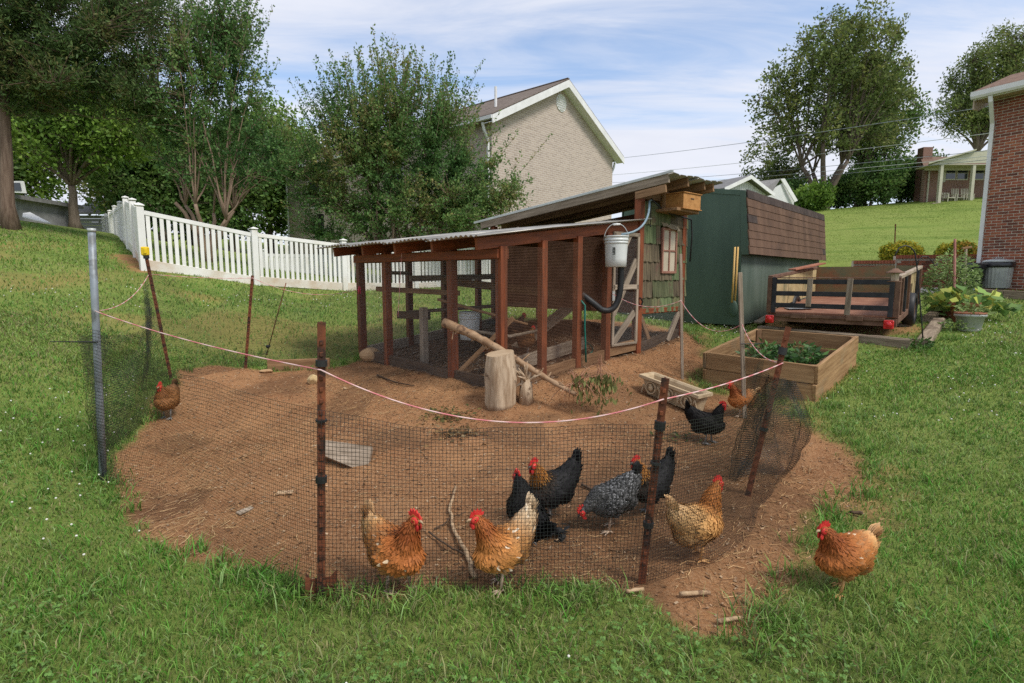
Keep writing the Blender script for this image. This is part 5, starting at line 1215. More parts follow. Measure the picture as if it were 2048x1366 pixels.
hen('black and white speckled hen pecking with its head down', fg(1222, 1062), R(196), 'speckle', 1.0, neck=(.185, .145), tail_up=.06, pitch=.25, head_tilt=.7, group=HG)
hen('black hen with orange neck half hidden behind the leaning post', fg(1297, 1030), R(212), 'gold', 1.0, neck=(.125, .38), tail_up=.12, group=HG)
hen('pale buff hen facing away right of the leaning post', fg(1394, 1122), R(28), 'buff', 1.03, neck=(.125, .395), tail_up=.08, group=HG)
hen('reddish hen walking on the grass outside the net', fg(1682, 1182), R(196), 'red', .96, neck=(.135, .36), tail_up=.03, stride=.03, leg=m_legy, group=HG)
hen('black hen with red comb standing near the trough planter', fg(1415, 888), R(-20), 'black', .98, neck=(.115, .385), tail_up=.10, group=HG)
hen('small brown hen behind the stake near the raised bed', fg(1480, 832), R(188), 'red', .96, neck=(.13, .375), tail_up=.02, group=HG)
hen('dark brown hen facing the camera under the yellow capped post', fg(336, 838), R(-84), 'brown', 1.02, neck=(.095, .35), tail_up=.06, group=HG)
q = cp(.42, .55); hen('brown hen inside the run behind the log stump', V3(q, gz(q.x, q.y)), R(205), 'brown', .95, neck=(.15, .33), tail_up=.05, group=HG, feather=1200)
q = cp(1.15, .75); hen('brown hen sitting inside the run by the long board', V3(q, gz(q.x, q.y)), R(40), 'brown', .95, neck=(.12, .36), tail_up=.05, group=HG, feather=1200)
q = cp(1.75, 1.55); hen('dark grey hen at the back of the run under the house', V3(q, gz(q.x, q.y)), R(-10), 'dark', .95, neck=(.13, .37), tail_up=.05, group=HG, feather=1200)
# ================================================================== raised bed
bedz = .395
rb = thing('raised_bed', 'wooden raised garden bed of stacked planks beside the trailer', 'raised bed', BFR)
cs = [BFL, BFR, BBR, BBL]; zs = [U(1405, 703, BFL.y).z-BFL.z, U(1625, 730, BFR.y).z-BFR.z, U(1709, 671, BBR.y).z-BBR.z, .36]
tops = [c+UP*z for c, z in zip(cs, zs)]; bots = [c-UP*.03 for c in cs]
for i in range(4):
    a0, a1, b0, b1 = bots[i], tops[i], bots[(i+1) % 4], tops[(i+1) % 4]
    d = Vector(((b0-a0).x, (b0-a0).y, 0)).normalized()
    for k in range(2):
        f = .26+.49*k; inw = (sum(cs, Vector())/4-(a0+b0)/2); inw.z = 0; inw = inw.normalized()*(.010 if k == 0 else 0); p0, p1 = a0.lerp(a1, f)+inw, b0.lerp(b1, f)+inw; o = d*.02*(1 if i % 2 == 0 else -1.2)
        h = ((a1-a0).length+(b1-b0).length)/2*.472
        plank('plank', p0+o+Vector((0, 0, 0)), p1-o, .042, round(h, 3), m_new, rb, ch=.005)
cen = sum(cs, Vector())/4
for i, c in enumerate(cs):
    q = c.lerp(Vector((cen.x, cen.y, c.z)), .06); plank('corner_post', q-UP*.05, q+UP*(zs[i]-.01), .07, .07, m_brown, rb, up=(1, 0, 0))
mb = MB(); mb.add([c.lerp(cen, .02)+UP*(zs[i]*.30) for i, c in enumerate(cs)], [(0, 1, 2, 3)]); mb.build('soil', M('bed soil', (.05, .03, .018), (.10, .06, .035), rough=.95, scale=20), rb)
m_leaf = MC('garden leaf', .5, .25, .3)
def leafset(rn, centers, dirs, size, col, asp=.45, jit=.35):
    """diamond leaves with a folded midrib; arrays"""
    n = len(centers); d = dirs/(np.linalg.norm(dirs, axis=1, keepdims=True)+1e-9); r_ = rn.normal(0, 1, (n, 3)); s_ = np.cross(d, r_); s_ /= np.linalg.norm(s_, axis=1, keepdims=True)+1e-9
    nn = np.cross(d, s_); L_ = np.asarray(size)[:, None]
    V = np.stack([centers, centers+d*L_*.5+s_*L_*asp*.5+nn*L_*.06, centers+d*L_-nn*L_*.10, centers+d*L_*.5-s_*L_*asp*.5+nn*L_*.06], 1).reshape(-1, 3)
    F = np.arange(n*4).reshape(-1, 4); C = np.repeat(col, 4, 0); return V, F, C
def plant(name, parent, base_, n, spread, h, size, cols, seed, asp=.5, droop=.2, stems=6, part='foliage', mat=None):
    rn = np.random.default_rng(seed); b = np.array(base_); ang = rn.random(n)*6.283; rad = np.sqrt(rn.random(n))*spread; z = rn.random(n)**.7*h*(1-.45*(rad/spread)**2)
    c = b+np.stack([np.cos(ang)*rad, np.sin(ang)*rad, z], 1); d = np.stack([np.cos(ang), np.sin(ang), np.full(n, .25-droop)], 1)+rn.normal(0, .55, (n, 3))
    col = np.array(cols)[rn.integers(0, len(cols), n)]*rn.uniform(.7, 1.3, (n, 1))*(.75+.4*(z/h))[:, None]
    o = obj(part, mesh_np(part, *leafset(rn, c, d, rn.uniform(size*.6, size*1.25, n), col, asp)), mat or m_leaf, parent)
    if stems:
        mb = MB(); r2 = random.Random(seed)
        for k in range(stems):
            a = r2.random()*6.28; r_ = r2.random()*spread*.6; e = Vector(base_)+Vector((math.cos(a)*r_, math.sin(a)*r_, h*r2.uniform(.6, .95))); mb.tube(bez(base_, (Vector(base_)+e)/2+Vector((0, 0, h*.2)), e, 5), [.006, .005, .005, .004, .003, .002], 5)
        mb.build('stem', m_stem, parent, True)
    return o
m_stem = M('green stem', (.08, .13, .03), (.13, .18, .05), rough=.6, rand=0)
for k, (f, g_) in enumerate(((.36, .34), (.30, .58), (.52, .40), (.58, .66), (.70, .48))):
    q = cs[0].lerp(cs[1], f).lerp(cs[3].lerp(cs[2], f), g_)+UP*.12
    th = thing('garden_plant', ('jagged green leafy plant in the raised bed, %s' % ('nearest the front left', 'behind the front left one', 'in the middle', 'towards the back', 'at the right end')[k]), 'plant', q, 'plants in the raised bed')
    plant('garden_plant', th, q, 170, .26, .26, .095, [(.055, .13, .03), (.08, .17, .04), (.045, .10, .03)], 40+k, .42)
# ================================================================== landscape timbers
def timber(a, b_, label, w=.17, h=.15):
    a, b_ = Vector(a), Vector(b_); r_ = thing('landscape_timber', label, 'timber', a, 'landscape timbers'); mb = MB(); ln = (b_-a).length
    v, f = [], []; n = 16; rr_ = random.Random(int(a.x*100))
    pr_ = [(-w/2, -h/2), (w/2, -h/2), (w/2, h/2-.02), (w/2-.02, h/2), (-w/2+.02, h/2), (-w/2, h/2-.02)]
    for i in range(n+1):
        x = (i/n-.5)*ln
        for y, z in pr_: v.append((x+(rr_.gauss(0, .008) if i in (0, n) else 0), y+rr_.gauss(0, .003), z+rr_.gauss(0, .003)))
    k = 6; f = [(i*k+j, i*k+(j+1) % k, (i+1)*k+(j+1) % k, (i+1)*k+j) for i in range(n) for j in range(k)]+[tuple(range(k)), tuple(range(n*k+k-1, n*k-1, -1))]
    mb.add(v, f); pobj('beam', mb.mesh('beam'), m_tie, r_, frame(a+UP*h*.35, b_+UP*h*.35)); return r_
timber(on(1530, 668)+Vector((0, .2, 0)), on(1822, 696), 'long landscape timber behind the raised bed')
timber(on(1845, 697), on(1877, 650), 'pale landscape timber pointing at the camera by the hook')
timber(on(1875, 648)+Vector((.02, .22, .0)), on(1893, 625)+Vector((0, .15, 0)), 'short broken landscape timber beside the flower pots')
timber(on(1820, 652)+Vector((-.6, .25, 0)), on(1822, 652), 'thin board end lying by the trailer wheel', .10, .06)
# ================================================================== utility trailer
ew, el = Vector((.753, -.658, 0)).normalized(), Vector((.658, .753, 0)).normalized()
tl0 = Vector((4.24, 9.0, 0)); TW, TLn, tilt_ = 1.73, 3.0, .062
tz = .93
def tq(u, v, w): return tl0+ew*u+el*v+UP*(tz+w+tilt_*v)
trl = thing('utility_trailer', 'old open utility trailer with black tailgate slats and wooden sides', 'trailer', tq(TW/2, 0, -.35))
m_tfloor = M('rusty red trailer floor', (.20, .085, .05), (.31, .15, .09), rough=.8, scale=3, rand=0, col3=(.40, .28, .19), s3=6, lo3=.62, hi3=.7)
m_tblack = M('worn black paint', (.018, .019, .022), (.035, .036, .04), rough=.5, scale=8, rand=.1, col3=(.09, .085, .08), s3=9, lo3=.64, hi3=.7)
m_tsteel = M('rusty brown frame steel', (.11, .055, .035), (.20, .115, .075), rough=.75, scale=7, rand=.1)
m_tply = M('stained tan plywood', (.34, .25, .12), (.46, .36, .19), rough=.85, scale=4, rand=.12, col3=(.16, .15, .08), s3=2.2, lo3=.5, hi3=.68)
m_tgrn = M('green streaked front board', (.13, .15, .085), (.22, .15, .07), rough=.85, scale=2.5, stretch=(1, 1, 2.5), rand=0, col3=(.24, .12, .06), s3=3, lo3=.5, hi3=.65)
mb = MB(); mb.add([tq(0, 0, 0), tq(TW, 0, 0), tq(TW, TLn, 0), tq(0, TLn, 0), tq(0, 0, -.03), tq(TW, 0, -.03), tq(TW, TLn, -.03), tq(0, TLn, -.03)], [(0, 1, 2, 3), (7, 6, 5, 4), (0, 4, 5, 1), (1, 5, 6, 2), (2, 6, 7, 3), (3, 7, 4, 0)]); mb.build('floor', m_tfloor, trl)
plank('rear_beam', tq(-.02, .02, -.10), tq(TW+.02, .02, -.10), .06, .11, m_tsteel, trl); plank('rear_bumper', tq(.12, -.02, -.055), tq(TW-.12, -.02, -.055), .05, .045, m_tsteel, trl)
for u in (.35, 1.12): plank('hinge_block', tq(u, -.05, -.05), tq(u+.22, -.05, -.05), .04, .075, m_tsteel, trl)
for u in (0, TW): plank('frame_rail', tq(u, .05, -.075), tq(u, TLn, -.075), .06, .09, m_tsteel, trl)
HS = .56
for u, sg in ((0, 1), (TW, -1)):
    plank('corner_stake', tq(u-sg*.0, .02, -.02), tq(u, .02, HS), .07, .07, m_tsteel, trl, up=ew); plank('corner_stake', tq(u+sg*.07, .0, -.02), tq(u+sg*.07, .0, HS), .05, .06, m_tblack, trl, up=ew)
    plank('top_rail', tq(u, 0, HS), tq(u, TLn, HS), .07, .05, m_tsteel if u == 0 else m_grey, trl)
    for k in range(7):
        v = .18+k*.42
        if u and 3 <= k <= 4: continue
        plank('side_stake', tq(u-sg*.03, v, 0), tq(u-sg*.03, v, HS-.02), .045, .05, m_tblack if k % 2 else m_tsteel, trl, up=el)
    for k in range(3):
        v0, v1 = k*TLn/3+.02, (k+1)*TLn/3-.01; mb = MB(); z0 = .03 if not (u and k == 1) else .34
        mb.poly([tq(u+sg*.01, v0, z0), tq(u+sg*.01, v1, z0), tq(u+sg*.01, v1, HS-.03), tq(u+sg*.01, v0, HS-.03)], ew*sg*.015); mb.build('side_board', m_tply, trl)
mb = MB(); mb.poly([tq(.02, TLn, 0), tq(TW-.02, TLn, 0), tq(TW-.02, TLn, HS+.02), tq(TW*.62, TLn, HS+.04), tq(TW*.58, TLn, HS+.015), tq(.02, TLn, HS+.02)], el*.02); mb.build('front_board', m_tgrn, trl)
for w_ in (.11, .30, .49): plank('tailgate_slat', tq(.10, -.01, w_+(.0)), tq(TW-.08, -.01, w_), .025, .075, m_tblack, trl)
plank('tailgate_rail', tq(.08, -.01, HS-.01), tq(TW-.08, -.01, HS-.01), .03, .018, m_tsteel, trl)
plank('tailgate_upright', tq(.59, -.04, .10), tq(.60, -.04, .54), .03, .075, m_grey, trl, up=ew); plank('tailgate_upright', tq(1.125, -.04, -.01), tq(1.14, -.04, .54), .03, .075, m_grey, trl, up=ew)
m_lens = M('red lens', (.50, .008, .01), (.62, .02, .02), rough=.25, scale=40, rand=0, spec=.6)
for u in (.035, TW-.07):
    mb = MB(); c = tq(u, -.05, -.12); m3 = Matrix((ew, el, UP)).transposed(); mb.box(c, (.125, .05, .125), m3, .01); lo_ = mb.build('tail_light', m_lens, trl); mb = MB(); mb.tube([c-el*.024, c-el*.036], [.048, .042], 16); q = mb.build('lens', m_lens, None, True); q.parent = lo_; q.location = (0, 0, 0)
def wheel(u, v):
    c = tq(u, v, -.02); c.z = gz(c.x, c.y)+.277; w0 = Matrix((ew, el, UP)).transposed()
    prof = [(.17, -.075), (.24, -.085), (.272, -.06), (.277, 0), (.272, .06), (.24, .085), (.17, .075)]
    mb = MB(); n = 26; vs = [c+ew*x+(el*math.cos(a)+UP*math.sin(a))*r_ for r_, x in prof for a in [2*math.pi*j/n for j in range(n)]]
    k = len(prof); mb.add(vs, [(i*n+j, i*n+(j+1) % n, ((i+1) % k)*n+(j+1) % n, ((i+1) % k)*n+j) for i in range(k) for j in range(n)]); wo = mb.build('wheel', m_blk, trl, True)
    mb = MB(); mb.tube([c-ew*.06, c+ew*.06], [.17, .17], 20); h_ = mb.build('rim', m_tsteel, None); h_.parent = wo; h_.location = (0, 0, 0)
wheel(TW+.02, 1.55); wheel(-.02, 1.55)
tb_ = thing('red_board', 'red brown board resting across the trailer corner by the shed', 'board', tq(.1, 1.5, HS)); plank('plank', tq(-.02, 1.35, HS+.05), tq(.18, 2.7, HS+.10), .14, .03, M('red brown board paint', (.26, .10, .055), (.36, .15, .09), rough=.7), tb_)
tb_ = thing('grey_sheet', 'grey flat sheet lying on the trailer floor at the left', 'sheet', tq(.2, .3, .0)); plank('sheet', tq(.18, .35, .016), tq(.50, .55, .016), .26, .012, m_pipe, tb_)
tb_ = thing('iron_bar', 'dark iron bar with leaves lying on the trailer floor', 'bar', tq(1.2, .8, .0)); plank('bar', tq(1.15, .85, .03), tq(1.52, .78, .03), .05, .05, m_dark, tb_)
# ================================================================== shed
sC, sd_, se_ = Vector((4.12, 9.9, 0)), Vector((.673, .74, 0)).normalized(), Vector((-.74, .673, 0)).normalized()
SL, SW = 5.4, 2.5
def sq(u, v, z): return sC+sd_*u+se_*v+UP*z      # u along side, v across the end
shed = thing('garden_shed', 'dark green garden shed with brown shingled mansard roof', 'shed', sq(0, 0, .5))
m_shed = M('dark green painted plywood', (.056, .092, .066), (.076, .120, .086), rough=.55, scale=3, stretch=(1, 1, .25), rand=.05, bump=.12, bscale=25, bstretch=(1, 1, .15))
m_shed2 = M('faded green siding', (.085, .115, .09), (.135, .165, .135), rough=.6, scale=2.2, coord='World', stretch=(1, 1, .3), rand=.05, bump=.15, bscale=25, bstretch=(1, 1, .12))
zb_, ze_, zt2 = .62, 1.90, 3.0
def prism(name, pts, off, mat): mb = MB(); mb.poly(pts, off); return mb.build(name, mat, shed)
prism('end_wall', [sq(0, 0, zb_), sq(0, SW, zb_), sq(0, SW, ze_), sq(0, SW+.06, ze_+.02), sq(0, SW-.10, zt2), sq(0, SW/2, zt2+.18), sq(0, .02, zt2), sq(0, -.10, ze_+.02), sq(0, 0, ze_)], sd_*.03, m_shed)
prism('end_trim', [sq(-.012, -.13, ze_-.01), sq(-.012, -.02, zt2+.015), sq(-.012, .07, zt2-.06), sq(-.012, .0, ze_-.01)], sd_*.011, m_shed)
prism('end_trim', [sq(-.012, -.02, zt2+.015), sq(-.012, SW/2, zt2+.21), sq(-.012, SW/2, zt2+.13), sq(-.012, .07, zt2-.06)], sd_*.011, m_shed)
for k in range(4):
    a = k*SL/4; prism('side_panel', [sq(a+.003, 0, zb_), sq(a+SL/4-.003, 0, zb_), sq(a+SL/4-.003, 0, ze_), sq(a+.003, 0, ze_)], se_*.02, m_shed2)
prism('far_end_wall', [sq(SL-.03, 0, zb_), sq(SL-.03, SW, zb_), sq(SL-.03, SW, ze_), sq(SL-.03, SW-.1, zt2), sq(SL-.03, .02, zt2), sq(SL-.03, 0, ze_)], sd_*.03, m_shed)
prism('back_wall', [sq(0.03, SW-.02, zb_), sq(SL-.03, SW-.02, zb_), sq(SL-.03, SW-.02, zt2-.1), sq(0.03, SW-.02, zt2-.1)], se_*.02, m_shed)
prism('roof_deck', [sq(.03, -.12, ze_+.0), sq(.03, -.02, zt2), sq(.03, .0, zt2), sq(.03, -.08, ze_)], sd_*(SL), m_dark)
prism('roof_top', [sq(.03, -.03, zt2), sq(.03, SW/2, zt2+.19), sq(.03, SW+.03, zt2), sq(.03, SW/2, zt2+.16)], sd_*SL, m_dark)
m_sh1 = M('brown asphalt shingle', (.105, .060, .039), (.155, .092, .060), rough=.9, scale=2.4, stretch=(1.6, 1.6, .16), rand=.05, bump=.3, bscale=150, col3=(.072, .044, .031), s3=2.6, lo3=.5, hi3=.8, coord='World')
m_sh2 = M('darker patched shingle', (.045, .032, .028), (.075, .055, .048), rough=.9, rand=.15, bump=.3, bscale=150)
rowh = (zt2-ze_+.02)/8; rr_ = random.Random(2); smesh = {}
for r0 in range(8):
    z1 = zt2+.02-r0*rowh; x = -.0-(.15 if r0 % 2 else 0); 
    while x < SL-.02:
        a, b_ = max(x, -.02), min(x+.30, SL+.02)
        key = round(b_-a, 2)
        if key not in smesh: mb = MB(); mb.box((0, 0, 0), (key-.003, .022, rowh+.012), None, .002); smesh[key] = mb.mesh('shingle'); smesh[key].materials.append(m_sh1)
        f = 1-(r0+.5)/8; v = -.135+.10*f-.004
        m4 = Matrix((sd_, se_, UP)).transposed().to_4x4()@Matrix.Rotation(-.098-.055, 4, 'X'); m4.translation = sq((a+b_)/2, v, z1-rowh/2)+Vector((0, 0, rr_.uniform(-.003, .003)))
        so = pobj('shingle', smesh[key], None, shed, m4)
        if r0 == 0 or (r0 == 3 and x < .2) or (r0 == 6 and 4.9 < x < 5.2):
            so.material_slots[0].link = 'OBJECT'; so.material_slots[0].material = m_sh2
        x += .30
for u in (.25, 1.6, 3.2, 4.9): prism('foundation_block', [sq(u, .05, .2), sq(u+.22, .05, .2), sq(u+.22, .05, zb_), sq(u, .05, zb_)], se_*.3, m_conc)
for v in (1.0, 2.2): prism('foundation_block', [sq(.03, v, .2), sq(.03, v+.25, .2), sq(.03, v+.25, zb_), sq(.03, v, zb_)], sd_*.3, m_conc)
# shovel-like tool leaning on the shed: two yellow handles
m_hand = M('yellow ash handle', (.50, .30, .085), (.62, .40, .14), rough=.55, rand=0)
dg_ = thing('post_hole_digger', 'post hole digger with two yellow wooden handles leaning on the shed', 'digger', U(1464, 635, 9.75)); 
for x0, x1 in ((1464, 1470), (1470, 1476)):
    mb = MB(); mb.tube([U(x0, 605, 9.72), U((x0+x1)/2, 550, 9.74), U(x1, 494, 9.78)], .017, 8); mb.build('handle', m_hand, dg_, True)
mb = MB(); c = U(1467, 618, 9.72); m3 = Matrix((ew, el, UP)).transposed(); mb.ell(c, (.075, .03, .15), m3); mb.build('blade', m_shed, dg_, True)
# junk boards under the shed edge
for k, (px, py, ang, lb) in enumerate(((1500, 645, .5, 'dark board under the shed corner'), (1515, 655, .9, 'grey board lying between shed and trailer'), (1540, 640, .7, 'red brown board stacked beside the trailer tail'))):
    p = on(px, py); r_ = thing('loose_board', lb, 'board', p); plank('plank', p+UP*(.06+.03*k), p+Vector((math.cos(ang), math.sin(ang), .10/1))*1.0+UP*(.06+.03*k), .14, .035, (m_dark, m_grey, m_tfloor)[k], r_)
# ================================================================== hook with bird feeder
hb = on(1848, 694); Yh = hb.y; hk = thing('shepherd_hook', 'black double shepherd hook standing by the landscape timber', 'shepherd hook', hb)
m_iron = M('black iron', (.015, .015, .017), (.03, .03, .032), rough=.45, rand=0)
mb = MB(); mb.tube([hb-UP*.05]+[U(x, y, Yh) for x, y in ((1843, 640), (1837, 570), (1833, 525), (1829, 503), (1820, 494), (1810, 491), (1798, 496), (1793, 505), (1790, 512))], .0085, 8); mb.build('stem', m_iron, hk, True)
mb = MB(); mb.tube([U(x, y, Yh) for x, y in ((1835, 530), (1838, 519), (1846, 513), (1856, 514), (1864, 522), (1869, 531), (1874, 531), (1875, 526))], .0065, 8); mb.build('arm', m_iron, hk, True)
fd = thing('bird_feeder', 'small tan roofed bird feeder hanging from the hook', 'bird feeder', U(1790, 566, Yh)); c = U(1790, 554, Yh); m_feed = M('tan feeder', (.36, .28, .19), (.48, .39, .28), rough=.6, rand=0)
mb = MB(); mb.lathe([(.045, -.055), (.052, -.05), (.052, .05), (.045, .055)], 6, c); mb.build('hopper', m_feed, fd)
mb = MB(); mb.lathe([(.115, .055), (.105, .065), (.05, .095), (.028, .115), (.004, .118)], 20, c); mb.build('roof', m_tsteel, fd, True); mb = MB(); mb.lathe([(.085, -.068), (.09, -.062), (.09, -.056), (.05, -.055)], 16, c); mb.build('tray', m_tsteel, fd, True)
mb = MB(); mb.tube([c+UP*.115, U(1790, 511, Yh)], .002, 5); mb.build('wire', m_galv, fd)
gr_ = on(1838, 696); th = thing('weed_tuft', 'leafy weed growing at the foot of the hook', 'weed', gr_); plant('weed', th, gr_, 160, .15, .16, .06, [(.06, .14, .03), (.09, .18, .04)], 77, .4)
# ================================================================== pots and plants by the house
m_terra = M('terracotta', (.26, .095, .05), (.36, .15, .085), rough=.8, scale=5, rand=.1)
def pot(px, py, r_, h, label, mat=m_terra, rim=True, Yo=0, group='flower pots'):
    p = on(px, py); p = p+Vector((0, Yo, 0)); p.z = gz(p.x, p.y); t_ = thing('flower_pot', label, 'flower pot', p, group)
    mb = MB(); mb.lathe([(r_*.70, 0), (r_*.72, .01), (r_*.95, h*.82), (r_*1.06, h*.83), (r_*1.06, h), (r_*.95, h), (r_*.9, h*.85)], 24, p); mb.build('pot', mat, t_, True)
    mb = MB(); mb.lathe([(.01, h*.86), (r_*.9, h*.87)], 16, p); mb.build('soil', m_dark, t_); return t_, p+UP*h*.88
GT = [(.22, .32, .09), (.32, .42, .16), (.16, .26, .08)]; GY = [(.38, .42, .08), (.20, .32, .08), (.14, .26, .07), (.48, .46, .11)]
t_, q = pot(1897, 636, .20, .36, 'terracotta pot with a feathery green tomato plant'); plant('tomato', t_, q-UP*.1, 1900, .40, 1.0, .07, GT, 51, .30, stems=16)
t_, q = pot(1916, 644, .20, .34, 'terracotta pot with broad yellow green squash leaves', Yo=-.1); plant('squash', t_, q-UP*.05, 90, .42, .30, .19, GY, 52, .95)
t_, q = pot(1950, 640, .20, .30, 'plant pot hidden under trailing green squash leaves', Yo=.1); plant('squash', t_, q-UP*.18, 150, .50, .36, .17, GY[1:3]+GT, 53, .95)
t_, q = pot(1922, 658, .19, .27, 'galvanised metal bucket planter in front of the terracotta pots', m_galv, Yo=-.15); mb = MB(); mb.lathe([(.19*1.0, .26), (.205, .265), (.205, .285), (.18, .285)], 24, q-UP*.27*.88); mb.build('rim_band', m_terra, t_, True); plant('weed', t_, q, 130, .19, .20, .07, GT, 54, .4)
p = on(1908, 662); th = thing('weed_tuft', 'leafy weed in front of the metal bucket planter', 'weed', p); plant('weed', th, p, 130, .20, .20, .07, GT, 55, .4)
stk = thing('garden_stake', 'tall reddish garden stake standing in the tomato plant', 'stake', on(1908, 640)); a = on(1908, 640); plank('shaft', a, U(1910, 478, a.y), .03, .03, M('pinkish stake', (.34, .14, .12), (.44, .22, .18), rough=.8), stk, up=(0, 1, 0))
stk = thing('tool_handle', 'wooden tool handle with crossbar behind the tomato plant', 'tool', on(1925, 632)); a = on(1925, 632); plank('shaft', a, U(1932, 498, a.y), .035, .035, m_grey, stk, up=(0, 1, 0)); plank('crossbar', U(1924, 497, a.y), U(1943, 494, a.y), .04, .035, m_brown, stk)
# ================================================================== brick house at the right edge
m_bricks = [M('red brick', (.235, .070, .040), (.32, .105, .06), rough=.85, scale=9, rand=.16, bump=.25, bscale=60), M('dark brick', (.13, .048, .034), (.20, .075, .05), rough=.85, scale=9, rand=.12, bump=.25, bscale=60), M('orange brick', (.30, .095, .048), (.40, .145, .075), rough=.85, scale=9, rand=.12, bump=.25, bscale=60)]
m_mort = M('mortar', (.48, .42, .34), (.58, .52, .43), rough=.95, scale=20, rand=0)
hC, hd_ = Vector((11.62, 13.75, 0)), Vector((.49, -.872, 0)).normalized(); hn = Vector((hd_.y, -hd_.x, 0))  # outward normal, left side of direction
if hn.x > 0: hn = -hn
def hq(u, v, z): return hC+hd_*u-hn*v+UP*z
HZ0, HZ1, HLn = 1.02, 5.72, 6.0
bh_ = thing('brick_house', 'red brick house corner with white downspout at the right edge', 'house', hq(0, 0, HZ0))
def hpr(name, pts, off, mat): mb = MB(); mb.poly(pts, off); return mb.build(name, mat, bh_)
mb = MB(); mb.poly([hq(0, -.009, HZ0), hq(HLn, -.009, HZ0), hq(HLn, -.009, HZ1), hq(0, -.009, HZ1)], -hn*.2); wl = mb.build('wall', m_mort, bh_)
course, bl_ = .0678, .205; nrow = int((HZ1-HZ0)/course); rr_ = random.Random(5); bmesh_ = {}
def bmeshk(w):
    k = round(w, 2)
    if k not in bmesh_:
        mb = MB(); mb.box((0, 0, 0), (w-.014, .03, course-.0135), None, .003); bmesh_[k] = mb.mesh('brick'); bmesh_[k].materials.append(m_bricks[0])
    return bmesh_[k]
cnt = 0; rest = [MB(), MB()]
hm = Matrix((hd_, -hn, UP)).transposed()
for r0 in range(nrow):
    x = -(.1025 if r0 % 2 else 0)
    while x < HLn:
        a, b_ = max(0, x), min(HLn, x+bl_)
        if b_-a > .03:
            c = hq((a+b_)/2, .0, HZ0+(r0+.5)*course); z_ok = True
            if x < .98 and cnt < 300 and r0 > 2:
                m4 = hm.to_4x4(); m4.translation = c+hn*rr_.uniform(-.002, .003); bo = pobj('brick', bmeshk(b_-a), None, wl, Matrix.Identity(4)); bo.matrix_basis = Matrix.Translation(-root_loc(bh_))@m4
                bo.parent = wl; bo.matrix_basis = m4; cnt += 1
                k = rr_.random(); k = 1 if k < .16 else (2 if k < .3 else 0); bo.material_slots[0].link = 'OBJECT'; bo.material_slots[0].material = m_bricks[k]
            else: rest[int(rr_.random() < .2)].box(c, (b_-a-.014, .03, course-.0135), hm)
        x += bl_
for k, mb in enumerate(rest): tag(mb.build('more_bricks', m_bricks[k], wl), kind='stuff')
for o in wl.children:
    if o.name.startswith('more_bricks'): o.location = (0, 0, 0)
# left return wall (tan siding gable end seen edge on)
m_sid = M('tan siding', (.40, .31, .235), (.48, .38, .29), rough=.6, scale=3, rand=.04)
for k in range(22): hpr('siding_board', [hq(-.012-.004*(k % 1), .10, 2.6+k*.14), hq(-.012, .42, 2.6+k*.14), hq(-.012, .42, 2.735+k*.14), hq(-.004, .10, 2.735+k*.14)], -hd_*.012, m_sid)
hpr('return_wall', [hq(0, .02, HZ0), hq(0, 5.5, HZ0), hq(0, 5.5, HZ1+.1), hq(0, .02, HZ1)], hd_*.1, m_mort)
hpr('corner_board', [hq(-.02, .02, HZ0+1.5), hq(-.02, .10, HZ0+1.5), hq(-.02, .10, HZ1-.05), hq(-.02, .02, HZ1-.05)], hd_*.02, m_sid)
hpr('soffit', [hq(-.22, -.45, HZ1), hq(HLn, -.45, HZ1), hq(HLn, .2, HZ1+.02), hq(-.22, .2, HZ1+.02)], UP*.02, m_sid)
hpr('fascia', [hq(-.22, -.45, HZ1-.02), hq(HLn, -.45, HZ1-.02), hq(HLn, -.45, HZ1+.16), hq(-.22, -.45, HZ1+.16)], hn*.02, m_trim)
mb = MB(); gut = [(0, .16), (.0, .03), (.03, 0), (.09, 0), (.12, .05), (.12, .16), (.11, .16), (.085, .02), (.02, .02), (.012, .16)]
v = [hq(u, -.47-a, HZ1+z) for u in (-.24, HLn) for a, z in gut]; n = len(gut); mb.add(v, [(i, (i+1) % n, n+(i+1) % n, n+i) for i in range(n)]+[tuple(range(n)), tuple(range(2*n-1, n-1, -1))]); mb.build('gutter', m_trim, bh_)
m_hroof = M('brown roof shingles', (.14, .085, .06), (.23, .145, .10), rough=.9, scale=14, stretch=(1, 1, 1), rand=.12, bump=.3, bscale=90)
for k in range(14):
    z = HZ1+.16+k*.052; v = -.52+k*.14
    hpr('roof_course', [hq(-.25, v, z), hq(HLn, v, z), hq(HLn, v+.16, z+.062), hq(-.25, v+.16, z+.062)], UP*.012, m_hroof)
mb = MB(); dsw = [hq(.12, -.50, HZ1+.0), hq(.13, -.48, HZ1-.12), hq(.06, -.10, HZ1-.55), hq(.05, -.06, HZ1-.75), hq(.05, -.06, HZ0+.25), hq(.05, -.20, HZ0+.1)]; mb.tube(dsw, .055, 4); mb.build('downspout', m_trim, bh_)
hpr('rake_board', [hq(-.23, -.45, HZ1+.14), hq(-.23, 3, HZ1+1.40), hq(-.23, 3, HZ1+1.15), hq(-.23, -.2, HZ1-.22), hq(-.23, -.45, HZ1-.22)], hd_*.03, m_sid)
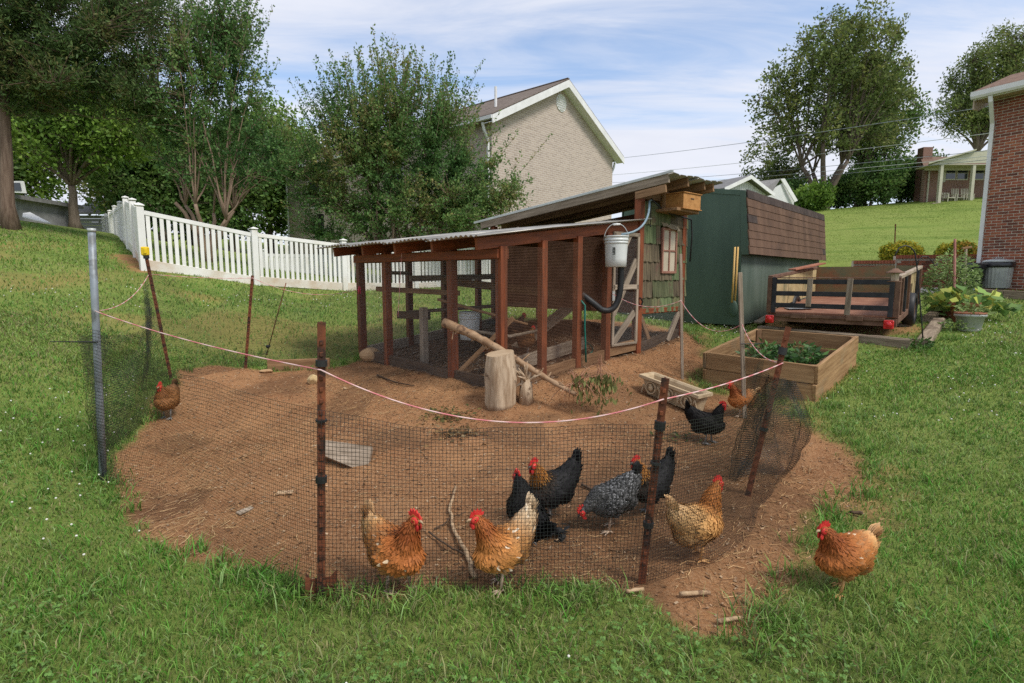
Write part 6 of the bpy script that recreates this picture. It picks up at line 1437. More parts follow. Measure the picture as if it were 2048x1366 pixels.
# border kerb, dark mulch and bins
p0, p1 = on(1952, 592), on(2070, 600); ke = thing('garden_kerb', 'dark timber border along the brick house wall', 'kerb', p0); 
for k in range(2): a, b_ = p0.lerp(p1, k*.5+.005), p0.lerp(p1, k*.5+.495); plank('beam', a+UP*.08, b_+UP*.08, .16, .17, m_tie, ke)
cn = on(1998, 584)+Vector((.22, .35, .08)); bn = thing('trash_can', 'galvanised ribbed trash can with a black bag under its lid', 'trash can', cn)
mb = MB(); mb.lathe([(.24, 0), (.25, .02), (.25, .04), (.262, .06), (.285, .50), (.29, .52), (.275, .52)], 96, cn, .006, 24); mb.build('body', m_galv, bn, True); mb = MB()
for j in range(40): pass
mb.lathe([(.285, .49), (.318, .50), (.312, .54), (.32, .60), (.30, .625), (.27, .60)], 40, cn, .008, 9); mb.build('bag_rim', M('black bin liner', (.012, .012, .014), (.025, .025, .028), rough=.25, scale=10, bump=.8, bscale=18, rand=0, spec=.6), bn, True)
mb = MB(); mb.lathe([(.30, .62), (.305, .64), (.24, .675), (.10, .70), (.01, .705)], 32, cn); mb.build('lid', m_galv, bn, True); mb = MB(); mb.tube([cn+Vector((-.07, 0, .70)), cn+Vector((-.06, 0, .735)), cn+Vector((.06, 0, .735)), cn+Vector((.07, 0, .70))], .009, 6); mb.build('handle', m_galv, bn, True)
c2 = cn+Vector((-.52, .10, .0)); bn = thing('trash_can', 'black plastic bin half hidden behind the galvanised can', 'trash can', c2); mb = MB(); mb.lathe([(.19, 0), (.20, .02), (.25, .46), (.26, .48), (.255, .50)], 24, c2); mb.build('body', m_blk, bn, True); mb = MB(); mb.lathe([(.26, .48), (.27, .50), (.24, .56), (.12, .60), (.01, .61)], 24, c2, .01, 7); mb.build('bag', m_blk, bn, True)
# ================================================================== retaining wall and slab
rwp = [Vector((10.2, 17.6)), Vector((13.4, 17.2)), Vector((16.6, 16.8))]; a0 = U(1703, 582, 16.6); a1 = U(1975, 584, 15.6); rw = thing('retaining_wall', 'low red brick retaining wall behind the trailer', 'wall', a0)
wd = (a1-a0); wd.z = 0; wl_ = wd.length; wd.normalize(); wn = Vector((wd.y, -wd.x, 0)); wz0 = min(a0.z, a1.z)-.25
def rq(u, v, z): return Vector((a0.x, a0.y, 0))+wd*u+wn*v+UP*z
step = U(1790, 530, 16.3); us = (step-rq(0, 0, step.z)).dot(wd)
zt_a, zt_b = U(1740, 522, 16.4).z, U(1880, 511, 16.0).z
mb = MB(); mb.poly([rq(0, -.012, wz0), rq(wl_, -.012, wz0), rq(wl_, -.012, zt_b), rq(us, -.012, zt_b), rq(us, -.012, zt_a), rq(0, -.012, zt_a)], -wn*.2); w_o = mb.build('core', m_mort, rw)
rmb = [MB(), MB()]; rm3 = Matrix((wd, wn, UP)).transposed(); r0 = 0; z = wz0
while z < zt_b-.09:
    x = -(.1 if r0 % 2 else 0)
    while x < wl_:
        a, b_ = max(0, x), min(wl_, x+.205)
        if b_-a > .03 and z+course < (zt_b if a >= us else zt_a)-.08: rmb[int(rr_.random() < .25)].box(rq((a+b_)/2, 0, z+course/2), (b_-a-.012, .03, course-.012), rm3)
        x += .205
    z += course; r0 += 1
for k, mb in enumerate(rmb): tag(mb.build('bricks', m_bricks[k], rw), kind='stuff')
cmb = MB()
for u0, u1, zt3 in ((0, us, zt_a), (us, wl_, zt_b)):
    k = int((u1-u0)/.075)
    for i in range(k): cmb.box(rq(u0+(i+.5)*(u1-u0)/k, -.06, zt3-.03), (.066, .26, .10), rm3)
tag(cmb.build('cap_bricks', m_bricks[0], rw), kind='stuff')
sp0 = on(1848, 583); slab = MB(); e = [on(1838, 588), on(1900, 588), on(1905, 575)+Vector((0, .6, 0)), on(1838, 575)+Vector((0, .6, 0))]; slab.poly([p+UP*.02 for p in e], (0, 0, .03)); tag(slab.build('concrete_path', m_conc), 'pale concrete path before the retaining wall', 'path', kind='structure')

lq = hq(-.10, .55, U(1944, 448, 13.8).z); mb = MB(); mb.lathe([(.02, -.16), (.07, -.12), (.09, .05), (.10, .08), (.03, .15)], 8, lq); mb.build('wall_lantern', m_blk, bh_)
# ================================================================== pale brick house
gC = Vector((-.72, 20.0, 0)); gd, ge = Vector((.655, .756, 0)).normalized(), Vector((-.756, .655, 0)).normalized()
GW, GL, gz0, gze = 8.27, 14.9, .8, U(987, 236, 20).z
def gq(u, v, z): return gC+gd*u+ge*v+UP*z
gh = thing('pale_brick_house', 'large pale tan brick house with a white trimmed gable', 'house', gq(0, 0, gz0))
def gpr(name, pts, off, mat, par=None): mb = MB(); mb.poly(pts, off); o = mb.build(name, mat, gh); return o
def brick_mat(name, c1, c2, c3, mort, sc):
    m = bpy.data.materials.new(name); m.use_nodes = True; t = m.node_tree; b = t.nodes['Principled BSDF']; b.inputs['Roughness'].default_value = .9
    tcn = t.nodes.new('ShaderNodeTexCoord'); mp = t.nodes.new('ShaderNodeMapping'); lk(t, tcn.outputs['UV'], mp.inputs[0]); bt = t.nodes.new('ShaderNodeTexBrick')
    bt.inputs['Color1'].default_value = (*c1, 1); bt.inputs['Color2'].default_value = (*c2, 1); bt.inputs['Mortar'].default_value = (*mort, 1); bt.inputs['Scale'].default_value = 1
    bt.inputs['Brick Width'].default_value = .21*sc; bt.inputs['Row Height'].default_value = .068*sc; bt.inputs['Mortar Size'].default_value = .010*sc; bt.inputs['Bias'].default_value = -.1
    lk(t, mp.outputs[0], bt.inputs['Vector']); n = t.nodes.new('ShaderNodeTexNoise'); n.inputs['Scale'].default_value = 5; n.inputs['Detail'].default_value = 8; n.inputs['Roughness'].default_value = .75
    mp2 = t.nodes.new('ShaderNodeMapping'); mp2.inputs['Scale'].default_value = (.9, 3.2, 1); lk(t, tcn.outputs['UV'], mp2.inputs[0]); lk(t, mp2.outputs[0], n.inputs['Vector'])
    mxx = t.nodes.new('ShaderNodeMix'); mxx.data_type = 'RGBA'; r = t.nodes.new('ShaderNodeMapRange'); r.inputs[1].default_value = .56; r.inputs[2].default_value = .66; lk(t, n.outputs['Fac'], r.inputs[0]); lk(t, r.outputs[0], mxx.inputs[0]); lk(t, bt.outputs['Color'], mxx.inputs[6]); mxx.inputs[7].default_value = (*c3, 1)
    lk(t, mxx.outputs[2], b.inputs['Base Color']); bp = t.nodes.new('ShaderNodeBump'); bp.inputs['Strength'].default_value = .35; bp.inputs['Distance'].default_value = .01; lk(t, bt.outputs['Fac'], bp.inputs['Height']); bp.invert = True; lk(t, bp.outputs[0], b.inputs['Normal']); return m
def uv_wall(name, mat, parent, org, ax, pts, off):
    mb = MB(); mb.poly(pts, off); o = mb.build(name, mat, parent); me = o.data; uv = me.uv_layers.new(name='UVMap'); ax = Vector(ax)
    for l in me.loops:
        p = me.vertices[l.vertex_index].co-Vector(org); uv.data[l.index].uv = (p.dot(ax), p.z)
    return o
m_tan = brick_mat('tan brick', (.455, .370, .305), (.345, .275, .225), (.255, .205, .172), (.53, .47, .41), 1.25)
gr_h = U(1130, 164, 23.13).z-gze-.16
uv_wall('gable_wall', m_tan, gh, gq(0, 0, 0), gd, [gq(0, 0, gz0), gq(GW, 0, gz0), gq(GW, 0, gze), gq(GW/2, 0, gze+gr_h), gq(0, 0, gze)], ge*.2)
uv_wall('side_wall', m_tan, gh, gq(0, 0, 0), ge, [gq(0, .2, gz0), gq(0, GL, gz0), gq(0, GL, gze), gq(0, .2, gze)], gd*.2)
uv_wall('far_side_wall', m_tan, gh, gq(0, 0, 0), ge, [gq(GW, .2, gz0), gq(GW, GL, gz0), gq(GW, GL, gze), gq(GW, .2, gze)], -gd*.2)
uv_wall('back_wall', m_tan, gh, gq(0, GL, 0), gd, [gq(0.2, GL, gz0), gq(GW-.2, GL, gz0), gq(GW-.2, GL, gze), gq(GW/2, GL, gze+gr_h), gq(.2, GL, gze)], -ge*.2)
m_groof = M('grey brown roof shingles', (.125, .095, .075), (.20, .16, .13), rough=.9, scale=5, stretch=(1, 1, 1), rand=0, bump=.3, bscale=40)
ov = .38; k_ = gr_h/(GW/2)
for sg in (0, 1):
    for c in range(16):
        f0, f1 = c/16, (c+1)/16+.012
        def rpt(f, v): u = -ov+(GW/2+ov)*f; z = gze-ov*k_+u*k_+ov*k_+.16; uu = u if sg == 0 else GW-u; return gq(uu, v, z+.018)
        gpr('roof_course', [rpt(f0, -ov), rpt(f0, GL+ov), rpt(f1, GL+ov), rpt(f1, -ov)], UP*(.03+.002*(c % 2)), m_groof)
    def rk(u, z): return gq(u if sg == 0 else GW-u, -ov-.02, z)
    gpr('rake_board', [rk(-ov, gze-ov*k_+.16), rk(GW/2, gze+gr_h+.16), rk(GW/2, gze+gr_h-.12), rk(-ov+.0, gze-ov*k_-.12)], ge*.04, m_trim)
    def so(u, z, v): return gq(u if sg == 0 else GW-u, v, z)
    gpr('soffit', [so(-ov, gze-ov*k_-.05, -ov+.02), so(GW/2, gze+gr_h-.05, -ov+.02), so(GW/2, gze+gr_h-.05, .0), so(-ov, gze-ov*k_-.05, .0)], UP*-.02, m_trim)
    uu = -ov if sg == 0 else GW+ov
    plank('gutter', gq(uu, -ov, gze-ov*k_+.10), gq(uu, GL+ov, gze-ov*k_+.10), .10, .12, m_trim, gh)
for u in (-.08, GW+.08):
    mb = MB(); mb.tube([gq(u+(-.28 if u < 0 else .28), .1, gze-.2), gq(u+(-.2 if u < 0 else .2), .1, gze-.45), gq(u, .1, gze-.75), gq(u, .1, gz0)], .05, 4); mb.build('downspout', m_trim, gh)
mb = MB(); mb.tube([gq(-.06, GL-.1, gze-.3), gq(-.06, GL-.1, gz0)], .05, 4); mb.build('downspout', m_trim, gh)
c = gq(GW/2, -.03, gze+1.45); vt = MB(); n = 24; ax3 = Matrix((gd, ge, UP)).transposed()
vt.poly([c+ax3@Vector((.34*math.cos(2*math.pi*j/n), 0, .34*math.sin(2*math.pi*j/n))) for j in range(n)], ge*.03); vo = vt.build('gable_vent', m_trim, gh)
for j in range(7):
    z = -.27+j*.09; w = math.sqrt(max(0, .30**2-z*z)); m_ = MB(); m_.box(c+ax3@Vector((0, -.012, z)), (2*w, .03, .045), ax3@Matrix.Rotation(.5, 3, 'X')); q = m_.build('slat', m_trim, None); q.parent = vo; q.location = (0, 0, 0)
for v in (5.0, 11.5):
    for z in (4.9,):
        w_ = gpr('window', [gq(-.03, v, z), gq(-.03, v+1.2, z), gq(-.03, v+1.2, z+1.4), gq(-.03, v, z+1.4)], gd*.04, m_trim)
        m_ = MB(); m_.poly([gq(-.04, v+.08, z+.08), gq(-.04, v+1.12, z+.08), gq(-.04, v+1.12, z+1.32), gq(-.04, v+.08, z+1.32)], gd*.01); q = m_.build('pane', m_glass, None); q.parent = w_; q.location = (0, 0, 0)
mb = MB(); mb.tube([gq(1.2, .9, gze+.8), gq(1.2, .9, gze+1.55)], .05, 8); mb.build('vent_pipe', m_trim, gh)
pp = U(641, 470, 17.4); pb_ = Vector((pp.x, pp.y, gz(pp.x, pp.y))); up_ = thing('utility_post', 'dark wooden post in front of the pale brick house', 'post', pb_); plank('post', pb_, U(641, 428, 17.4), .16, .16, M('tarred post', (.035, .032, .03), (.06, .055, .05), rough=.8), up_, up=(0, 1, 0)); 
# ================================================================== white sided house beyond the shed
wC = U(1458, 360, 30.0); wC.z = 0; wdx, wdy = Vector((.80, .60, 0)), Vector((-.60, .80, 0))
pk = U(1482, 356, 30.0); el_ = U(1437, 381, 29.0); er = U(1538, 379, 31.0)
wh = thing('white_house', 'white vinyl sided house with grey roof behind the shed', 'house', (pk.x, pk.y, 2.0))
m_vin = M('white vinyl siding', (.56, .57, .56), (.64, .65, .64), rough=.5, scale=2, rand=.03)
zg = 2.0; wl0 = Vector((el_.x, el_.y, 0)); wl1 = Vector((er.x, er.y, 0)); wd2 = (wl1-wl0).normalized(); wn2 = Vector((wd2.y, -wd2.x, 0)); wLn = (wl1-wl0).length; ze2 = (el_.z+er.z)/2-.1; zp2 = pk.z
def wq(u, v, z): return wl0+wd2*u-wn2*v+UP*z
def wpr(name, pts, off, mat): mb = MB(); mb.poly(pts, off); return mb.build(name, mat, wh)
for k in range(24):
    z = zg+k*(ze2-zg)/24; h = (ze2-zg)/24
    wpr('siding_board', [wq(.3, 0, z), wq(wLn-.3, 0, z), wq(wLn-.3, -.012, z+.002), wq(.3, -.012, z+.002)], UP*(h-.004), m_vin)
for k in range(19):
    a, b_ = .3+(wLn-.6)*k/19, .3+(wLn-.6)*(k+1)/19; tr_z = lambda u: zp2-.1-abs(u-wLn/2)*(zp2-ze2)/(wLn/2); 
    pts_ = [wq(a+.01, -.02, ze2), wq(b_-.01, -.02, ze2), wq(b_-.01, -.02, max(ze2+.02, tr_z(b_))), wq(a+.01, -.02, max(ze2+.02, tr_z(a)))]
    if a < wLn/2 < b_: pts_.insert(3, wq(wLn/2, -.02, zp2-.1))
    wpr('gable_board', pts_, -wn2*.04, m_vin)
wpr('gable_side_wall', [wq(wLn-.3, 0.05, zg), wq(wLn-.3, 5, zg), wq(wLn-.3, 5, ze2), wq(wLn-.3, .05, ze2)], -wd2*.05, m_vin)
m_wroof = M('grey shingles', (.15, .145, .145), (.23, .225, .22), rough=.9, scale=8, rand=0, bump=.2)
for sg in (-1, 1):
    e0 = (0 if sg < 0 else wLn)
    wpr('roof_slope', [wq(e0, -.35, ze2-.05), wq(wLn/2, -.35, zp2+.05), wq(wLn/2, 7, zp2+.05), wq(e0, 7, ze2-.05)], UP*.06, m_wroof)
    wpr('rake_board', [wq(e0, -.37, ze2-.18), wq(wLn/2, -.37, zp2-.10), wq(wLn/2, -.37, zp2+.10), wq(e0, -.37, ze2+.02)], wn2*.03, m_trim)
# main wing to the right
r0, r1, rt = U(1523, 382, 33), U(1588, 402, 36), U(1545, 360, 34)
v0, v1 = Vector((r0.x, r0.y, 0)), Vector((r1.x, r1.y, 0)); mid = U(1566, 362, 35); wd3 = (v1-v0).normalized(); wn3 = Vector((wd3.y, -wd3.x, 0))
wpr('wing_wall', [v0+UP*zg, v1+UP*zg, v1+UP*r1.z, Vector((mid.x, mid.y, mid.z-.15)), v0+UP*(r0.z-.3)], -wn3*.1, m_vin)
wpr('wing_roof', [U(1513, 365, 33.5), U(1567, 358, 35.0), U(1567, 358, 35)-wd3*.1+UP*.0-wn3*6, U(1505, 372, 33)-wn3*6], UP*.05, m_wroof)
wpr('wing_roof', [U(1500, 366, 32.5), U(1560, 359, 34.5), U(1540, 391, 33), U(1520, 384, 32.2)], UP*.05, m_wroof)
wpr('wing_rake', [U(1560, 358, 34.6), U(1568, 357, 34.8), U(1594, 401, 35.8), U(1588, 404, 35.6)], wn3*.05, m_trim)
wpr('left_roof', [U(1400, 378, 31.5), U(1462, 369, 31.5), U(1462, 395, 31.0), U(1400, 395, 31.0)], Vector((0, .2, .05)), m_wroof)
# ================================================================== far brick house with porch
def fq(px, py, Y): return U(px, py, Y)
FY = 38.0; fh = thing('porch_house', 'brick house with a columned porch on the hilltop', 'house', fq(1900, 416, FY)); m_fbr = brick_mat('far red brick', (.20, .085, .055), (.15, .062, .042), (.24, .11, .075), (.28, .22, .17), 1.0); m_crm = M('cream paint', (.40, .39, .29), (.47, .46, .35), rough=.6, rand=.03)
def fpr(name, pts, off, mat): mb = MB(); mb.poly(pts, off); return mb.build(name, mat, fh)
fz = fq(1840, 420, FY).z-.6; X0, X1 = fq(1846, 400, FY+1.6).x, 37.5
def F3(x, y, z): return Vector((x, y, z))
zE = fq(1860, 330, FY).z; zR = zE+1.5
uv_wall('front_wall', m_fbr, fh, F3(X0, FY, 0), (1, 0, 0), [F3(X0, FY+1.6, fz), F3(X1, FY+1.6, fz), F3(X1, FY+1.6, zE), F3(X0, FY+1.6, zE)], (0, .3, 0))
uv_wall('side_wall', m_fbr, fh, F3(X0, FY, 0), (0, 1, 0), [F3(X0, FY+1.9, fz), F3(X0+4.9, FY+9, fz), F3(X0+4.9, FY+9, zE), F3(X0, FY+1.9, zE)], (.3, 0, 0))
uv_wall('chimney', m_fbr, fh, F3(X0, FY, 0), (1, 0, 0), [F3(fq(1847, 300, FY+4).x, FY+4, fz), F3(fq(1866, 300, FY+4).x, FY+4, fz), F3(fq(1866, 300, FY+4).x, FY+4, fq(1852, 294, FY+4).z), F3(fq(1847, 300, FY+4).x, FY+4, fq(1852, 294, FY+4).z)], (0, .6, 0))
fpr('main_roof', [F3(X0-.4, FY+1.2, zE-.05), F3(X1, FY+1.2, zE-.05), F3(X1, FY+5, zR), F3(X0+2.0, FY+5, zR)], UP*.1, m_hroof)
fpr('eave_board', [F3(X0-.4, FY+1.18, zE-.14), F3(X1, FY+1.18, zE-.14), F3(X1, FY+1.18, zE+.06), F3(X0-.4, FY+1.18, zE+.06)], (0, -.03, 0), m_crm)
xp0 = fq(1878, 340, FY).x; zp = fq(1940, 326, FY).z
fpr('porch_gable', [F3(xp0-.6, FY, zp-.1), F3(X1+2, FY, zp+.25), F3(X1+2, FY, zp+2.0), F3(fq(1946, 305, FY).x, FY, fq(1946, 304, FY).z)], (0, .08, 0), m_crm)
fpr('porch_roof', [F3(xp0-.9, FY-.25, zp-.10), F3(fq(1947, 303, FY).x, FY-.25, fq(1946, 302, FY).z), F3(fq(1947, 303, FY).x+1.2, FY+1.7, fq(1946, 302, FY).z), F3(xp0+.4, FY+1.7, zp-.10)], UP*.09, m_crm)
fpr('porch_ceiling', [F3(xp0-.5, FY+.0, zp-.12), F3(X1, FY, zp-.12), F3(X1, FY+1.6, zp-.12), F3(xp0-.5, FY+1.6, zp-.12)], UP*.04, m_crm)
zd = fq(1890, 406, FY).z
fpr('porch_deck', [F3(xp0-.3, FY-.1, zd-.5), F3(X1, FY-.1, zd-.5), F3(X1, FY-.1, zd), F3(xp0-.3, FY-.1, zd)], (0, 1.75, 0), m_fbr)
for px in (1879, 1943, 2000): x = fq(px, 380, FY+.1).x; plank('column', F3(x, FY+.12, zd), F3(x, FY+.12, zp-.10), .20, .20, m_crm, fh, up=(1, 0, 0))
for px0, px1 in ((1893, 1913), (1916, 1938), (1947, 1970)):
    a, b_ = fq(px0, 358, FY+1.5), fq(px1, 334, FY+1.5); w_ = fpr('window', [F3(a.x-.06, FY+1.57, a.z-.06), F3(b_.x+.06, FY+1.57, a.z-.06), F3(b_.x+.06, FY+1.57, b_.z+.06), F3(a.x-.06, FY+1.57, b_.z+.06)], (0, .03, 0), m_crm)
    for k in range(2):
        zA, zB = a.z+(b_.z-a.z)*k/2+.02, a.z+(b_.z-a.z)*(k+1)/2-.02; mb = MB(); mb.poly([F3(a.x, FY+1.55, zA), F3(b_.x, FY+1.55, zA), F3(b_.x, FY+1.55, zB), F3(a.x, FY+1.55, zB)], (0, .02, 0)); q = mb.build('pane', m_glass, None); q.parent = w_; q.location = (0, 0, 0)
fpr('shutter', [F3(fq(1882, 360, FY+1.5).x, FY+1.56, fq(1882, 364, FY+1.5).z), F3(fq(1892, 360, FY+1.5).x, FY+1.56, fq(1882, 364, FY+1.5).z), F3(fq(1892, 360, FY+1.5).x, FY+1.56, fq(1882, 333, FY+1.5).z), F3(fq(1882, 360, FY+1.5).x, FY+1.56, fq(1882, 333, FY+1.5).z)], (0, .03, 0), m_crm)
x = fq(1859, 340, FY+1.5).x; plank('downspout', F3(x, FY+1.5, fz), F3(x, FY+1.5, zE-.1), .08, .08, m_crm, fh, up=(1, 0, 0))
for px, lb in ((1897, 'cream armchair on the far porch beside the column'), (1915, 'cream rocking chair on the far porch with slatted back'), (1934, 'cream rocking chair beside the right porch column')):
    c = fq(px, 405, FY+.7); c.z = zd; ch = thing('porch_chair', lb, 'chair', c, 'porch chairs'); 
    mb = MB(); mb.box(c+UP*.42, (.52, .5, .05)); mb.build('seat', m_crm, ch)
    for k in range(5): plank('back_slat', c+Vector((-.22+k*.11, .24, .45)), c+Vector((-.22+k*.11, .34, 1.12 if px != 1897 else .85)), .05, .02, m_crm, ch, up=(0, 1, 0), ch=0)
    for sx_ in (-1, 1):
        for sy_ in (-1, 1): plank('leg', c+Vector((sx_*.24, sy_*.22, 0)), c+Vector((sx_*.24, sy_*.22, .66 if sy_ < 0 else .45)), .05, .05, m_crm, ch, up=(1, 0, 0), ch=0)
        plank('arm', c+Vector((sx_*.26, -.26, .66)), c+Vector((sx_*.26, .26, .66)), .07, .03, m_crm, ch, ch=0)
# ================================================================== trees
m_leafT = MC('tree leaf', .55, .38, .22)
x_ = lambda c, k: [tuple(v*k for v in q) for q in c]
m_bark = M('grey brown bark', (.10, .075, .055), (.19, .15, .115), rough=.9, scale=3, stretch=(6, 6, .8), bump=.8, bscale=8, rand=.1); m_barkc = M('red brown cedar bark', (.11, .07, .05), (.22, .155, .115), rough=.9, scale=3, stretch=(9, 9, .6), bump=1.0, bscale=7, rand=.1); m_barkm = M('smooth tan bark', (.17, .115, .075), (.28, .20, .14), rough=.7, scale=3, stretch=(4, 4, .8), bump=.3, rand=.1)
def tree(name, label, base_, crowns, cols, seed, n_limb=10, n_twig=900, leaves=22, lsize=.09, asp=.5, trunk_r=.18, fork=.35, stems=1, bark=None, up=.35, sig=.10, hang=.0, group=None, twig_len=.8, limb_r=.35, lat=1.0, trunk_lean=(0, 0), shoots=0, cat='tree', sh_len=.8, twig_r=.008, low=None):
    """crowns: ellipsoids (cx, cy, cz, rx, ry, rz) relative to the base"""
    rn = np.random.default_rng(seed); b = np.array(base_, float); root = thing(name, label, cat, base_, group); C = np.array(crowns, float); vol = C[:, 3]*C[:, 4]*C[:, 5]; H = (C[:, 2]+C[:, 5]).max()
    def sample(n, p=2.2):
        k = rn.choice(len(C), n, p=vol/vol.sum()); v = rn.normal(0, 1, (n, 3)); v /= np.linalg.norm(v, axis=1, keepdims=True); r_ = rn.random(n)**(1/p); return C[k, :3]+v*r_[:, None]*C[k, 3:]
    tb = MB(); limbs = []; spread_ = trunk_r*1.3 if stems > 1 else 0
    forks = []
    for s_ in range(stems):
        a = 2*math.pi*s_/stems+.5; o = np.array([math.cos(a)*spread_, math.sin(a)*spread_*.6, 0]); lean = np.array([trunk_lean[0]+(math.cos(a)*H*.10 if stems > 1 else 0), trunk_lean[1]+(math.sin(a)*H*.06 if stems > 1 else 0), 0]); fz_ = H*fork*(1+.15*rn.normal())
        top = o+lean*1.0+np.array([0, 0, fz_]); pts = [o+lean*f**1.5+np.array([rn.normal(0, .02), rn.normal(0, .02), fz_*f-.1*(f == 0)]) for f in np.linspace(0, 1, 7)]; rs = [trunk_r*(1.35-.6*f if f > .05 else 2.0) for f in np.linspace(0, 1, 7)]
        tb.tube([b+p for p in pts], rs, 12); forks.append((pts[-1], rs[-1])); limbs.append((np.array(pts), .0))
    tips = sample(n_limb, 5.0); LP = []
    if True:
        for i, tp_ in enumerate(tips):
            f0, r0_ = forks[int(np.argmin([np.linalg.norm((f[0]-tp_)[:2]) for f in forks]))] if rn.random() < .7 else forks[i % len(forks)]
            tp_ = f0+(tp_-f0)*.92; mid_ = f0+(tp_-f0)*np.array([.35, .35, .55+.1*up])+rn.normal(0, .12, 3)*lat
            P = np.array([(1-t_)**2*f0+2*t_*(1-t_)*mid_+t_*t_*tp_ for t_ in np.linspace(0, 1, 10)])+np.cumsum(rn.normal(0, .018*lat, (10, 3)), 0); P[0] = f0
            rr_ = [max(.008, r0_*limb_r*1.7*(1-.9*t_)) for t_ in np.linspace(0, 1, 10)]; tb.tube([b+p for p in P], rr_, 8); LP.append(P[2:])
    tb.build('trunk', bark or m_bark, root, True); LPa = np.concatenate(LP+([np.array([f[0] for f in forks])]))
    tw = sample(n_twig); 
    if low is not None: tw = tw[tw[:, 2] > low]
    if shoots:
        k = rn.choice(len(tw), shoots); 
    d2 = ((tw[:, None]-LPa[None])**2).sum(-1); d2 = d2+np.maximum(0, LPa[None, :, 2]-tw[:, None, 2])*1.2; nr = LPa[np.argmin(d2, 1)]
    tmb = MB(); Lc, Ld = [], []
    for p, q in zip(tw, nr):
        d = p-q; L_ = np.linalg.norm(d)
        if L_ < 1e-3: continue
        m_ = q+d*.5+np.array([0, 0, up*L_*.22])+rn.normal(0, .06*L_, 3); ts = np.linspace(0, 1, 5)[:, None]; P = (1-ts)**2*q+2*ts*(1-ts)*m_+ts**2*p; tmb.tube([b+x for x in P], [twig_r*(1.5-1.1*f) for f in np.linspace(0, 1, 5)], 4, False)
        k = rn.poisson(leaves); f = 1-rn.random(k)**1.6*min(1, twig_len/max(L_, .05)); f = np.clip(f, 0, 1.02)[:, None]; c = (1-f)**2*q+2*f*(1-f)*m_+f**2*p; Lc.append(c+rn.normal(0, sig, (k, 3))); dd = np.tile(d/L_, (k, 1)); Ld.append(dd*.6+rn.normal(0, .7, (k, 3))+np.array([0, 0, .25-hang]))
    if shoots:      # upright whippy shoots above the crown
        for p in tw[np.argsort(-tw[:, 2]-np.abs(tw[:, 0])*.25+rn.random(len(tw))*H*.42)[:shoots]]:
            L_ = sh_len*rn.uniform(.5, 1.3); d = np.array([rn.normal(0, .18)+p[0]*.20, rn.normal(0, .18), 1]); e = p+d*L_; tmb.tube([b+p, b+(p+e)/2+rn.normal(0, .02, 3), b+e], [twig_r, twig_r*.8, twig_r*.4], 4, False); k = int(L_*44); f = rn.random(k)[:, None]; Lc.append(p+(e-p)*f+rn.normal(0, .028, (k, 3))); Ld.append(rn.normal(0, .8, (k, 3))+np.array([0, 0, .5]))
    Lc, Ld = np.concatenate(Lc), np.concatenate(Ld); n = len(Lc); cl = vnoise(Lc[:, 0]*1.3+seed, Lc[:, 1]*1.3+Lc[:, 2]*1.7, seed); col = np.array(cols)[np.clip((cl*.75+rn.random(n)*.45-.1)*len(cols), 0, len(cols)-1).astype(int)]*rn.uniform(.72, 1.28, (n, 1))
    tag(tmb.build('branches', bark or m_bark, root), kind='stuff')
    V, F, Cc = leafset(rn, Lc+b, Ld, rn.uniform(lsize*.6, lsize*1.3, n), col, asp); obj('crown', mesh_np('crown', V, F, Cc), m_leafT, root); return root
def gp3(px, Y): d = ray(px, 553); x = d[0]/d[1]*Y; return (x, Y, gz(x, Y))
DK = [(.045, .080, .026), (.060, .105, .032), (.085, .130, .040), (.12, .12, .042)]
MY = [(.052, .115, .036), (.075, .155, .045), (.095, .185, .052), (.125, .21, .06), (.155, .215, .062), (.22, .20, .07)]
BR = [(.085, .165, .03), (.135, .235, .04), (.19, .31, .052), (.25, .36, .065)]
MD = [(.06, .125, .034), (.085, .165, .042), (.12, .205, .052), (.16, .24, .062)]
OL = [(.10, .145, .044), (.14, .19, .055), (.185, .235, .066), (.24, .255, .078)]
DK, MY, MD = x_(DK, 1.3), x_(MY, 1.25), x_(MD, 1.12)
b0 = gp3(30, 13.6)
tree('cedar_tree', 'big dark red cedar with shaggy trunk at the left edge', b0, [(.5, .2, 4.2, 2.0, 1.8, 1.3), (2.2, .2, 3.9, 1.5, 1.4, 1.1), (-1.4, .3, 4.4, 1.8, 1.8, 1.5), (.8, .4, 5.8, 2.6, 2.2, 1.6), (3.3, .6, 3.3, 1.1, 1.2, .8), (2.9, .8, 5.2, 1.5, 1.6, 1.2), (.6, 0, 3.2, 1.2, 1.2, .55)], DK, 1, n_limb=40, n_twig=2300, leaves=40, lsize=.105, asp=.30, trunk_r=.115, fork=.44, bark=m_barkc, up=-.1, sig=.085, twig_len=.8, trunk_lean=(.16, .1), limb_r=.16)
p = gp3(420, 14.6)
tree('crape_myrtle', 'slender multi stemmed crape myrtle behind the white fence', p, [(-.2, 0, 4.3, 1.4, 1.2, 1.5), (.8, .2, 4.9, 1.0, 1.0, 1.4), (-1.1, 0, 3.4, .9, .9, 1.0), (1.3, .2, 3.3, 1.0, .9, 1.1), (.1, .1, 2.6, 1.4, 1.0, .9), (.5, 0, 5.8, 1.1, .9, .8), (1.9, .1, 2.5, .8, .8, .8)], MY, 2, n_limb=40, n_twig=1450, leaves=20, lsize=.078, asp=.58, trunk_r=.055, fork=.20, stems=6, bark=m_barkm, up=.5, sig=.05, twig_len=1.0, shoots=200, sh_len=.85, limb_r=.36, group='crape myrtles', twig_r=.005)
p = gp3(800, 16.2)
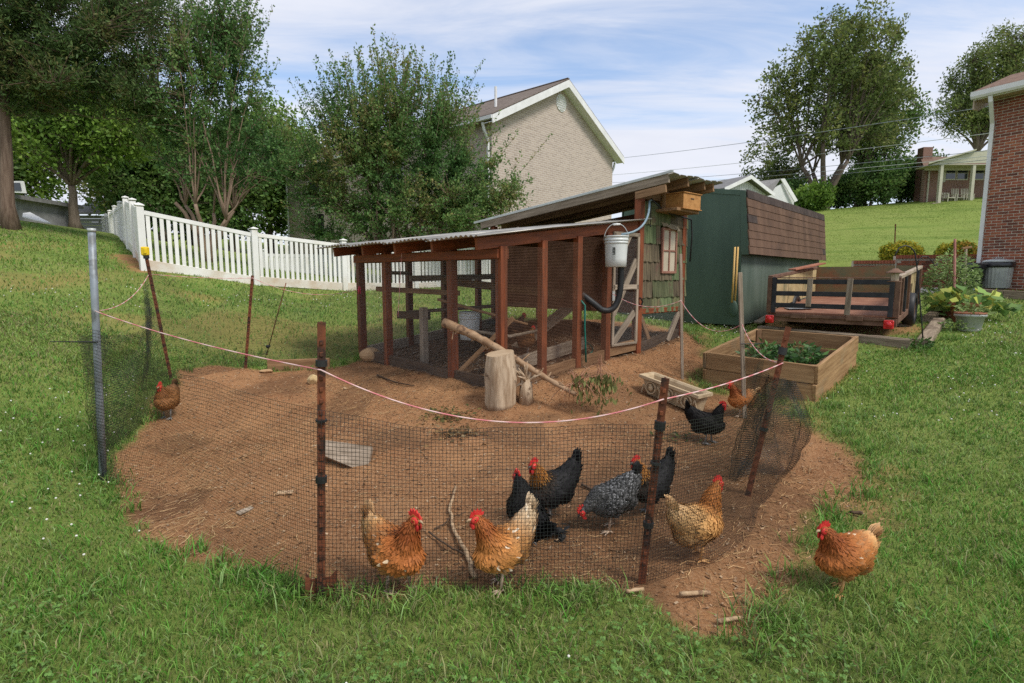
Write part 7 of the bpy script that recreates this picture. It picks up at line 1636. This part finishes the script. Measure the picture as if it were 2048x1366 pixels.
tree('crape_myrtle', 'broad bushy crape myrtle in front of the pale brick house', p, [(-1.0, 0, 3.5, 1.8, 1.4, 1.6), (.6, 0, 3.4, 1.7, 1.4, 1.6), (-.3, 0, 4.7, 1.7, 1.4, 1.2), (2.3, 0, 2.8, 1.3, 1.2, 1.1), (-2.3, 0, 3.2, 1.1, 1.0, 1.4), (1.0, -.2, 2.0, 2.2, 1.4, 1.0), (-1.3, -.2, 1.9, 1.7, 1.2, .9), (3.2, 0, 2.6, .9, .8, .7), (1.2, 0, 4.5, 1.0, 1.0, .8), (-2.7, 0, 2.0, .8, .8, .8), (2.3, -.2, 2.0, 1.3, 1.0, .9), (1.6, -.2, 3.2, 1.1, 1.0, 1.0)], MY, 3, n_limb=46, n_twig=3100, leaves=27, lsize=.080, asp=.58, trunk_r=.07, fork=.14, stems=6, bark=m_barkm, up=.5, sig=.05, twig_len=1.2, shoots=420, sh_len=1.05, limb_r=.36, group='crape myrtles', twig_r=.005, low=.8)
# bright tree under the cedar and the wood behind
p = gp3(160, 21.5); tree('maple_tree', 'bright green spreading tree on the slope below the cedar', p, [(.2, 0, 3.4, 3.0, 2.2, 1.3), (-1.6, .2, 4.2, 2.2, 2.0, 1.6), (2.2, .2, 4.0, 2.0, 1.8, 1.4), (.4, 0, 5.4, 2.6, 2.2, 1.6)], BR, 4, n_limb=20, n_twig=800, leaves=26, lsize=.16, asp=.6, trunk_r=.15, fork=.26, sig=.20, hang=.5, group='trees on the left slope')
bgT = [(60, 27, 9, BR), (300, 26, 6.3, MD), (385, 30, 7.2, MD), (470, 27, 7.0, MD), (545, 31, 8.5, BR), (235, 33, 9.0, OL), (-60, 24, 9, MD), (610, 36, 8.0, BR), (700, 44, 9, MD)]
lbT = ['leafy green tree behind the cedar trunk', 'dark green tree behind the fence corner', 'tall green tree between cedar and crape myrtle', 'rounded green tree behind the slender crape myrtle', 'yellow green tree left of the pale brick house', 'tall olive tree rising behind the cedar', 'green tree beyond the left picture edge', 'green tree at the corner of the pale house', 'distant tree behind the pale house']
for i, (px, Y, H, cols) in enumerate(bgT):
    p = gp3(px, Y); s_ = H/8; tree('woodland_tree', lbT[i], p, [(0, 0, H*.34, 2.3*s_, 2.0*s_, H*.24), (-1.1*s_, 0, H*.58, 1.9*s_, 1.8*s_, H*.26), (1.2*s_, .3, H*.62, 1.8*s_, 1.7*s_, H*.24), (.1, 0, H*.84, 1.6*s_, 1.5*s_, H*.17)], cols, 20+i, n_limb=16, n_twig=520, leaves=26, lsize=.21, asp=.6, trunk_r=.16, fork=.2, sig=.24, hang=.3, group='trees on the left slope', twig_r=.012)
p = gp3(330, 34); tree('locust_tree', 'tall thin feathery tree against the sky behind the cedar', p, [(0, 0, 11.5, 3.0, 2, 3.2), (2.6, 0, 12.5, 2.2, 2, 2.6), (-1.6, 0, 13, 2.4, 2, 2.4)], [(.10, .11, .05), (.13, .14, .06), (.16, .13, .06)], 41, n_limb=18, n_twig=420, leaves=16, lsize=.15, asp=.4, trunk_r=.2, fork=.4, sig=.25, group='trees on the left slope', twig_r=.02)
# right hand trees
p = gp3(1635, 40); tree('hilltop_tree', 'tall multi stemmed tree with broad airy crown on the hill', p, [(.4, 0, 9.8, 4.6, 3.4, 3.0), (-3.2, 0, 7.4, 2.4, 2.4, 2.4), (3.6, 0, 8.4, 2.4, 2.4, 2.6), (0, 0, 5.8, 4.0, 3, 2.0), (-4.4, 0, 4.2, 1.8, 1.6, 1.4), (1.2, 0, 11.9, 3.4, 2.8, 1.9), (4.4, 0, 5.4, 1.9, 1.9, 1.6)], OL, 51, n_limb=48, n_twig=1050, leaves=24, lsize=.24, asp=.55, trunk_r=.17, fork=.26, stems=5, sig=.20, up=.5, group='trees on the right hill', twig_r=.014, limb_r=.36)
p = gp3(1710, 44); tree('hilltop_tree', 'bright green tree right of the tall airy tree', p, [(0, 0, 9.0, 2.8, 2.4, 2.4), (1.6, 0, 6.6, 3.0, 2.4, 2.2), (-1.0, 0, 6.0, 2.6, 2.2, 2.0), (1.0, 0, 3.6, 2.4, 2, 1.6)], MD, 52, n_limb=20, n_twig=700, leaves=24, lsize=.23, asp=.6, trunk_r=.28, fork=.25, sig=.28, group='trees on the right hill', twig_r=.018)
p = gp3(1930, 56); tree('hilltop_tree', 'wind bent green tree behind the far porch house', p, [(0, 0, 12.0, 3.4, 3, 3.4), (-2.0, 0, 8.8, 3.0, 2.6, 2.6), (2.0, 0, 14.5, 3.0, 2.6, 2.6), (1.6, 0, 9.5, 3.4, 3, 3), (4.2, 0, 15.8, 1.6, 1.4, 1.0)], OL, 53, n_limb=26, n_twig=900, leaves=26, lsize=.27, asp=.5, trunk_r=.32, fork=.3, sig=.32, group='trees on the right hill', twig_r=.022)
bsh = [(1560, 41, 2.6, MD, 'dark bush below the tall airy tree'), (1612, 38, 1.9, BR, 'bright bush at the foot of the tall airy tree'), (1665, 43, 3.0, MD, 'green bush right of the tree trunks'), (1730, 42, 3.4, MD, 'dark green bush near the hill crest'), (1790, 44, 3.8, MD, 'large dark bush left of the far porch house'), (1825, 47, 4.4, MD, 'tall bush beside the far porch house'), (1520, 44, 5.0, OL, 'olive bush behind the white sided house')]
for i, (px, Y, H, cols, lb) in enumerate(bsh):
    p = gp3(px, Y); tree('hill_bush', lb, p, [(0, 0, H*.42, H*.55, H*.5, H*.42), (.3*H, 0, H*.62, H*.4, H*.4, H*.34)], cols, 60+i, n_limb=12, n_twig=380, leaves=22, lsize=.22, asp=.6, trunk_r=.08, fork=.12, sig=.2, group='bushes on the hill crest', cat='bush', twig_r=.012)
# clipped yellow green shrubs above the retaining wall
YG = [(.24, .32, .04), (.40, .40, .045), (.54, .44, .05), (.16, .26, .04), (.56, .34, .06)]
for px, lb in ((1802, 'round yellow green shrub above the brick wall, left one'), (1915, 'round yellow green shrub beside the brick house corner')):
    c = U(px, 505, 18.2); p = (c.x, c.y, c.z-.55); tree('round_shrub', lb, p, [(0, 0, .50, .62, .55, .40)], YG, 70+px, n_limb=10, n_twig=900, leaves=22, lsize=.075, asp=.6, trunk_r=.03, fork=.2, sig=.035, group='clipped shrubs', cat='shrub', twig_r=.004, twig_len=.25)
    bpy.data.objects[-1] if False else None
a = U(1789, 515, 18.6); st2 = thing('garden_stake', 'thin rod standing on the hill lawn behind the round shrub', 'stake', a); plank('shaft', a-UP*.2, U(1791, 448, 18.6), .03, .03, m_rust, st2, up=(0, 1, 0)); 
# ================================================================== left background things
gt = thing('grey_shed', 'grey shed with white framed window behind the cedar trunk', 'shed', gp3(-40, 19)); x0 = U(-60, 400, 19.5); x1 = U(46, 400, 19.5); zg_ = U(20, 470, 19.5).z; zt_ = U(20, 392, 19.5).z
mb = MB(); mb.poly([Vector((x0.x, 19.5, zg_-.5)), Vector((x1.x-.25, 19.5, zg_-.5)), Vector((x1.x-.25, 19.5, zt_)), Vector((x0.x, 19.5, zt_))], (0, 2.5, 0)); mb.build('wall', M('grey block', (.20, .20, .205), (.27, .27, .275), rough=.9), gt)
mb = MB(); mb.poly([Vector((x0.x, 19.2, zt_)), Vector((x1.x, 19.2, zt_-.12)), Vector((x1.x, 19.2, zt_+.02)), Vector((x0.x, 19.2, zt_+.14))], (0, 3, 0)); mb.build('roof', m_wroof, gt)
a, b_ = U(38, 385, 19.1), U(47, 362, 19.1); mb = MB(); mb.poly([Vector((a.x-.25, 19.1, a.z)), Vector((b_.x, 19.1, a.z-.02)), Vector((b_.x-.05, 19.1, b_.z)), Vector((a.x-.25, 19.1, b_.z))], (0, .08, 0)); w_ = mb.build('window', m_trim, gt); mb = MB(); mb.poly([Vector((a.x-.2, 19.08, a.z+.06)), Vector((b_.x-.09, 19.08, a.z+.05)), Vector((b_.x-.12, 19.08, b_.z-.06)), Vector((a.x-.2, 19.08, b_.z-.06))], (0, .02, 0)); q = mb.build('pane', m_glass, None); q.parent = w_; q.location = (0, 0, 0)
tp_ = thing('white_tarp', 'white tarp strip lying on the slope beside the cedar', 'tarp', U(75, 440, 17.5)); pts = [U(46, 428, 18), U(60, 426, 18.4), U(102, 448, 17.2), U(95, 446, 16.9), U(70, 441, 17.2), U(45, 434, 17.4)]; mb = MB(); mb.poly(pts, (0, 0, .03)); mb.build('sheet', m_trim, tp_)
nr_ = thing('netted_trampoline', 'black netted trampoline frame behind the cedar', 'trampoline', gp3(66, 21)); 
for px in (42, 62, 84):
    a, b_ = U(px, 425, 21.5), U(px-3, 396, 21.5); mb = MB(); mb.tube([a-UP*.4, a, b_, b_+Vector((-.15, 0, .12))], .025, 6); mb.build('pole', m_galv, nr_, True)
mb = MB(); mb.poly([U(40, 424, 21.6), U(82, 424, 21.6), U(80, 398, 21.6), U(40, 398, 21.6)], (0, .03, 0)); mb.build('net', m_blk, nr_); mb = MB(); mb.lathe([(.02, 0), (.9, 0), (.95, .03), (.9, .06), (.02, .06)], 24, U(62, 426, 22.2)); mb.build('mat', m_blk, nr_)
gb_ = thing('grey_house', 'grey sided house low behind the tree on the slope', 'house', gp3(195, 33)); a, b_ = U(150, 470, 33), U(216, 430, 33); 
for k in range(10):
    z0 = a.z-.8+k*(b_.z-a.z+.8)/10; mb = MB(); mb.poly([Vector((a.x, 33, z0)), Vector((b_.x, 33, z0)), Vector((b_.x, 33.02, z0+(b_.z-a.z+.8)/10-.02)), Vector((a.x, 33.02, z0+(b_.z-a.z+.8)/10-.02))], (0, .1, 0)); mb.build('siding_board', M('grey siding', (.24, .25, .25), (.30, .31, .31), rough=.6) if k == 0 else bpy.data.materials['grey siding'], gb_)
mb = MB(); mb.poly([Vector((a.x-.4, 32.6, b_.z)), Vector((b_.x+.4, 32.6, b_.z)), Vector((b_.x+.4, 36, b_.z+1.3)), Vector((a.x-.4, 36, b_.z+1.3))], (0, 0, .1)); mb.build('roof', m_wroof, gb_)
# ================================================================== power lines
for k, (pA, pB, lb) in enumerate((((1150, 318), (1790, 228), 'topmost'), ((1200, 345), (2000, 250), 'second from the top'), ((1200, 360), (2000, 285), 'third from the top'), ((1200, 368), (2000, 296), 'fourth from the top'), ((1200, 378), (2000, 303), 'lowest'))):
    a, b_ = U(*pA, 62), U(*pB, 30); d = (b_-a); mb = MB(); mb.tube(sag(a-d*.35, b_+d*.35, .55, 30), .016, 5); tag(mb.build('power_line', m_galv if k % 2 else m_pipe, None, True), 'thin overhead power line across the sky, %s' % lb, 'power line', 'power lines')
